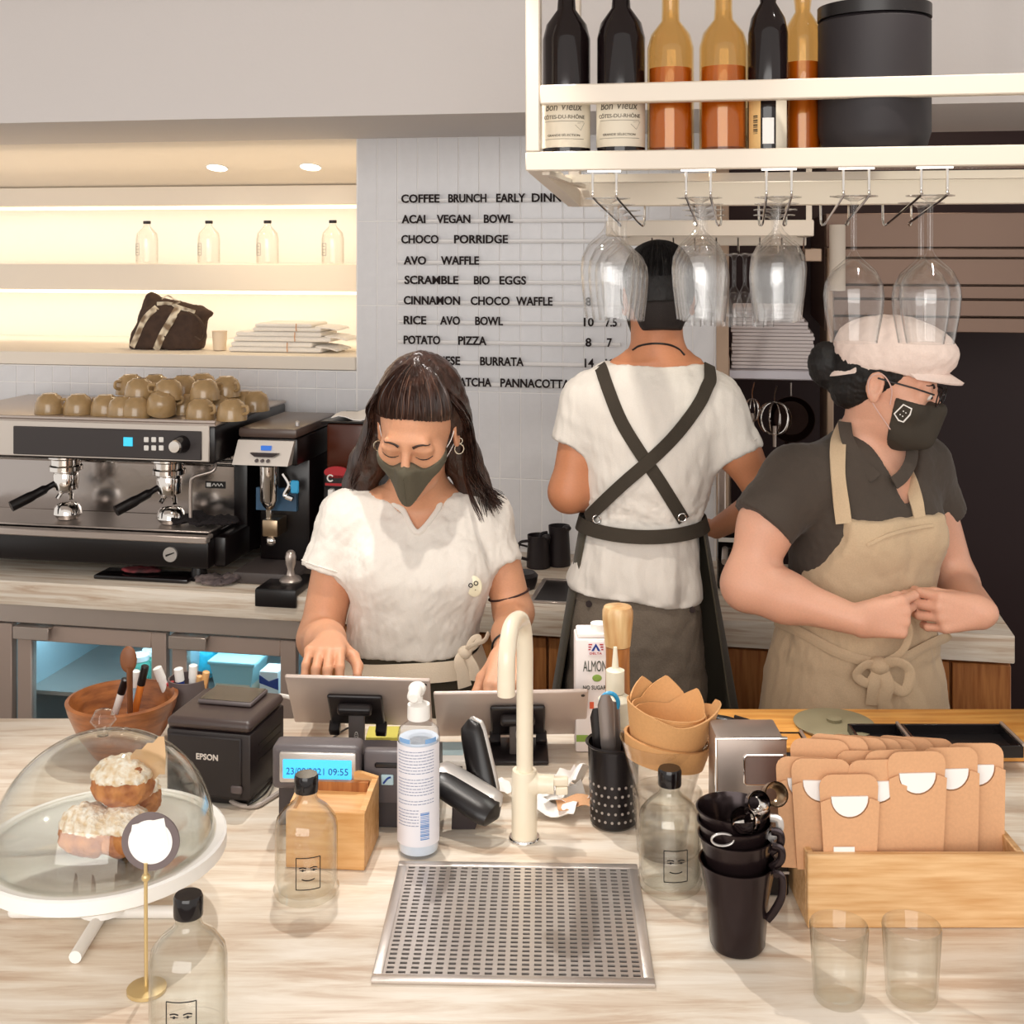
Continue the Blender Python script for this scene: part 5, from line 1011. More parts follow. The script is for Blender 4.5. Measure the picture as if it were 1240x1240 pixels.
for i, (p1, r_, lab) in enumerate(((P(903, 994, 1.45), .0155, 'short steel measuring scoop lying at the front of the top pitcher'), (P(917, 972, 1.47), .0135, 'steel scoop with dark inside standing in the top pitcher'), (P(938, 962, 1.49), .0145, 'bronze-coloured scoop leaning right in the top pitcher'))):
    p0 = c+np.array([.008*i-.0, .004*i, .066]); t = T('measuring_scoop', lab, 'scoop', p0, group='scoops in the top pitcher'); dr = unit(p1-p0); sd_ = unit(np.cross(dr, [0, -1, .2]))
    t.part('handle', MB().tube([p0, p0+(p1-p0)*.62], [.004, .005], 10, flat=.35), CHROME if i < 2 else MATS['worn_brass_steel'])
    ax = unit(np.array([-.5 if i == 0 else .1, -.75, .35])); m = MB(); b0 = p1-ax*.008; m.tube([b0-ax*.006, b0, b0+ax*.016], [r_*.6, r_*.95, r_], 20, cap=False); m.tube([b0+ax*.016, b0, b0-ax*.006], [r_*.9, r_*.85, r_*.5], 20, cap=False); t.part('scoop_bowl', m, CHROME if i < 2 else MATS['worn_brass_steel'])
# ---- napkin dispenser
fd = 1.615; t = T('napkin_dispenser', 'steel fronted box with an embossed rectangle behind the black pitchers', 'dispenser', (.31, fd, CZ)); x0, x1 = (866-620)*fd/F, .3585; zt_ = CAMZ-(893-HOR)*fd/F
t.part('steel_front', MB().box(x0, x1, fd, fd+.006, CZ+.072, zt_, .002, 2), mat('satin_steel', '#b3a49b', .35, .75)); t.part('steel_body', MB().box(x0+.003, x1-.002, fd+.007, fd+.075, CZ+.045, zt_-.004, .003, 2), mat('satin_steel', '#b3a49b', .35))
t.part('rim', MB().tube([(x0+.001, fd-.001, CZ+.072), (x0+.001, fd-.001, zt_-.001), (x1, fd-.001, zt_-.001)], .0022, 8), CHROME)
a0, a1, b0, b1 = (901-620)*fd/F, x1-.001, CAMZ-(950-HOR)*fd/F, CAMZ-(914-HOR)*fd/F; m = MB(); m.tube([(a1, fd-.001, b0), (a0+.003, fd-.001, b0), (a0, fd-.001, b0+.003), (a0, fd-.001, b1-.003), (a0+.003, fd-.001, b1), (a1, fd-.001, b1)], .0016, 8); t.part('embossed_frame', m, CHROME); t.part('window_plate', MB().box(a0+.001, a1, fd-.0008, fd-.0002, b0+.001, b1-.001), mat('dim_steel', '#8a7670', .35, .6), smooth=False)
t.part('lower_front', MB().box(x0+.002, x1, fd-.004, fd+.006, CZ+.046, CZ+.0715, .002, 2), mat('satin_steel', '#b3a49b', .35)); t.part('black_base', MB().box(x0, x1, fd-.012, fd+.076, CZ+.0008, CZ+.044, .003, 2), BLACK); t.part('trim_line', MB().box(x0, x1, fd-.0135, fd-.012, CZ+.03, CZ+.033), SILVER, smooth=False)
# ---- bamboo box with kraft cutlery pouches
d0 = 1.527; xl = (978-620)*d0/F; xr = xl+.27; dpt = .135; hb = .092; wb = .009
t = T('bamboo_box', 'open bamboo box full of kraft cutlery pouches at the right of the counter', 'box', ((xl+xr)/2, d0, CZ))
t.part('front_board', MB().box(xl, xr, d0, d0+wb, CZ+.0008, CZ+hb, .0015, 1), BAMBOO); t.part('back_board', MB().box(xl, xr, d0+dpt-wb, d0+dpt, CZ+.0008, CZ+hb, .0015, 1), BAMBOO)
for x in (xl, xr-wb): t.part('side_board', MB().box(x, x+wb, d0+wb+.0003, d0+dpt-wb-.0003, CZ+.0008, CZ+hb, .0015, 1), BAMBOO)
t.part('bottom_board', MB().box(xl+wb, xr-wb, d0+wb, d0+dpt-wb, CZ+.001, CZ+.006), BAMBOO, smooth=False)
def rounded(w_, h, r, n=6, z0=0.):
    p = [(-w_*.42, z0), (w_*.42, z0)]; p += [(w_/2-r+r*math.cos(a), h-r+r*math.sin(a)) for a in np.linspace(0, PI/2, n)]; p += [(-w_/2+r-r*math.sin(a), h-r+r*math.cos(a)) for a in np.linspace(0, PI/2, n)]; return p
def pouch_mesh(part, w_=.074, h=.135):
    m = MB()
    if part == 'back_panel': m.prism(rounded(w_, h, .015), .0, .0012)
    elif part == 'front_pocket':
        zc = h-.028; p = [(-w_*.42, 0), (w_*.42, 0), (w_/2, zc-.004), (w_*.36, zc)]; p += [(w_*.33*math.cos(a), zc+w_*.33*math.sin(a)) for a in np.linspace(0, -PI, 14)]; p += [(-w_*.36, zc), (-w_/2, zc-.004)]; m.prism(p, -.0045, -.0035)
    else: m.prism([(w_*.31*math.cos(a), (h-.028)+w_*.31*math.sin(a)) for a in np.linspace(0, -PI, 14)]+[(-w_*.31, h-.026), (w_*.31, h-.026)], -.0033, -.0006)
    return m
PM_ = {k: pouch_mesh(k).mesh(k, smooth=False) for k in ('back_panel', 'front_pocket', 'napkin')}
for k, mm in (('back_panel', KRAFT), ('front_pocket', KRAFT), ('napkin', PAPER)): PM_[k].materials.append(mm)
def pouch(x, ytop, d, lean, rz_, lab):
    top_ = P(x, ytop, d); al = math.radians(lean); bx = top_[0]; by = top_[1]-math.sin(al)*.135; bz = top_[2]-math.cos(al)*.135
    t = T('kraft_pouch', lab, 'pouch', (0, 0, 0), group='kraft cutlery pouches in the bamboo box')
    for k in PM_: t.part(k, PM_[k], None)
    t.e.location = (bx, by, max(bz, CZ+.0075)); t.e.rotation_euler = (-al, 0, math.radians(rz_)); return t
pp_ = [(1028, 938, d0+.0155, 1, 2, 'frontmost kraft pouch with a white napkin half-disc'), (994, 919, d0+.028, 2, -3, 'kraft pouch behind and left of the frontmost one'), (975, 917, d0+.036, 3, -6, 'leftmost kraft pouch of the second row'), (1062, 920, d0+.028, 2, 4, 'kraft pouch behind and right of the frontmost one'), (1082, 908, d0+.038, 2, 5, 'kraft pouch at the right of the second row'), (1110, 910, d0+.030, 1, 3, 'kraft pouch at the right edge of the photo'), (1048, 909, d0+.047, 3, 0, 'kraft pouch in the centre of the third row'),
       (990, 895, d0+.060, 8, -8, 'leftmost pouch of the leaning back row'), (1010, 890, d0+.066, 9, -14, 'second leaning pouch of the back row from the left'), (1032, 891, d0+.072, 9, -16, 'third leaning pouch of the back row from the left'), (1050, 892, d0+.078, 10, -16, 'fourth leaning pouch of the back row from the left'), (1068, 893, d0+.084, 10, -16, 'fifth leaning pouch of the back row from the left'), (1090, 892, d0+.090, 10, -14, 'sixth leaning pouch of the back row from the left'), (1116, 893, d0+.096, 10, -10, 'seventh leaning pouch of the back row from the left'), (1150, 905, d0+.05, 4, 4, 'kraft pouch at the far right of the bamboo box'), (1180, 900, d0+.07, 6, 0, 'rear kraft pouch at the far right of the bamboo box')]
for a in pp_: pouch(*a)
# price tag on the front pouch
q = P(1022, 1031, d0+.008); solo('small_tag', MB().box(q[0]-.013, q[0]+.013, q[1]-.0012, q[1]-.0004, q[2]-.003, q[2]+.006), PAPER, 'tiny white tag with dark frame at the foot of the frontmost pouch', 'tag', q, smooth=False)
# ---- two tumblers in front
for x, lab in ((1016, 'left of the two clear tumblers whose rims peek in at the bottom right'), (1104, 'right of the two clear tumblers whose rims peek in at the bottom right')):
    d = 1.385; c = P(x, 1119, d); c[2] = CZ+.0008; h = CAMZ-(1119-HOR)*d/F-c[2]; t = T('tumbler', lab, 'tumbler', c, group='tumblers at the bottom right'); t.part('glass', MB().lathe([(0, 0), (.026, 0), (.028, .004), (.0325, h-.002), (.0315, h), (.0300, h-.002), (.026, .008), (0, .007)], c, 40), GLASS)
# ---- chopping board, knives and trays
zb0 = CZ+.0008; y1, y0 = YB-.005, (CAMZ-.925)*F/(905-HOR)
yb1 = (CAMZ-.925)*F/(858-HOR)
solo('chopping_board', MB().box((850-620)*2.15/F, .92, y0, min(yb1, YB+.0), CZ+.0008, .925, .003, 2), BOARD, 'long orange wooden chopping board along the back edge of the counter', 'chopping board', (.6, 2.1, CZ))
def onb(x, y, z=.9262): return C(x, y, z)
t = T('black_tongs', 'black handled tongs lying across the left end of the chopping board', 'tongs', onb(880, 875)); t.part('handle', MB().tube(catmull([onb(845, 866, .934), onb(880, 871, .934), onb(905, 880, .934)], 6), .008, 10, flat=.6), BLACK); t.part('arm', MB().tube(catmull([onb(890, 868, .931), onb(915, 876, .932), onb(940, 888, .93)], 6), .0035, 8), mat('dark_steel', '#3b3432', .3, .8))
def tray_(x0, x1, y0, y1, z, h, lab, lip=STEEL):
    a = C(x0, y1, z+h); b = C(x1, y0, z+h); X0, X1, Y0, Y1 = a[0], b[0] if b[0] > a[0] else a[0]+.2, a[1], b[1]
    X1 = (x1-620)*(a[1])/F
    t = T('black_tray', lab, 'tray', ((X0+X1)/2, (Y0+Y1)/2, z), group='black trays behind the bamboo box'); m = MB(); m.box(X0, X1, Y0, Y0+.005, z, z+h, .001, 1); m.box(X0, X1, Y1-.005, Y1, z, z+h, .001, 1); m.box(X0, X0+.005, Y0+.005, Y1-.005, z, z+h, .001, 1); m.box(X1-.005, X1, Y0+.005, Y1-.005, z, z+h, .001, 1); t.part('wall', m, BLACKG); t.part('bottom', MB().box(X0+.005, X1-.005, Y0+.005, Y1-.005, z+.0, z+.004), BLACK, smooth=False)
    m = MB(); m.tube([(X1, Y0, z+h+.001), (X1, Y1, z+h+.001)], .003, 8); t.part('steel_edge', m, lip)
tray_(868, 985, 886, 912, CZ+.0008, .0235+.002, 'small black tray just behind the steel dispenser')
tray_(1045, 1108, 876, 903, .926, .02, 'left black tray with steel edge lying on the chopping board'); tray_(1112, 1240, 876, 903, .926, .02, 'right black tray lying on the chopping board')
q = onb(1010, 878); t = T('grey_plate', 'round grey-green plate lying on the chopping board left of the black trays', 'plate', q); t.part('disc', MB().lathe([(0, 0), (.066, 0), (.068, .004), (.060, .007), (0, .007)], q, 44), mat('grey_green', '#8d8468', .5)); t.part('knob', MB().lathe([(.012, .007), (.013, .012), (0, .014)], q, 20), MATS['grey_green'])
# ---- carton, mill, squeeze bottle
dd = 2.06; c = P(722, 905, dd); c = np.array([P(722, 905, dd)[0], dd, CZ+.0008]); zt_ = CAMZ-(767-HOR)*dd/F
t = T('almond_drink_carton', 'white almond drink carton standing behind the perforated cup', 'carton', c); hw = .0345; m = MB(); m.box(c[0]-hw, c[0]+hw, dd, dd+.06, c[2], zt_-.01, .003, 2); t.part('carton_body', m, mat('pale_carton', '#f1e8e4', .45))
m = MB(); m.box(c[0]-hw+.003, c[0]+hw-.003, dd+.004, dd+.056, zt_-.0095, zt_-.002, .003, 2); t.part('carton_top', m, MATS['pale_carton']); t.part('cap', MB().lathe([(0, -.002), (.014, -.002), (.014, .010), (0, .010)], (c[0]+.006, dd+.025, zt_), 24), WHITE)
zc = lambda y: CAMZ-(y-HOR)*dd/F; xx = lambda x: (x-620)*dd/F; INK = mat('dark_green_ink', '#4b4f45', .6)
lg = t.part('logo_panel', MB().box(xx(712), xx(731), dd-.0012, dd-.0002, zc(793), zc(777), 0), mat('logo_pale', '#f8eef0', .5), smooth=False)
t.part('logo_triangle', MB().prism([(xx(716), zc(788)), (xx(721.5), zc(779)), (xx(727), zc(788)), (xx(724), zc(788)), (xx(721.5), zc(783)), (xx(719), zc(788))], dd-.002, dd-.0012), BLUEP, parent=lg, smooth=False)
m = MB()
for k in range(3): m.box(xx(712.5), xx(717-k), dd-.0018, dd-.0012, zc(781+3*k), zc(779.6+3*k)); m.box(xx(726+k), xx(730.5), dd-.0018, dd-.0012, zc(781+3*k), zc(779.6+3*k))
letters(m, 'DELTA', xx(714), xx(729), zc(792.2), zc(789.6), dd-.0018, dd-.0012, .01); t.part('logo_lines', m, RED, parent=lg, smooth=False)
m = MB(); letters(m, 'ALMOND', xx(706), xx(741), zc(813), zc(800), dd-.001, dd-.0001, .0); letters(m, 'NO SUGAR', xx(706), xx(734), zc(835), zc(830), dd-.001, dd-.0001, .01); t.part('lettering', m, INK, smooth=False)
t.part('almond_picture', MB().ell((xx(723), dd-.0005, zc(821)), (.008, .001, .006)), mat('leaf_green', '#8aa84a', .6)); t.part('red_print', MB().box(xx(714), xx(719), dd-.001, dd-.0001, zc(858), zc(850)), mat('orange_red_ink', '#e0603a', .5), smooth=False); t.part('green_foot', MB().box(xx(698), xx(712), dd-.001, dd-.0001, zc(898), zc(890)), mat('leaf_green', '#8aa84a', .6), smooth=False)
dm = 1.98; c = np.array([(748-620)*dm/F, dm, CZ+.0008]); z_ = lambda y: CAMZ-(y-HOR)*dm/F-CZ; t = T('pepper_mill', 'tall two-tone wooden pepper mill in front of the almond carton', 'pepper mill', c)
t.part('mill_body', MB().lathe([(0, 0), (.027, 0), (.027, .01), (.022, .03), (.019, z_(800)), (.0195, z_(783)), (0, z_(783))], c, 36), wood('mill_wood_dark', '#b97a44', '#8a5228', 8, (14, 14, 1.2), .3)); t.part('mill_head', MB().lathe([(0, z_(782)), (.0205, z_(782)), (.0245, z_(750)), (.0245, z_(740)), (.022, z_(735)), (0, z_(733.5))], c, 36), wood('mill_wood_light', '#e3c492', '#bf8a52', 5, (10, 10, 1.2), .3))
ds = 1.90; c = np.array([(745-620)*ds/F, ds, CZ+.0008]); z_ = lambda y: CAMZ-(y-HOR)*ds/F-CZ; t = T('squeeze_bottle', 'cream squeeze bottle with long nozzle in front of the pepper mill', 'bottle', c); CRP = mat('cream_plastic', '#efe6cf', .4)
t.part('bottle_body', MB().lathe([(0, 0), (.024, 0), (.026, .004), (.026, z_(842)-.006), (.014, z_(840)), (0, z_(840))], c, 32), CRP); t.part('screw_cap', MB().lathe([(0, z_(840)), (.0142, z_(839)), (.0142, z_(812)), (.006, z_(809)), (0, z_(809))], c, 28), CRP); t.part('nozzle', MB().lathe([(0, z_(810)), (.0055, z_(810)), (.0028, z_(784)), (0, z_(784))], c, 20), CRP)
# ================================================================== PEOPLE
def zof(y, d): return CAMZ-(y-HOR)*d/F
def rg(rows):   # (y, cx px, half width px, d, ry m) -> loft rings
    return [(zof(y, d), (cx-CX)*d/F, d, hw*d/F, ry) for y, cx, hw, d, ry in rows]
def march(v, p, d, L=.2, off=0.):
    p = np.array(p, float); d = unit(d); ts = np.linspace(0, L, 260); q = p+d*ts[:, None]; k = np.where(v.sample(q)-off < 0)[0]; return q[k[0]] if len(k) else p+d*L*.5
def snap(v, h, l, off=.0006):
    return march(v, h.w((l[0], -.14, l[2])), h.R@np.array([0, 1., 0]), .16, off)
class Fr:
    def __init__(s, o, R, k=1.): s.o = np.array(o, float); s.R = R; s.k = k
    def w(s, l): return s.o+s.R@(np.array(l, float)*s.k)
    def ell(s, v, c, r, k=.01, mode='+'): v.ell(s.w(c), np.array(r)*s.k, k, mode, R=s.R)
    def cone(s, v, a, b, ra, rb, k=.01, mode='+'): Vol.cone(v, s.w(a), s.w(b), ra*s.k, rb*s.k, k, mode)
def head(v, h):
    h.ell(v, (0, .020, .035), (.0735, .092, .082), .01); h.ell(v, (0, -.026, -.028), (.0585, .060, .082), .03); h.ell(v, (0, -.044, -.078), (.042, .040, .034), .03)
    for s_ in (-1, 1):
        h.ell(v, (s_*.040, -.055, -.024), (.024, .026, .026), .02)
    h.cone(v, (-.034, -.078, .020), (.034, -.078, .020), .010, .010, .015)
    for s_ in (-1, 1):
        h.ell(v, (s_*.031, -.100, .001), (.0150, .0130, .0095), .022, '-'); h.ell(v, (s_*.031, -.0745, -.001), (.0165, .0125, .0120), .010)
        h.ell(v, (s_*.031, -.0785, .0075), (.0180, .0100, .0060), .010)
    h.cone(v, (0, -.085, .010), (0, -.106, -.032), .0070, .0098, .010)
    for s_ in (-1, 1): h.ell(v, (s_*.010, -.100, -.035), (.0075, .009, .007), .006)
    h.ell(v, (0, -.088, -.062), (.022, .011, .006), .006); h.ell(v, (0, -.087, -.071), (.019, .011, .0065), .006); h.ell(v, (0, -.077, -.100), (.020, .018, .016), .02)
    for s_ in (-1, 1):
        h.ell(v, (s_*.0765, .012, -.004), (.0075, .0175, .031), .006); h.ell(v, (s_*.084, .008, -.001), (.0075, .0095, .019), .004, '-'); h.ell(v, (s_*.077, .008, -.030), (.006, .009, .010), .005)
def hand(v, wr, fwd, pn, side, curls, s=1., thumb=(.6, .7, .35), spread=.12, wrist_r=.024):
    wr = np.array(wr, float); fwd = unit(fwd); side = unit(np.array(side, float)-fwd*np.dot(side, fwd)); pn = unit(np.array(pn, float)-fwd*np.dot(pn, fwd)-side*np.dot(pn, side)); tips = []
    for k in range(4):
        off = side*(.0285-.019*k)*s; kn = wr+fwd*(.083, .087, .083, .075)[k]*s+off; v.cone(wr+fwd*.008*s+off*.5, kn, .0155*s, .0108*s, .012)
        a = 0; p = kn; L = np.array([.042, .026, .020])*(.95, 1.05, .98, .8)[k]*s; r = np.array([.0096, .0087, .0078, .0066])*s*(1, 1.02, .97, .87)[k]
        for j in range(3):
            a += math.radians(curls[k][j] if isinstance(curls[k], (list, tuple)) else curls[k]); d_ = unit(fwd*math.cos(a)+pn*math.sin(a)+side*spread*(1.5-k)*.6*math.cos(a)); q = p+d_*L[j]; v.cone(p, q, r[j], r[j+1], .0035 if j or True else .006); p = q
        tips.append((p, d_))
    b = wr+fwd*.018*s+side*.018*s+pn*.004; m1 = b+unit(side*thumb[0]+fwd*thumb[1]+pn*thumb[2])*.040*s; m2 = m1+unit(side*thumb[0]*.55+fwd*1.0+pn*thumb[2]*1.2)*.031*s; m3 = m2+unit(side*thumb[0]*.1+fwd*1.0+pn*thumb[2]*1.6)*.024*s
    v.cone(b, m1, .0150*s, .0118*s, .012); v.cone(m1, m2, .0112*s, .0102*s, .004); v.cone(m2, m3, .0102*s, .0078*s, .004); tips.append((m3, unit(m3-m2))); return tips
def legs(v, xl, xr, y, zc, r0, zs=.0):
    for x in (xl, xr):
        v.cone((x, y, zc), (x, y+.005, .48), r0, r0*.72, .03); v.cone((x, y+.005, .48), (x, y+.02, .09), r0*.72, r0*.55, .02)
def shoes(t, xl, xr, y, fy, m=BLACK):
    for x in (xl, xr):
        v = Vol((x-.07, y-.2, 0.001), (x+.07, y+.2, .13), .006); v.cone((x, y, .045), (x, y+fy*.14, .035), .042, .036, .02); v.cone((x, y+fy*-.04, .05), (x, y, .09), .04, .04, .02)
        v.a = np.maximum(v.a, (.003-(v.lo[2]+v.h*np.arange(v.n[2])))[None, None, :].astype(np.float32)); t.part('shoe', v.mesh('shoe', t.base), m)
def ribbon(v, pts, wd, th=.003, off=.004, d0=1.9, d1=3.6, n=8, nrm=(0, -1, 0), sm=4, bulge=0., pre=()):
    xy = catmull([(a, b, 0) for a, b in pts], n)[:, :2]; path = np.array([v.hit(x, y, d0, d1, off) for x, y in xy])
    if len(pre):
        q_ = [march(v, (path[0][0]+dx, path[0][1]+dy, path[0][2]+.06), (0, 0, -1), .2, off) for dx, dy in pre]; q_ = [q for q in q_ if -.035 < q[2]-path[0][2] < .032]
        if q_: path = np.vstack([q_, path])
    for _ in range(sm): path[1:-1] = path[:-2]*.25+path[1:-1]*.5+path[2:]*.25
    e = v.h*1.5; N = np.stack([v.sample(path+dd)-v.sample(path-dd) for dd in np.eye(3)*e], -1); N = N/(np.linalg.norm(N, axis=1)[:, None]+1e-9)
    for _ in range(4): N[1:-1] = N[:-2]*.25+N[1:-1]*.5+N[2:]*.25
    Tn = np.gradient(path, axis=0); sd = np.cross(Tn, N); sd /= (np.linalg.norm(sd, axis=1)[:, None]+1e-9)
    w_ = np.full(len(path), wd) if np.isscalar(wd) else np.interp(np.linspace(0, 1, len(path)), np.linspace(0, 1, len(wd)), wd)
    G = np.stack([path+sd*(w_*f)[:, None]+N*(.0005+bulge*(1-abs(2*f))) for f in (-.5, -.25, 0, .25, .5)]); return MB().sheet(G, th)
def strands(guides, n, r, jit, seg=3, sub=4, seed=0, tip=.25):
    rg_ = np.random.default_rng(seed); m = MB(); g = np.array(guides, float); K = len(g)
    for _ in range(n):
        u = rg_.uniform(0, K-1.001); i = int(u); f = u-i; p = g[i]*(1-f)+g[i+1]*f; j = rg_.normal(size=3)*jit; p = p+j*np.linspace(.35, 1, len(p))[:, None]+rg_.normal(size=p.shape)*jit*.25
        c = catmull(p, sub); m.tube(c, np.linspace(1, tip, len(c))*r*rg_.uniform(.6, 1.3), seg, cap=False)
    return m
def person(lab, base): return T('person', lab, 'person', base)
ankle_skin = None

# ------------------------------------------------------------------ first woman, facing the camera
gx = (503-CX)*2.45/F
g = person('woman in a white tee and olive face mask looking down at the left tablet', (gx, 2.47, 0))
hG = Fr(P(505, 519, 2.355), Rz(math.radians(-9))@Ry(math.radians(3))@Rx(math.radians(25)), .97)
trs = rg([(606, 503, 54, 2.47, .055), (622, 503, 76, 2.46, .078), (650, 506, 83, 2.45, .097), (690, 508, 85, 2.44, .112), (725, 507, 81, 2.445, .106), (760, 500, 80, 2.45, .100), (772, 499, 80, 2.45, .101), (781, 500, 79, 2.45, .100)])
sh = Vol((-.50, 2.25, .90), (.06, 2.62, 1.30), .004)
sh.loft(trs, .03); sh.cone(P(424, 626, 2.46), P(584, 625, 2.46), .050, .050, .05)
sh.ell(P(462, 690, 2.40), (.062, .058, .058), .04); sh.ell(P(553, 690, 2.40), (.062, .058, .058), .04)
sL0, sL1 = P(418, 628, 2.455), P(397, 694, 2.43); sR0, sR1 = P(589, 628, 2.455), P(604, 682, 2.44)
sh.cone(sL0, sL1, .050, .056, .03, clipb=True); sh.cone(sR0, sR1, .044, .042, .03, clipb=True)
body_hitG = sh.sample
# neckline
def vneck(pts, yf, yb):
    pts = [np.array([(x-CX)*2.40/F, zof(y, 2.40)]) for x, y in pts]
    def fn(p):
        x, z = p[..., 0], p[..., 2]; d = np.full(x.shape, -1e9); c = np.mean(pts, 0)
        for i in range(len(pts)):
            a, b = pts[i], pts[(i+1) % len(pts)]; e = b-a; n_ = np.array([e[1], -e[0]])/np.linalg.norm(e)
            if n_.dot(c-a) > 0: n_ = -n_
            d = np.maximum(d, (x-a[0])*n_[0]+(z-a[1])*n_[1])
        return np.maximum(d, np.maximum(yf-p[..., 1], p[..., 1]-yb))
    return fn
sh0 = copy.copy(sh); sh0.a = sh.a.copy()
sh.gen(vneck([(470, 566), (474, 590), (489, 622), (507, 642), (529, 622), (549, 592), (552, 566)], 2.2, 2.50), (-.26, 2.22, 1.15), (-.10, 2.55, 1.32), .006, '-')
sh.cone(P(507, 606, 2.45), P(505, 560, 2.44), .060, .060, .008, '-')
wrG = lambda p: .0055*fbm(p*np.array([24, 24, 10]), 21)+.0028*fbm(p*np.array([60, 60, 30])+3, 22)
g.part('shirt', sh.mesh('shirt', g.base, wrG), TSHIRT, label='loose white cotton tee with a rounded V neck')
bd = Vol((-.52, 1.98, .90), (.06, 2.60, 1.66), .003)
bd.loft(trs, .03, off=-.010); bd.cone(P(424, 626, 2.46), P(584, 625, 2.46), .041, .041, .05)
bd.cone(P(506, 612, 2.455), hG.w((0, .025, -.05)), .052, .047, .03); bd.cone(P(450, 622, 2.465), P(506, 590, 2.46), .030, .035, .04); bd.cone(P(560, 622, 2.465), P(506, 590, 2.46), .030, .035, .04)
head(bd, hG)
el = P(387, 774, 2.43); wrl = P(400, 779, 2.19)
bd.cone(P(416, 632, 2.455), el, .044, .041, .02); bd.cone(el, wrl+(el-wrl)*.45, .041, .035, .02); bd.cone(wrl+(el-wrl)*.45, wrl, .036, .0235, .02)
hand(bd, wrl+np.array([0, 0, .002]), (.02, -1, .10), (0, -.1, -1), (1, 0, 0), [(30, 34, 22), (30, 36, 24), (32, 36, 24), (34, 34, 22)], .93, (.75, .55, .35))
er = P(622, 742, 2.44); wrr = P(613, 792, 2.22)
bd.cone(P(594, 632, 2.455), er, .041, .037, .02); bd.cone(er, wrr+(er-wrr)*.45, .037, .031, .02); bd.cone(wrr+(er-wrr)*.45, wrr, .031, .022, .02)
hand(bd, wrr, (-.05, -1, -.42), (0, .3, -1), (-1, 0, 0), [(25, 35, 25)]*4, .93, (.6, .6, .4))
g.part('body', bd.mesh('body', g.base), SKIN_A)
# lowers
lw = Vol((-.42, 2.24, 0.02), (.02, 2.68, 1.02), .007)
lw.loft(rg([(768, 501, 73, 2.45, .092), (800, 502, 80, 2.455, .100), (850, 504, 90, 2.46, .118), (885, 504, 94, 2.46, .122)]), .03); legs(lw, gx-.08, gx+.08, 2.46, .80, .083)
g.part('trousers', lw.mesh('trousers', g.base, lambda p: .004*fbm(p*22, 31)), OLIVE); shoes(g, gx-.08, gx+.08, 2.47, -1)
bt = MB(); n = 64; z0, z1 = zof(817, 2.40), zof(795, 2.40); cxx = (500-CX)*2.455/F; G = []
for k in range(n):
    a = 2*PI*k/n; rx, ry = .134, .108; tz = .004*math.sin(3*a)+.006*math.cos(a); G.append([(cxx+(rx+.003*j)*math.cos(a), 2.455+(ry+.003*j)*math.sin(a), z1+(z0-z1)*j/4+tz) for j in range(5)])
bt.sheet(G, .0035, wrap=True); wb_ = g.part('waistband', bt, mat('cream_band', '#e3d3bd', .9, 0, .1, 400, .04), label='wide cream apron waistband')
kt = P(563, 790, 2.345); m = MB(); m.ell(kt, (.014, .012, .013)); BNDM = MATS['cream_band']
for pts, wd in (([kt, P(556, 800, 2.335), P(560, 815, 2.335), P(563, 832, 2.335)], .014), ([kt, P(569, 800, 2.34), P(574, 812, 2.34), P(573, 824, 2.34)], .012), ([kt, P(572, 774, 2.345), P(580, 772, 2.35), P(576, 781, 2.345), kt], .007), ([kt, P(570, 782, 2.33), P(586, 776, 2.34), P(592, 766, 2.35)], .006)):
    m.tube(catmull(pts, 6), np.linspace(wd*.6, wd, len(catmull(pts, 6))), 12, flat=.18, up=(0, -1, 0))
g.part('bow', m, BNDM, parent=wb_)
# collar rib
pth = []
for x, y in catmull([(485, 613, 0), (491, 622, 0), (500, 636, 0), (507, 641, 0), (515, 636, 0), (527, 622, 0), (533, 614, 0)], 5)[:, :2]:
    pth.append(march(sh0, ((x-CX)*2.40/F, 2.20, zof(y, 2.40)), (0, 1, 0), .4, .001))
for th_r in np.linspace(-math.radians(52), math.radians(232), 34):
    pth.append(march(sh0, ((506-CX)*2.45/F+.0615*math.cos(th_r), 2.449+.0615*math.sin(th_r), 1.42), (0, 0, -1), .4, .001))
pth = np.array(pth)
for _ in range(6): pth = np.roll(pth, 1, 0)*.25+pth*.5+np.roll(pth, -1, 0)*.25
g.part('collar_rib', MB().tube(pth, .0062, 10, closed=True, flat=.7, up=(0, -1, 0)), TSHIRT)
# sleeve hems
for a, b, r in ((sL0, sL1, .0562), (sR0, sR1, .0422)):
    ax = unit(b-a); u_ = unit(np.cross(ax, [0, 1, 0])); w_ = np.cross(ax, u_); c = b-ax*.010
    g.part('sleeve_hem', MB().tube([c+(u_*math.cos(k)+w_*math.sin(k))*(r+.0002) for k in np.linspace(0, 2*PI, 40)[:-1]], .0014, 6, closed=True), TSHIRT)
# badge and bracelets
bp = sh.hit(574, 709, 2.2, 2.5, .0); M = Mx(bp+np.array([0, -.004, 0]), rx=90, ry=-8)
bg = T('badge', 'small round cream badge with two ring eyes pinned on the white tee', 'badge', bp+np.array([0, -.004, 0])) if False else g
bge = g.part('badge', MB().lathe([(0, -.001), (.0150, -.001), (.0155, .001), (.0140, .0025), (0, .003)], seg=32, M=M, sy=1.3), mat('cream_badge', '#efe6c8', .3), label='cream badge with two ring eyes')
m = MB()
for sg in (-1, 1):
    c = bp+np.array([sg*.0050-.001, -.0105, .005+.002*sg]); m.tube([c+np.array([.0036*math.cos(a), 0, .0036*math.sin(a)]) for a in np.linspace(0, 2*PI, 16)[:-1]], .0009, 6, closed=True)
m.ell(bp+np.array([.003, -.0095, -.006]), (.001, .001, .001), 8); g.part('badge_face', m, BLACK, parent=bge)
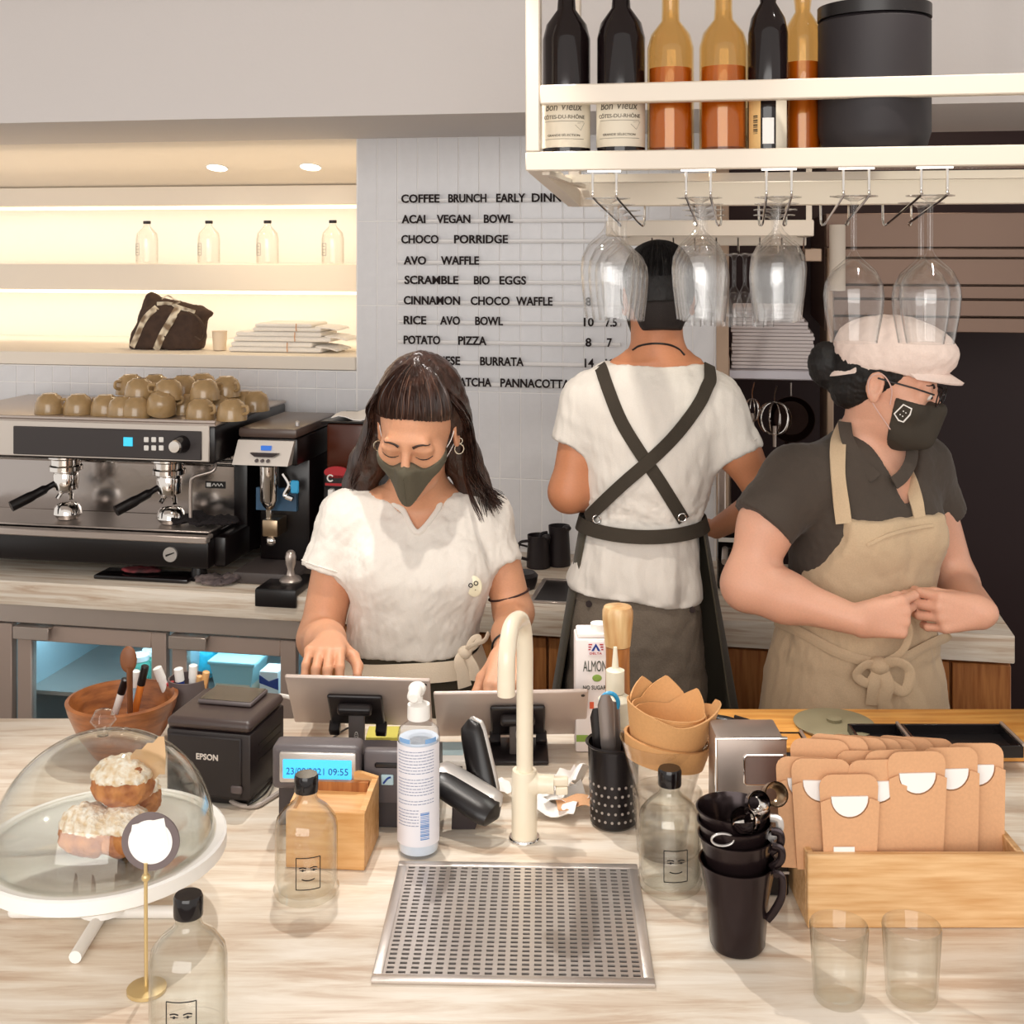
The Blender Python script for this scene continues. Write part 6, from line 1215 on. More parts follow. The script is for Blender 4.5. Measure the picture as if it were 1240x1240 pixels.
def bracelet(t, v, a, b, f, r, mm, nm='bracelet', th=.002):
    a, b = np.array(a), np.array(b); c = a+(b-a)*f; ax = unit(b-a); u_ = unit(np.cross(ax, [0, 1, .3])); w_ = np.cross(ax, u_); t.part(nm, MB().tube([c+(u_*math.cos(k)+w_*math.sin(k))*r for k in np.linspace(0, 2*PI, 36)[:-1]], th, 8, closed=True), mm)
bracelet(g, bd, P(594, 632, 2.455), er, .80, .0405, mat('brown_cord', '#3a201c', .7), 'hair_tie'); bracelet(g, bd, er, wrr, .88, .0275, BLACK)
# mask: inflated lower face with a centre ridge
mk = Vol(hG.o-[.13, .16, .18], hG.o+[.13, .12, .10], .0025)
hG.ell(mk, (0, -.026, -.028), (.0625, .0645, .087), .01); hG.ell(mk, (0, -.044, -.078), (.046, .044, .038), .03); hG.cone(mk, (0, -.105, -.030), (0, -.094, -.098), .0155, .0150, .034)
for s_ in (-1, 1): hG.ell(mk, (s_*.040, -.055, -.030), (.027, .029, .028), .02)
def mclip(p):
    l = (p-hG.o)@hG.R/hG.k; x, y, z = l[..., 0], l[..., 1], l[..., 2]; ax_ = np.abs(x)
    top = z-(-.014-.018*np.clip(ax_/.028, 0, 1)+.55*np.clip(ax_-.036, 0, 1)); bot = -(z+.116-1.2*ax_); back = (y+.022+.0*ax_); return np.maximum(np.maximum(top, bot), back)
ax_g = np.stack(np.meshgrid(*[mk.lo[k]+mk.h*np.arange(mk.n[k]) for k in range(3)], indexing='ij'), -1); mk.a = np.maximum(mk.a, mclip(ax_g)).astype(np.float32)
mo = g.part('face_mask', mk.mesh('face_mask', g.base, lambda p: .0008*fbm(p*60, 8)), OLIVEM, label='olive green cloth face mask')
seam = catmull([snap(mk, hG, (0, 0, -.036)), snap(mk, hG, (0, 0, -.06)), snap(mk, hG, (0, 0, -.085)), snap(mk, hG, (0, 0, -.105))], 6); g.part('seam', MB().tube(seam, .0012, 6), OLIVEM, parent=mo)
for s_ in (-1, 1): g.part('ear_loop', MB().tube(catmull([hG.w((s_*.0595, -.028, -.028)), hG.w((s_*.070, -.012, -.012)), hG.w((s_*.0775, .004, .012)), hG.w((s_*.080, .026, 0)), hG.w((s_*.071, .012, -.034)), hG.w((s_*.060, -.024, -.050))], 6), .0009, 6), PAPER, parent=mo)
# closed lids, brows
m = MB(); bw_ = MB()
for s_ in (-1, 1):
    m.tube([snap(bd, hG, (s_*x, 0, z), .0003) for x, z in catmull([(.0165, -.0085, 0), (.024, -.0115, 0), (.032, -.0125, 0), (.041, -.0105, 0), (.049, -.0060, 0)], 5)[:, :2]], np.concatenate([np.linspace(.0006, .0013, 11), np.linspace(.0013, .0008, 10)]), 6)
    bw_.tube([snap(bd, hG, (s_*x, 0, z), .0003) for x, z in catmull([(.014, .0155, 0), (.024, .0205, 0), (.035, .0225, 0), (.045, .0195, 0)], 5)[:, :2]], np.linspace(.0031, .0009, 16), 8)
g.part('lashes', m, HAIRB, kind='stuff'); g.part('eyebrows', bw_, HAIR, kind='stuff')
m = MB()
for s_, q in ((1, hG.w((.080, .012, -.048))), (-1, hG.w((-.080, -.004, -.044)))): m.tube([q+np.array([.0085*math.cos(a), .002*math.cos(a), .0095*math.sin(a)]) for a in np.linspace(0, 2*PI, 24)[:-1]], .0013, 8, closed=True)
q = hG.w((.084, .008, -.026)); m.tube([q+np.array([.004*math.cos(a), 0, .005*math.sin(a)]) for a in np.linspace(0, 2*PI, 16)[:-1]], .0009, 6, closed=True); g.part('earring', m, mat('gold_silver', '#e5d9c2', .15, 1.0))
# hair
hv = Vol((-.40, 2.22, 1.10), (.06, 2.66, 1.70), .004)
hG.ell(hv, (0, .024, .040), (.0795, .0955, .0868), .01); hG.ell(hv, (0, .050, .050), (.083, .080, .084), .02); hG.ell(hv, (0, .05, .0), (.082, .075, .075), .03)
def front_cut(p):
    l = (p-hG.o)@hG.R/hG.k; x, y, z = l[..., 0], l[..., 1], l[..., 2]; return np.maximum(y+.012+.0*z, z-.068+np.clip(np.abs(x+.010)*0.50, 0, .06)+.003*np.sin(x*300)) # keep out of the face
hv.gen(front_cut, hG.o-.14, hG.o+.14, .030, '-')
for x_, pts in ((-1, [hG.w((-.066, .035, .03)), P(446, 560, 2.46), P(436, 588, 2.48), P(432, 602, 2.495)]), (1, [hG.w((.064, .035, .03)), P(560, 555, 2.45), P(572, 585, 2.46), P(590, 602, 2.44)])):
    for (a, b), (ra, rb) in zip(zip(pts[:-1], pts[1:]), ((.032, .034), (.034, .032), (.032, .018))): hv.cone(a, b, ra, rb, .02)
hv.cone(hG.w((0, .06, .0)), P(505, 600, 2.55), .065, .055, .03); hv.cone(P(505, 600, 2.55), P(505, 640, 2.57), .06, .04, .03)
hv.cone(hG.w((0, .03, .125)), hG.w((0, .055, .120)), .017, .020, .012)
hv.cone(P(506, 612, 2.455), hG.w((0, .02, -.05)), .056, .050, .004, '-')
hr = g.part('hair', hv.mesh('hair', g.base, lambda p: .0025*fbm(p*np.array([130, 130, 16]), 41)), HAIR)
S = []
for a in np.linspace(-1.25, 1.25, 13):    # pulled back from the hairline to the tie
    pts = []
    h0 = np.array([math.sin(a)*.078, -.087*math.cos(a)+.010, .068-.034*abs(math.sin(a))**1.5+.006*math.sin(2*a)**2])
    for u in np.linspace(0, 1, 6):
        e = np.array([0, .035, .128]); p = h0*(1-u)+e*u; c = np.array([0, .024, .040]); q = p-c; rad = np.linalg.norm(q/(np.array([.0790, .0950, .0862])+np.array([.005, .005, .005])*min(1, u*2.5))); p = c+q/rad; pts.append(hG.w(p))
    S.append(pts)
g.part('hair_strands', strands(S, 520, .0015, .0022, seed=1, tip=.8), HAIR, parent=hr, kind='stuff')
g.part('hair_strands', strands(S, 90, .0008, .0025, seed=9, tip=.5), mat('painted_crown_sheen', '#6b4f42', .22, 0, 0, spec=.8), parent=hr, kind='stuff', label='lighter brown strands painting the sheen of light over the crown')  # paler strands paint the light's sheen on the crown
S = [[hG.w((-.06, -.0, .09)), hG.w((-.088, .0, .045)), hG.w((-.092, .01, -.01)), P(441, 560, 2.43), P(430, 585, 2.45), P(420+8*k, 603+4*k, 2.47)] for k in range(3)]
g.part('hair_strands', strands(S, 110, .0022, .007, seed=2), HAIR, parent=hr, kind='stuff')
S = [[hG.w((.06, .0, .09)), hG.w((.088, .01, .045)), hG.w((.095, .03, -.01)), P(565+3*k, 560, 2.42), P(580+2*k, 588, 2.41), P(607-5*k, 604+5*k, 2.40)] for k in range(4)]
g.part('hair_strands', strands(S, 150, .0022, .007, seed=3), HAIR, parent=hr, kind='stuff')
S = [[hG.w((.07, .02, .06)), hG.w((.09, .02, .0)), P(562, 565, 2.40), P(568, 596, 2.36), P(575, 612, 2.345), P(583, 630, 2.335)]]*2
g.part('hair_strands', strands(S, 26, .0013, .003, seed=4), HAIR, parent=hr, kind='stuff')
g.part('hair_tie', MB().tube([hG.w((.021*math.cos(a), .040+.010*math.sin(a), .131)) for a in np.linspace(0, 2*PI, 24)[:-1]], .0035, 8, closed=True), HAIRB, parent=hr)

# ------------------------------------------------------------------ man, back to the camera
D = 2.62; K = .851
class VK(Vol):
    def cone(s, a, b, ra, rb, k=.015, mode='+', **kw): return Vol.cone(s, a, b, ra*K, rb*K, k*K, mode, **kw)
    def loft(s, rings, *a, **kw): return Vol.loft(s, [(z, x, y, rx, ry*K) for z, x, y, rx, ry in rings], *a, **kw)
mx = (775-CX)*D/F
h = person('man seen from behind in a white tee with crossed dark apron straps', (mx, D, 0))
trm = rg([(441, 795, 46, D, .060), (455, 792, 76, D, .085), (475, 790, 92, D, .105), (520, 788, 90, D, .120), (570, 786, 78, D, .118), (605, 783, 72, D, .108), (630, 778, 67, D, .102), (660, 773, 71, D, .108), (700, 768, 79, D, .120), (738, 767, 81, D, .124)])
sm = VK((-.02, 2.40, .92), (.60, 2.84, 1.50), .004); sm.loft(trm, .03); sm.cone(P(722, 488, D), P(858, 490, D), .058, .058, .07); sm.cone(P(748, 466, D), P(838, 467, D), .045, .045, .06)
mL0, mL1 = P(711, 490, D), P(690, 539, D-.01); mR0, mR1 = P(867, 492, D), P(895, 551, D-.02)
sm.cone(mL0, mL1, .062, .050, .04, clipb=True); sm.cone(mR0, mR1, .064, .062, .04, clipb=True)
sm.cone(P(796, 445, D+.03), P(796, 400, D+.03), .066, .056, .01, '-')
def wrM(p): return np.clip((p[..., 2]-np.interp(p[..., 0], [(688-CX)*D/F, (760-CX)*D/F, (800-CX)*D/F, (846-CX)*D/F], [zof(709, D), zof(713, D), zof(722, D), zof(726, D)]))/.012, 0, 1)*wrM0(p)
def wrM0(p): return .006*fbm(p*np.array([18, 18, 8]), 51)+.0028*fbm(p*np.array([44, 44, 20]), 52)+.005*np.exp(-((p[..., 2]-zof(612, D))/.03)**2)*fbm(p*np.array([30, 30, 50]), 53)+np.clip((zof(640, D)-p[..., 2])/.18, 0, 1)*.008*np.sin(p[..., 0]*95+2.5*p[..., 2])
zz3 = sm.lo[2]+sm.h*np.arange(sm.n[2]); xx3 = sm.lo[0]+sm.h*np.arange(sm.n[0]); hemz = np.interp(xx3, [(688-CX)*D/F, (760-CX)*D/F, (800-CX)*D/F, (846-CX)*D/F], [zof(709, D), zof(713, D), zof(722, D), zof(726, D)])
sm.a = np.maximum(sm.a, (hemz[:, None, None]-zz3[None, None, :])).astype(np.float32)
h.part('shirt', sm.mesh('shirt', h.base, wrM), TSHIRT, label='loose white tee with short sleeves')
bm_ = VK((-.05, 2.38, 1.05), (.62, 3.02, 1.80), .0035); bm_.loft(trm, .03, off=-.014); bm_.cone(P(722, 490, D), P(858, 492, D), .045, .045, .05)
hM = Fr(P(796, 362, D+.02), Rz(math.radians(183))@Rx(math.radians(10)), .93)
bm_.cone(P(796, 450, D+.01), hM.w((0, .02, -.03)), .056, .053, .05); bm_.cone(P(745, 462, D+.01), P(796, 420, D+.02), .035, .035, .05); bm_.cone(P(846, 462, D+.01), P(796, 420, D+.02), .035, .035, .05)
head(bm_, hM)
e1 = P(689, 596, D-.01); w1 = P(742, 612, D+.20); bm_.cone(P(708, 494, D), e1, .050, .046, .03); bm_.cone(e1, w1, .046, .027, .03); hand(bm_, w1, (.6, .8, .0), (0, 0, -1), (.8, -.6, 0), [(25, 35, 25)]*4, .9)
e2 = P(930, 604, D-.02); w2 = P(868, 640, D+.20); bm_.cone(P(873, 490, D), P(893, 545, D-.02), .052, .050, .03); bm_.cone(P(893, 545, D-.02), e2, .050, .043, .03); bm_.cone(e2, w2, .043, .027, .03); hand(bm_, w2, (-.5, .85, .0), (0, 0, -1), (-.8, -.5, 0), [(25, 35, 25)]*4, .9)
h.part('body', bm_.mesh('body', h.base), SKIN_B)
# hair: dense cap with a faded nape
hc = Vol(hM.o-.15, hM.o+.15, .003); hM.ell(hc, (0, .022, .040), (.0790, .0980, .0900), .01); hM.ell(hc, (0, .055, -.010), (.066, .058, .060), .03)
def cutm(p):
    l = (p-hM.o)@hM.R/hM.k; y, z = l[..., 1], l[..., 2]; return np.maximum(np.minimum(-(z+.012+.25*np.clip(-y, -1, 1)), 1), -(y+.065)) if False else np.maximum(-(z+.020-.5*np.clip(.03-y, 0, .2)), -(y+.062))
axg = np.stack(np.meshgrid(*[hc.lo[k]+hc.h*np.arange(hc.n[k]) for k in range(3)], indexing='ij'), -1); hc.a = np.maximum(hc.a, cutm(axg)).astype(np.float32)
hh_ = h.part('hair', hc.mesh('hair', h.base, lambda p: .0016*fbm(p*210, 61)), HAIRB, label='thick dark hair')
S = []
for a in np.linspace(0, 2*PI, 25):
    S.append([hM.w(np.array([0, .024, .040])+np.array([math.sin(t_)*math.sin(a)*.0800, math.sin(t_)*math.cos(a)*.0985, math.cos(t_)*.0905])) for t_ in np.linspace(.12, 1.62 if math.cos(a) > -.3 else 1.15, 6)])
h.part('hair_strands', strands(S, 620, .0011, .0016, seed=11, tip=.4), HAIRB, parent=hh_, kind='stuff')
hf = Vol(hM.o-.15, hM.o+.15, .003); hM.ell(hf, (0, .020, .035), (.0752, .0945, .0835), .01); hM.ell(hf, (0, .052, -.020), (.061, .057, .060), .03); hM.cone(hf, (0, .045, -.05), (0, .04, -.075), .048, .045, .02)
def cutf(p):
    l = (p-hM.o)@hM.R/hM.k; y, z = l[..., 1], l[..., 2]; return np.maximum(-(z+.078-.9*np.clip(.05-y, 0, .2)), -(y+.0))
hf.a = np.maximum(hf.a, cutf(axg)).astype(np.float32); h.part('nape_hair', hf.mesh('nape_hair', h.base), mat('faded_nape_hair', '#1c100d', .75, 0, .25, 420, .35), parent=hh_, label='short faded hair at the nape')
for s_ in (-1, 1): h.part('mask_loop', MB().tube(catmull([hM.w((s_*.060, -.045, -.02)), hM.w((s_*.078, -.012, .01)), hM.w((s_*.086, .014, .02)), hM.w((s_*.087, .030, -.01)), hM.w((s_*.076, .010, -.034)), hM.w((s_*.060, -.040, -.06))], 6), .0016, 6), BLACK)
mkm = Vol(hM.o-.16, hM.o+.16, .004); hM.ell(mkm, (0, -.030, -.040), (.064, .068, .080), .01); axg2 = np.stack(np.meshgrid(*[mkm.lo[k]+mkm.h*np.arange(mkm.n[k]) for k in range(3)], indexing='ij'), -1)
lq = (axg2-hM.o)@hM.R/hM.k; mkm.a = np.maximum(mkm.a, np.maximum(lq[..., 1]+.028, lq[..., 2]+.018)).astype(np.float32); h.part('face_mask', mkm.mesh('face_mask', h.base), OLIVE)
ck = MB(); nk = [bm_.hit(x, y, 2.3, 2.75, .001) for x, y in catmull([(766, 424, 0), (774, 419, 0), (790, 416, 0), (808, 417, 0), (821, 422, 0), (829, 430, 0)], 4)[:, :2]]
for a in (): nk.append(P(796, 421, D+.01)+np.array([.0525*math.cos(a), .053*math.sin(a), -.008*math.sin(a)*-1-.012*math.cos(a)*.2]))
h.part('neck_cord', ck.tube(nk, .0022, 8), BLACK)
h.part('collar_rib', MB().tube([P(796, 441, D+.02)+np.array([.0555*math.cos(a), .053*math.sin(a), .004*abs(math.cos(a))+.014*abs(math.cos(a))**2]) for a in np.linspace(0, 2*PI, 48)[:-1]], .0055, 8, closed=True), TSHIRT)
for a, b, r in ((mL0, mL1, .0503*K), (mR0, mR1, .0623*K)):
    ax = unit(b-a); u_ = unit(np.cross(ax, [0, 1, 0])); w_ = np.cross(ax, u_); c = b-ax*.016; h.part('sleeve_hem', MB().tube([c+(u_*math.cos(k)+w_*math.sin(k))*(r+.0006) for k in np.linspace(0, 2*PI, 40)[:-1]], .0014, 6, closed=True), TSHIRT)
# trousers
pm = VK((.0, 2.42, .02), (.56, 2.84, 1.14), .006); pm.loft(rg([(660, 775, 55, D, .085), (700, 769, 66, D, .098), (722, 769, 76, D, .112), (740, 769, 80, D, .118), (775, 769, 83, D, .124), (840, 769, 83, D, .122), (880, 769, 80, D, .112)]), .03)
legs(pm, (730-CX)*D/F, (808-CX)*D/F, D, .80, .089)
h.part('trousers', pm.mesh('trousers', h.base, lambda p: .005*fbm(p*np.array([16, 16, 26]), 71)+.002*fbm(p*45, 72)), TROUSER, label='grey-brown trousers with buttoned back pockets'); shoes(h, (730-CX)*D/F, (808-CX)*D/F, D, 1)
for x0, y0, x1, y1 in ((697, 721, 745, 729), (806, 732, 846, 735)):
    h.part('pocket_welt', ribbon(pm, [(x0, y0), ((x0+x1)/2, (y0+y1)/2+1), (x1, y1)], .014, .002, .003), TROUSER)
for x, y in ((713, 731), (838, 738)):
    q = pm.hit(x, y, 2.35, 2.75, .003); h.part('button', MB().tube([q, q+np.array([0, -.004, 0])], .0065, 14), DARK)
# apron in front of him, its side edges wrapping round
G = []; zt_, zl = zof(628, D), .36
for a in np.linspace(-.42, PI+.38, 50):
    col = []
    for u in np.linspace(0, 1, 18):
        z = zt_+(zl-zt_)*u; fl = 1+.62*u**.8; rx = .130*(1+1.05*u)+.0; ry = .107*(1+.28*u); ww = .006*math.sin(9*a+3*u)*u; col.append((mx+.006+(rx+ww)*math.cos(a), D+.0+(ry+ww)*math.sin(a), z))
    G.append(col)
h.part('apron', MB().sheet(G, .003), OLIVE, label='dark olive apron worn at the front with its sides wrapping round')
# waist strap and cross straps
n = 64; G = []
for k in range(n):
    a = 2*PI*k/n; G.append([((778-CX)*D/F+(.1325+.002*j)*math.cos(a), D+(.1045+.001*j)*math.sin(a), zof(626+4*j, D)+.004*math.cos(a*2)) for j in range(5)])
h.part('waist_strap', MB().sheet(G, .004, wrap=True), STRAP)
st1 = ribbon(sm, [(728, 446), (736, 470), (752, 510), (775, 548), (797, 580), (828, 630)], .0265, .0035, .004, 2.3, 2.75, pre=[(-.004, .085), (-.003, .065), (-.002, .045), (-.001, .025)]); h.part('shoulder_strap', st1, STRAP)
st2 = ribbon(sm, [(861, 459), (856, 469), (846, 490), (820, 525), (789, 556), (752, 588), (710, 628)], .0265, .0035, .008, 2.3, 2.75, pre=[(.004, .085), (.003, .065), (.002, .045), (.001, .028), (.001, .014)]); h.part('shoulder_strap', st2, STRAP)
for pts in ([(727, 441), (730, 432)], [(859, 459), (855, 447)]): pass
for x, y in ((722, 627), (825, 625)):
    q = sm.hit(x, y, 2.35, 2.75, .0)+np.array([0, -.014, 0]); h.part('ring', MB().tube([q+np.array([.008*math.cos(a), 0, .008*math.sin(a)]) for a in np.linspace(0, 2*PI, 18)[:-1]], .0016, 8, closed=True), CHROME)

# ------------------------------------------------------------------ second woman, capped, turned to the right
D2 = 2.50; AN = math.radians(27); cxw = (1045-CX)*D2/F
k_ = person('woman in a pale pink cap, dark polo and beige apron turned to the right', (cxw, D2, 0))
def rw(rows): return [(zof(y, D2), (cx-CX)*D2/F, D2, rx, ry) for y, cx, rx, ry in rows]
trw = rw([(520, 1062, .075, .060), (540, 1056, .125, .080), (565, 1050, .158, .095), (600, 1047, .165, .108), (650, 1046, .160, .120), (700, 1042, .148, .116), (740, 1038, .145, .114), (780, 1036, .155, .122)])
po = Vol((.40, 2.26, .86), (1.12, 2.78, 1.44), .0045); po.loft(trw, .03, ang=AN); u_w = np.array([math.cos(AN), math.sin(AN), 0]); f_w = np.array([math.sin(AN), -math.cos(AN), 0])
shN = P(966, 578, 2.425); shF = np.array([cxw, D2, shN[2]])+u_w*.155
po.cone(shN, shF, .056, .052, .06); a1 = P(924, 634, 2.395); po.cone(shN, a1, .062, .064, .03, clipb=True); a2 = shF+np.array([.05, .02, -.11]); po.cone(shF, a2, .056, .056, .03, clipb=True)
po.ell(np.array([cxw, D2, zof(632, D2)])+f_w*.07-u_w*.055, (.062,)*3, .04); po.ell(np.array([cxw, D2, zof(632, D2)])+f_w*.07+u_w*.055, (.062,)*3, .04)
ncb = P(1058, 540, D2); po.cone(ncb+f_w*.02, P(1062, 480, 2.49), .056, .05, .006, '-')
po.gen(lambda p: np.maximum(np.abs((p-ncb)@u_w)-.012-.45*np.clip(p[..., 2]-zof(600, D2), 0, 1), np.maximum((p-ncb)@(-f_w)+.0, zof(600, D2)-p[..., 2])), ncb-.2, ncb+.16, .006, '-')
k_.part('shirt', po.mesh('shirt', k_.base, lambda p: .004*fbm(p*np.array([18, 18, 12]), 81)+.0015*fbm(p*55, 82)), POLO, label='dark olive-brown polo shirt')
hW = Fr(P(1077, 462, 2.44), Rz(math.radians(62))@Rx(math.radians(14)), .97)
bw2 = Vol((.36, 2.10, .90), (1.16, 2.76, 1.66), .0035); bw2.loft(trw, .03, ang=AN, off=-.014); bw2.cone(shN, shF, .045, .042, .05)
bw2.cone(P(1052, 545, 2.50), hW.w((0, .022, -.04)), .058, .050, .04); head(bw2, hW)
eW = P(905, 708, 2.375); wW = P(1040, 752, 2.275)
bw2.cone(shN, P(928, 636, 2.40), .050, .050, .03); bw2.cone(P(928, 636, 2.40), eW, .0495, .046, .03); bw2.cone(eW, eW+(wW-eW)*.35, .044, .043, .03); bw2.cone(eW+(wW-eW)*.35, wW, .043, .0265, .03)
tW = hand(bw2, wW, (1, .0, .10), (.05, 1, -.25), (-.1, .15, 1), [(38, 48, 30), (58, 62, 40), (70, 66, 40), (76, 66, 40)], 1.0, (.25, 1.0, .35))
eF = shF+np.array([.075, .0, -.25]); wF = P(1192, 742, 2.32); bw2.cone(shF, eF, .048, .042, .03); bw2.cone(eF, wF, .042, .026, .03); hand(bw2, wF, (-1, -.05, .02), (-.05, 1, -.3), (.1, .1, 1), [(40, 50, 30)]*4, 1.0, (.25, 1, .35))
k_.part('body', bw2.mesh('body', k_.base), SKIN_C)
# apron: skirt and bib
ap = Vol((.30, 2.14, .48), (1.20, 2.88, 1.30), .0055)
sk = rw([(742, 1036, .150, .122), (765, 1034, .158, .130), (810, 1034, .180, .145), (860, 1034, .195, .155)])+[(.50, cxw-.01, D2, .215, .17)]
ap.loft(sk, .02, ang=AN)
bib = trw[2:]+[]
def bibfn():
    v2 = Vol(ap.lo, ap.lo+ap.h*(ap.n-1.5), ap.h); v2.loft([r for r in trw], .03, ang=AN, off=.010); v2.ell(np.array([cxw, D2, zof(632, D2)])+f_w*.07-u_w*.055, (.072,)*3, .04); v2.ell(np.array([cxw, D2, zof(632, D2)])+f_w*.07+u_w*.055, (.072,)*3, .04)
    g3 = np.stack(np.meshgrid(*[v2.lo[q]+v2.h*np.arange(v2.n[q]) for q in range(3)], indexing='ij'), -1); rel = g3-np.array([cxw, D2, 0]); uu = rel@u_w; ff = rel@f_w; z = g3[..., 2]
    zt_ = zof(612, D2); wl = .106+.09*np.clip((zt_-z)/.22, 0, 1)**1.6; edge = np.maximum(np.abs(uu+.018)-wl, -(ff-.0)); return np.maximum(v2.a, np.maximum(edge, np.maximum(z-zt_-.02*np.abs(uu)*0, .9-z)))
bb_ = bibfn(); hh2 = np.maximum(.02-np.abs(ap.a-bb_), 0)/.02; ap.a = (np.minimum(ap.a, bb_)-hh2*hh2*.005).astype(np.float32)
wrA = lambda p: .006*fbm(p*np.array([13, 13, 8]), 91)+.0025*fbm(p*np.array([36, 36, 22]), 92)+.006*np.exp(-((p[..., 2]-zof(760, D2))/.05)**2)*fbm(p*np.array([45, 45, 14]), 93)
apo = k_.part('apron', ap.mesh('apron', k_.base, wrA), BEIGE, label='beige canvas bib apron')
po2 = copy.copy(po); po2.a = np.minimum(po.a, 1)
k_.part('neck_strap', ribbon(po, [(1026, 508), (1016, 530), (1014, 560), (1016, 590), (1022, 634)], .030, .0035, .006, 2.1, 2.7), BEIGE); k_.part('neck_strap', ribbon(po, [(1092, 545), (1098, 570), (1106, 590), (1114, 630)], .026, .0035, .006, 2.1, 2.7), BEIGE)
k_.part('pocket_seam', ribbon(ap, [(1050, 660), (1075, 648), (1105, 640), (1130, 636)], .006, .003, .004, 2.1, 2.7), BEIGE, parent=apo)
k_.part('waist_tie', ribbon(ap, [(940, 752), (975, 768), (1015, 790), (1062, 803), (1095, 796), (1125, 780), (1150, 770)], .018, .004, .006, 2.0, 2.8, bulge=.003), BEIGE, parent=apo)
kn = ap.hit(1064, 806, 2.0, 2.8, .012); m = MB(); m.ell(kn, (.022, .017, .017))
for pts, wd in (([kn, kn+[.012, -.014, -.03], kn+[.006, -.012, -.065], kn+[.02, -.010, -.10]], .013), ([kn, kn+[-.012, -.014, -.03], kn+[-.016, -.010, -.07]], .012), ([kn, kn+[.03, -.016, .012], kn+[.055, -.012, -.008], kn+[.045, -.012, -.045], kn+[.015, -.012, -.03]], .010), ([kn, kn+[-.028, -.014, .006], kn+[-.045, -.012, -.014], kn+[-.022, -.012, -.028], kn], .009), ([kn+[.0, 0, 0], kn+[.04, -.012, .03], kn+[.055, -.010, .065], kn+[.048, -.010, .09]], .007)):
    c = catmull([np.array(q_, float) for q_ in pts], 6); m.tube(c, np.full(len(c), wd), 12, flat=.25, up=(0, -1, 0))
k_.part('knot', m, BEIGE, parent=apo)
# collar of the polo
m = MB()
for s_, pts in ((1, [P(1030, 512, 2.44), P(1034, 532, 2.42), P(1048, 556, 2.40), P(1066, 574, 2.385)]), (-1, [P(1098, 540, 2.44), P(1096, 556, 2.42), P(1088, 570, 2.40), P(1078, 578, 2.39)])):
    c = catmull(pts, 6); N = np.array([.2, -1, .25]); Tn = np.gradient(c, axis=0); sd = np.cross(Tn, N); sd /= np.linalg.norm(sd, axis=1)[:, None]; m.sheet(np.stack([c, c+sd*.012*s_+[0, -.002, 0], c+sd*.026*s_+[0, .004, 0]]), .004)
k_.part('collar', m, POLO)
# trousers, shoes
lw = Vol((.46, 2.26, .02), (1.0, 2.74, .92), .009); lw.loft(rw([(790, 1036, .13, .10), (850, 1036, .15, .115)]), .03, ang=AN); legs(lw, cxw-.085, cxw+.085, D2, .78, .085); k_.part('trousers', lw.mesh('trousers', k_.base), mat('black_trousers', '#2b2625', .9)); shoes(k_, cxw-.085, cxw+.085, D2, -1)
# hair, bun, cap
hv = Vol(hW.o-.19, hW.o+.19, .0035); hW.ell(hv, (0, .026, .030), (.0800, .0960, .0840), .01); hW.ell(hv, (0, .06, -.030), (.060, .055, .055), .03)
axg = np.stack(np.meshgrid(*[hv.lo[q]+hv.h*np.arange(hv.n[q]) for q in range(3)], indexing='ij'), -1); lq = (axg-hW.o)@hW.R/hW.k
hv.a = np.maximum(hv.a, np.maximum(-(lq[..., 2]+.075-.9*np.clip(.06-lq[..., 1], 0, .14)), -(lq[..., 1]+.045))).astype(np.float32)
bunc = P(1001, 441, 2.49); hv.ell(bunc, (.038, .036, .046), .012); hv.cone(bunc+[.01, 0, -.02], hW.w((0, .09, -.02)), .022, .03, .02)
hvo = k_.part('hair', hv.mesh('hair', k_.base, lambda p: .0025*fbm(p*110, 95)), HAIRB)
cp = Vol(hW.o-[.17, .17, .12], hW.o+[.20, .17, .20], .0035); hW.ell(cp, (0, .016, .050), (.088, .108, .080), .01); hW.ell(cp, (0, -.03, .080), (.078, .085, .055), .03)
axg = np.stack(np.meshgrid(*[cp.lo[q]+cp.h*np.arange(cp.n[q]) for q in range(3)], indexing='ij'), -1); lq = (axg-hW.o)@hW.R/hW.k
cp.a = np.maximum(cp.a, -(lq[..., 2]-.030+.45*np.clip(lq[..., 1]-.01, 0, 1))).astype(np.float32)
cpo = k_.part('cap', cp.mesh('cap', k_.base, lambda p: .004*fbm(p*26, 97)+.0015*fbm(p*70, 98)), CAPM, label='pale pink fabric cap')
G = []
for a in np.linspace(-1.15, 1.15, 20): G.append([hW.w(((.082+.0*u)*math.sin(a)*(1-.1*u), -.088*math.cos(a)-.062*u*math.cos(a)**.6+.012, .044-.020*u-.014*(1-math.cos(a))*0+.012*math.cos(a))) for u in np.linspace(0, 1, 6)])
k_.part('peak', MB().sheet(G, .004), CAPM, parent=cpo); k_.part('back_strap', MB().tube(catmull([hW.w((-.074, .055, .018)), hW.w((-.045, .100, -.004)), hW.w((0, .118, -.012)), hW.w((.045, .100, -.004)), hW.w((.074, .055, .018))], 6), .012, 12, flat=.2, up=hW.R[:, 1]), CAPM, parent=cpo)
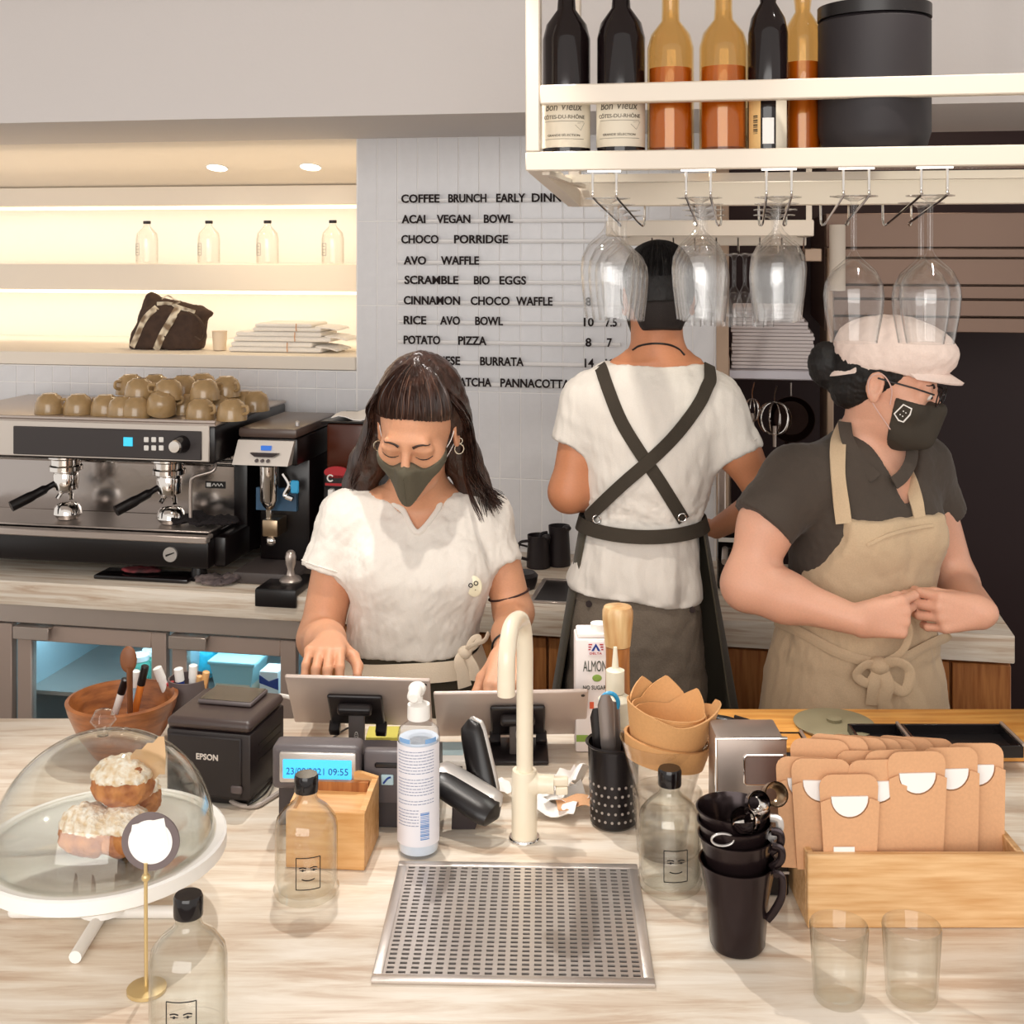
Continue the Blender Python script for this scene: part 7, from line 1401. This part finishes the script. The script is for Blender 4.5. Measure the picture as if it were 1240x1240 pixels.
# mask with printed square
mk = Vol(hW.o-.16, hW.o+.16, .003); hW.ell(mk, (0, -.026, -.030), (.0630, .0660, .088), .01); hW.ell(mk, (0, -.046, -.080), (.049, .050, .048), .03); hW.cone(mk, (0, -.106, -.028), (0, -.096, -.092), .0165, .016, .030)
for s_ in (-1, 1): hW.ell(mk, (s_*.040, -.055, -.030), (.028, .030, .028), .02)
axg = np.stack(np.meshgrid(*[mk.lo[q]+mk.h*np.arange(mk.n[q]) for q in range(3)], indexing='ij'), -1); lq = (axg-hW.o)@hW.R/hW.k; ax_ = np.abs(lq[..., 0])
mk.a = np.maximum(mk.a, np.maximum(np.maximum(lq[..., 2]-(-.012-.008*np.clip(ax_/.03, 0, 1)+.10*np.clip(ax_-.035, 0, 1)), -(lq[..., 2]+.140-.75*ax_)), lq[..., 1]+.030)).astype(np.float32)
mo = k_.part('face_mask', mk.mesh('face_mask', k_.base), mat('dark_olive_mask', '#3b342b', .85, 0, .12, 600, .06), label='dark olive face mask with a small printed square')
c0 = mk.hit(1085, 498, 2.2, 2.6, .001); ex = unit(np.array([.93, .37, .10])); ez = unit(np.array([-.20, .0, 1.])); ny_ = np.array([0, -.002, 0])
def sq(pts, r): return MB().tube([mk.hit(1093+a, 501+b, 2.2, 2.6, .0018) for a, b in pts], r, 6, closed=True)
k_.part('printed_square', sq([(-10, 0), (1, -11), (11, -6), (9, 1), (1, 10), (-5, 8)], .0016), PAPER, parent=mo)
m = MB()
for a, b in ((-3, 1), (1, -3), (0, 3), (4, -1)): m.ell(mk.hit(1093+a, 501+b, 2.2, 2.6, .0015), (.0014, .0012, .0014), 8)
k_.part('printed_face', m, PAPER, parent=mo)
k_.part('ear_loop', MB().tube(catmull([mk.hit(1078, 490, 2.2, 2.6, .001), hW.w((-.079, -.02, .0)), hW.w((-.082, .004, .022)), hW.w((-.086, .024, .005)), hW.w((-.078, .012, -.034)), mk.hit(1078, 520, 2.2, 2.6, .001)], 6), .0013, 6), mat('pink_elastic', '#d9b3a8', .6), parent=mo)
gl = MB(); 
for s_ in (-1, 1):
    gl.tube([hW.w((s_*.080, .010, .012)), hW.w((s_*.074, -.06, .012)), hW.w((s_*.058, -.098, .008))], .0018, 6); gl.tube([hW.w((s_*.031+.024*math.cos(a), -.106+.010*abs(math.cos(a)) if 0 else -.104, .0+.017*math.sin(a))) for a in np.linspace(0, 2*PI, 26)[:-1]], .0015, 6, closed=True)
gl.tube([hW.w((-.008, -.105, .004)), hW.w((0, -.108, .006)), hW.w((.008, -.105, .004))], .0015, 6); k_.part('glasses', gl, BLACK)
for s_ in (-1, 1):
    e = k_.part('eye', MB().ell(hW.w((s_*.031, -.0815, -.001)), (.0098,)*3, 18), mat('eye_white', '#eee6e0', .2)); k_.part('iris', MB().ell(hW.w((s_*.031, -.0900, -.003)), (.0035,)*3, 12), HAIRB, parent=e)
m = MB()
for s_ in (-1, 1): m.tube([snap(bw2, hW, (s_*x, 0, z), .0003) for x, z in catmull([(.014, .0155, 0), (.024, .0205, 0), (.035, .0225, 0), (.045, .0195, 0)], 5)[:, :2]], np.linspace(.0031, .0009, 16), 8)
k_.part('eyebrows', m, HAIRB, kind='stuff')
# ================================================================== HANGING RACK WITH BOTTLES AND GLASSES
RK = mat('cream_rack_enamel', '#e0d4c4', .4)
A = WLZ(636, 207, 1.86); tf, s0 = A[1], A[0]; s1 = s0+.93; DEP = .50; zf_, zb_ = 1.86, 1.82
t = T('hanging_rack', 'cream framed rack hanging from the ceiling with bottles above and glasses below', 'rack', (s0, tf, zf_), FW)
bh, bw = .030, .023
t.part('front_beam', MB().box(s0, s1, tf, tf+bw, zf_, zf_+bh, .002, 1), RK); t.part('back_beam', MB().box(s0+.002, s1, tf+DEP-.02, tf+DEP, zb_, zb_+.046, .002, 1), RK)
for x in (s0, s1-bw):
    m = MB(); vs = [(x, tf+bw, zf_), (x+bw, tf+bw, zf_), (x+bw, tf+DEP-.02, zb_), (x, tf+DEP-.02, zb_)]; vs += [(a, b, c+bh) for a, b, c in vs]; m.add(vs, [[3, 2, 1, 0], [4, 5, 6, 7], [0, 1, 5, 4], [1, 2, 6, 5], [2, 3, 7, 6], [3, 0, 4, 7]]); m.box(x+bw if x == s0 else x-.012, x+bw+.012 if x == s0 else x, tf+bw, tf+DEP-.03, zb_+.035, zb_+.042); t.part('side_beam', m, RK, smooth=False)
    for tt in (tf, tf+DEP-bw): t.part('post', MB().box(x, x+bw, tt, tt+bw, (zf_+bh if tt == tf else zb_+.046)+.0002, 2.62, .002, 1), RK)
t.part('upper_beam', MB().box(s0+bw, s1-bw, tf, tf+bw, 1.964, 1.994, .002, 1), RK)
t.part('glass_shelf', MB().box(s0+bw+.0002, s1-bw-.0002, tf+bw+.0002, tf+DEP-bw, 1.884, 1.8875), thin_glass('shelf_glass', (.9, .92, .9), 1.45))
t.part('mid_beam', MB().box(s0+bw, s1-bw, tf+DEP*.55, tf+DEP*.55+.015, zb_+.036, zb_+.05), RK, smooth=False)
ZB = 1.888; tbm = tf+.070
LBL = mat('wine_label', '#ddd3c0', .7); INK2 = mat('label_ink', '#5f5648', .7); WG = mat('dark_green_glass', '#170f10', .08)
def wrap_text(m, q, r, s_, z0, z1, half, off=.0006, it=0.):
    vs, fs, _ = text_geo(s_, 0.); a = -PI/2-half+2*half*(vs[:, 0]+it*(vs[:, 1]-.5)); rr = r+off*vs[:, 2]
    m.add(np.stack([q[0]+rr*np.cos(a), q[1]+rr*np.sin(a), q[2]+z0+vs[:, 1]*(z1-z0)], 1), fs)
def bottle(x, r, h, kind, lab, tt=tbm):
    q = np.array([WL(x, 170, tt)[0], tt, ZB]); t = T('wine_bottle' if kind != 'amber' else 'amber_bottle', lab, 'bottle', q, FW, 'bottles on the hanging rack')
    pr = [(0, .002), (r-.004, 0), (r, .004), (r, h*.62), (r*.85, h*.70), (r*.40, h*.78), (.014, h*.84), (.014, h)]
    if kind == 'amber':
        inn = [(.0115, h), (.0115, h*.84), (r*.36, h*.775), (r*.82, h*.69), (r-.003, h*.61), (r-.003, .008), (r*.5, .03), (0, .034)]
        t.part('bottle_body', MB().lathe(pr+inn, q, 36), AMBER); t.part('liquor', MB().lathe([(r*.55, .031), (r-.0035, .009), (r-.0035, h*.5), (0, h*.5)], q, 32), mat('amber_liquor', '#b36d22', .15, emit=0)); t.part('cap', MB().lathe([(0, h), (.016, h), (.016, h+.025), (0, h+.025)], q, 20), BLACK)
    else:
        t.part('bottle_body', MB().lathe(pr+[(0, h)], q, 40), WG); t.part('foil', MB().lathe([(.0145, h*.86), (.0145, h+.001), (0, h+.0015)], q, 24), DARK)
    return t, q
for i, (x, lab) in enumerate(((686, 'wine bottle with cream label at the left corner of the rack'), (752, 'second wine bottle with cream label from the left of the rack'))):
    r = .0385; t, q = bottle(x, r, .30, 'wine', lab)
    lb = t.part('label', MB().sheet([[q+np.array([(r+.0005)*math.cos(a), (r+.0005)*math.sin(a), z]) for z in (.011, .10)] for a in np.linspace(-PI/2-1.45, -PI/2+1.45, 24)], .0004), LBL)
    m = MB(); wrap_text(m, q, r+.0008, 'CÔTES-DU-RHÔNE', .056, .0635, .95); wrap_text(m, q, r+.0008, 'GRANDE SÉLECTION', .028, .0325, .7); wrap_text(m, q, r+.0008, 'Bon Vieux', .069, .081, .8, it=.03)
    for z in (.052, .024): m.tube([q+np.array([(r+.001)*math.cos(a), (r+.001)*math.sin(a), z]) for a in np.linspace(-PI/2-.9, -PI/2+.9, 14)], .0003, 4)
    m.tube([q+np.array([(r+.001)*math.cos(a), (r+.001)*math.sin(a), z]) for a, z in ((-PI/2+.5, .046), (-PI/2+.75, .038), (-PI/2+.95, .050), (-PI/2+.6, .049))], .0003, 4)
    t.part('label_text', m, INK2, parent=lb, smooth=False, kind='stuff')
bottle(812, .037, .27, 'amber', 'left amber liquor bottle in the middle of the rack'); bottle(876, .038, .27, 'amber', 'right amber liquor bottle beside the barcode bottle')
t, q = bottle(930, .031, .30, 'wine', 'dark bottle with a yellow barcode label turned sideways')
lb = t.part('label', MB().sheet([[q+np.array([.0316*math.cos(a), .0316*math.sin(a), z]) for z in (.004, .09)] for a in np.linspace(-2.75, -1.95, 10)], .0004), mat('yellow_label', '#e5bb7c', .6))
m = MB()
for k in range(12): z = .028+k*.0024; m.sheet([[q+np.array([.0322*math.cos(a), .0322*math.sin(a), z+dz]) for dz in (0, .0006+.0006*(k % 3))] for a in np.linspace(-2.35, -2.1, 4)], .0002)
t.part('barcode', m, BLACK, parent=lb); t.part('white_sticker', MB().sheet([[q+np.array([.0317*math.cos(a), .0317*math.sin(a), z]) for z in (.012, .052)] for a in np.linspace(-1.85, -1.3, 8)], .0004), PAPER); t.part('back_label', MB().sheet([[q+np.array([.0317*math.cos(a), .0317*math.sin(a), z]) for z in (.004, .09)] for a in np.linspace(-1.2, -.5, 8)], .0004), LBL)
bottle(972, .030, .29, 'amber', 'brown bottle in shadow left of the big black canister', tbm+.04)
q = np.array([WL(1060, 170, tbm)[0], tbm+.02, ZB]); t = T('black_canister', 'big round matt black canister at the right end of the rack', 'canister', q, FW); t.part('canister_body', MB().lathe([(0, 0), (.070, 0), (.078, .006), (.085, .03), (.085, .20), (.08, .205), (0, .205)], q, 48), mat('matt_black', '#231d20', .6)); t.part('lid', MB().lathe([(.081, .2055), (.086, .2055), (.086, .225), (0, .225)], q, 48), BLACK)
# wire rails and glasses
gl_s = [WL(x, 237, tf+.02)[0] for x in (733, 846, 943, 1036, 1130)]
dirt = lambda u: zf_-.042-(u)*.075
for i, sc0 in enumerate(gl_s):
    t = T('wire_glass_rail', ['first', 'second', 'third', 'fourth', 'fifth'][i]+' chrome wire glass rail from the left under the rack', 'glass rail', (sc0, tf, zf_), FW, 'wire glass rails')
    t.part('mounting_plate', MB().box(sc0-.026, sc0+.026, tf+.004, tf+.014, zf_-.003, zf_-.0003), CHROME, smooth=False); m = MB()
    for sg in (-1, 1):
        x = sc0+sg*.0185; m.tube(catmull([(x, tf+.009, zf_-.003), (x, tf+.009, zf_-.02), (x, tf+.010, dirt(0)+.004), (x, tf+.02, dirt(.01)), (x, tf+.24, dirt(.24)), (x, tf+.44, dirt(.44)), (x+sg*.006, tf+.466, dirt(.44)+.0), (x+sg*.007, tf+.47, zb_)], 4), .0021, 8)
    t.part('wire', m, CHROME)
def glass_prof(L, rb, rf, stem, rr):
    o = [(0, 0), (rf*.4, -.001), (rf, -.0015), (rf, -.003), (rf*.45, -.005), (.0055, -.010), (.0042, -.016), (.0042, -stem), (.010, -stem-.010), (rb*.72, -stem-.030), (rb*.95, -stem-.050), (rb, -stem-.068), (rb*.95, -stem-.68*(L-stem)), (rr, -L)]
    i = [(rr-.0012, -L), (rb*.95-.0014, -stem-.68*(L-stem)), (rb-.0014, -stem-.068), (rb*.95-.0014, -stem-.051), (rb*.70, -stem-.033), (.008, -stem-.015), (0, -stem-.013)]
    return o+i
protoA = protoB = protoC = None
def put_glass(kind, s_, tt, z, lab, fr=FW):
    global protoA, protoB, protoC
    pr = {'A': protoA, 'B': protoB, 'C': protoC}[kind]
    if pr is None:
        t = T('wine_glass' if kind != 'C' else 'flute_glass', lab, 'glass', (0, 0, 0), FW, {'A': 'wine glasses hanging under the rack', 'B': 'large wine glasses hanging at the right', 'C': 'small glasses hanging on the far rack'}[kind])
        pf = glass_prof(*{'A': (.192, .0435, .036, .045, .0355), 'B': (.225, .0455, .036, .085, .035), 'C': (.165, .0235, .026, .075, .0205)}[kind]); n = len(pf); ns = 8
        up = [p for p in pf if True]
        t.part('bowl', MB().lathe(pf[7:-1]+[pf[-1]], (0, 0, 0), 40), GLASSW); t.part('foot', MB().lathe(pf[:8], (0, 0, 0), 32), GLASSW); pr = t.e
        if kind == 'A': protoA = pr
        elif kind == 'B': protoB = pr
        else: protoC = pr
        c = pr
    else: c = dup(pr, label=lab)
    c.location = WO+rotz(np.array([s_, tt, z]), -TH); return c
ordn = ['front', 'second', 'third', 'rearmost']
for gi, (sc0, n, kd) in enumerate(((gl_s[0], 4, 'A'), (gl_s[1], 4, 'A'), (gl_s[2], 4, 'A'), (gl_s[3], 2, 'B'), (gl_s[4], 2, 'B'))):
    for k in range(n):
        u = .055+.092*k
        if kd == 'B': u = .05+.1*k
        nm = ['first', 'second', 'third', 'fourth', 'fifth'][gi]; o_ = ordn[k] if n == 4 else ('front', 'rear')[k]
        if kd == 'B' and k == 1 and gi == 3: continue
        put_glass(kd, sc0, tf+u, dirt(u)+.0065, f'{o_} wine glass on the {nm} wire rail from the left')
# far rack with small glasses
dt_ = WLZ(850, 288, 1.765)[1]; sA, sB_ = WL(735, 280, -.62)[0], WL(985, 280, -.62)[0]
t = T('far_rack', 'second cream rack behind the first, carrying the small glasses by the man', 'rack', ((sA+sB_)/2, -.5, 1.76), FW)
t.part('front_beam', MB().box(sA, sB_, -.64, -.62, 1.765, 1.80, .002, 1), RK); t.part('back_beam', MB().box(sA, sB_, -.30, -.28, 1.745, 1.775, .002, 1), RK)
for x in (sA, sB_-.02):
    t.part('side_beam', MB().box(x, x+.02, -.62, -.30, 1.765, 1.775), RK, smooth=False); t.part('hanger', MB().box(x+.004, x+.016, -.638, -.626, 1.80, ZT-.001), RK, smooth=False)
m = MB()
for k in range(8): x = sA+.10+(sB_-sA-.12)*k/7; m.tube([(x, -.62, 1.762), (x, -.60, 1.735), (x, -.34, 1.725), (x, -.30, 1.745)], .002, 6)
t.part('wire', m, CHROME)
xs = [838, 851, 863, 876, 889, 902, 914, 926]
for k, x in enumerate(xs):
    tt = -.56+.03*(k % 3); q = WL(x, 330, tt); put_glass('C', q[0], tt, 1.731-.003, ['leftmost', 'second', 'third', 'fourth', 'fifth', 'sixth', 'seventh', 'rightmost'][k]+' small glass hanging on the far rack right of the man\'s head')
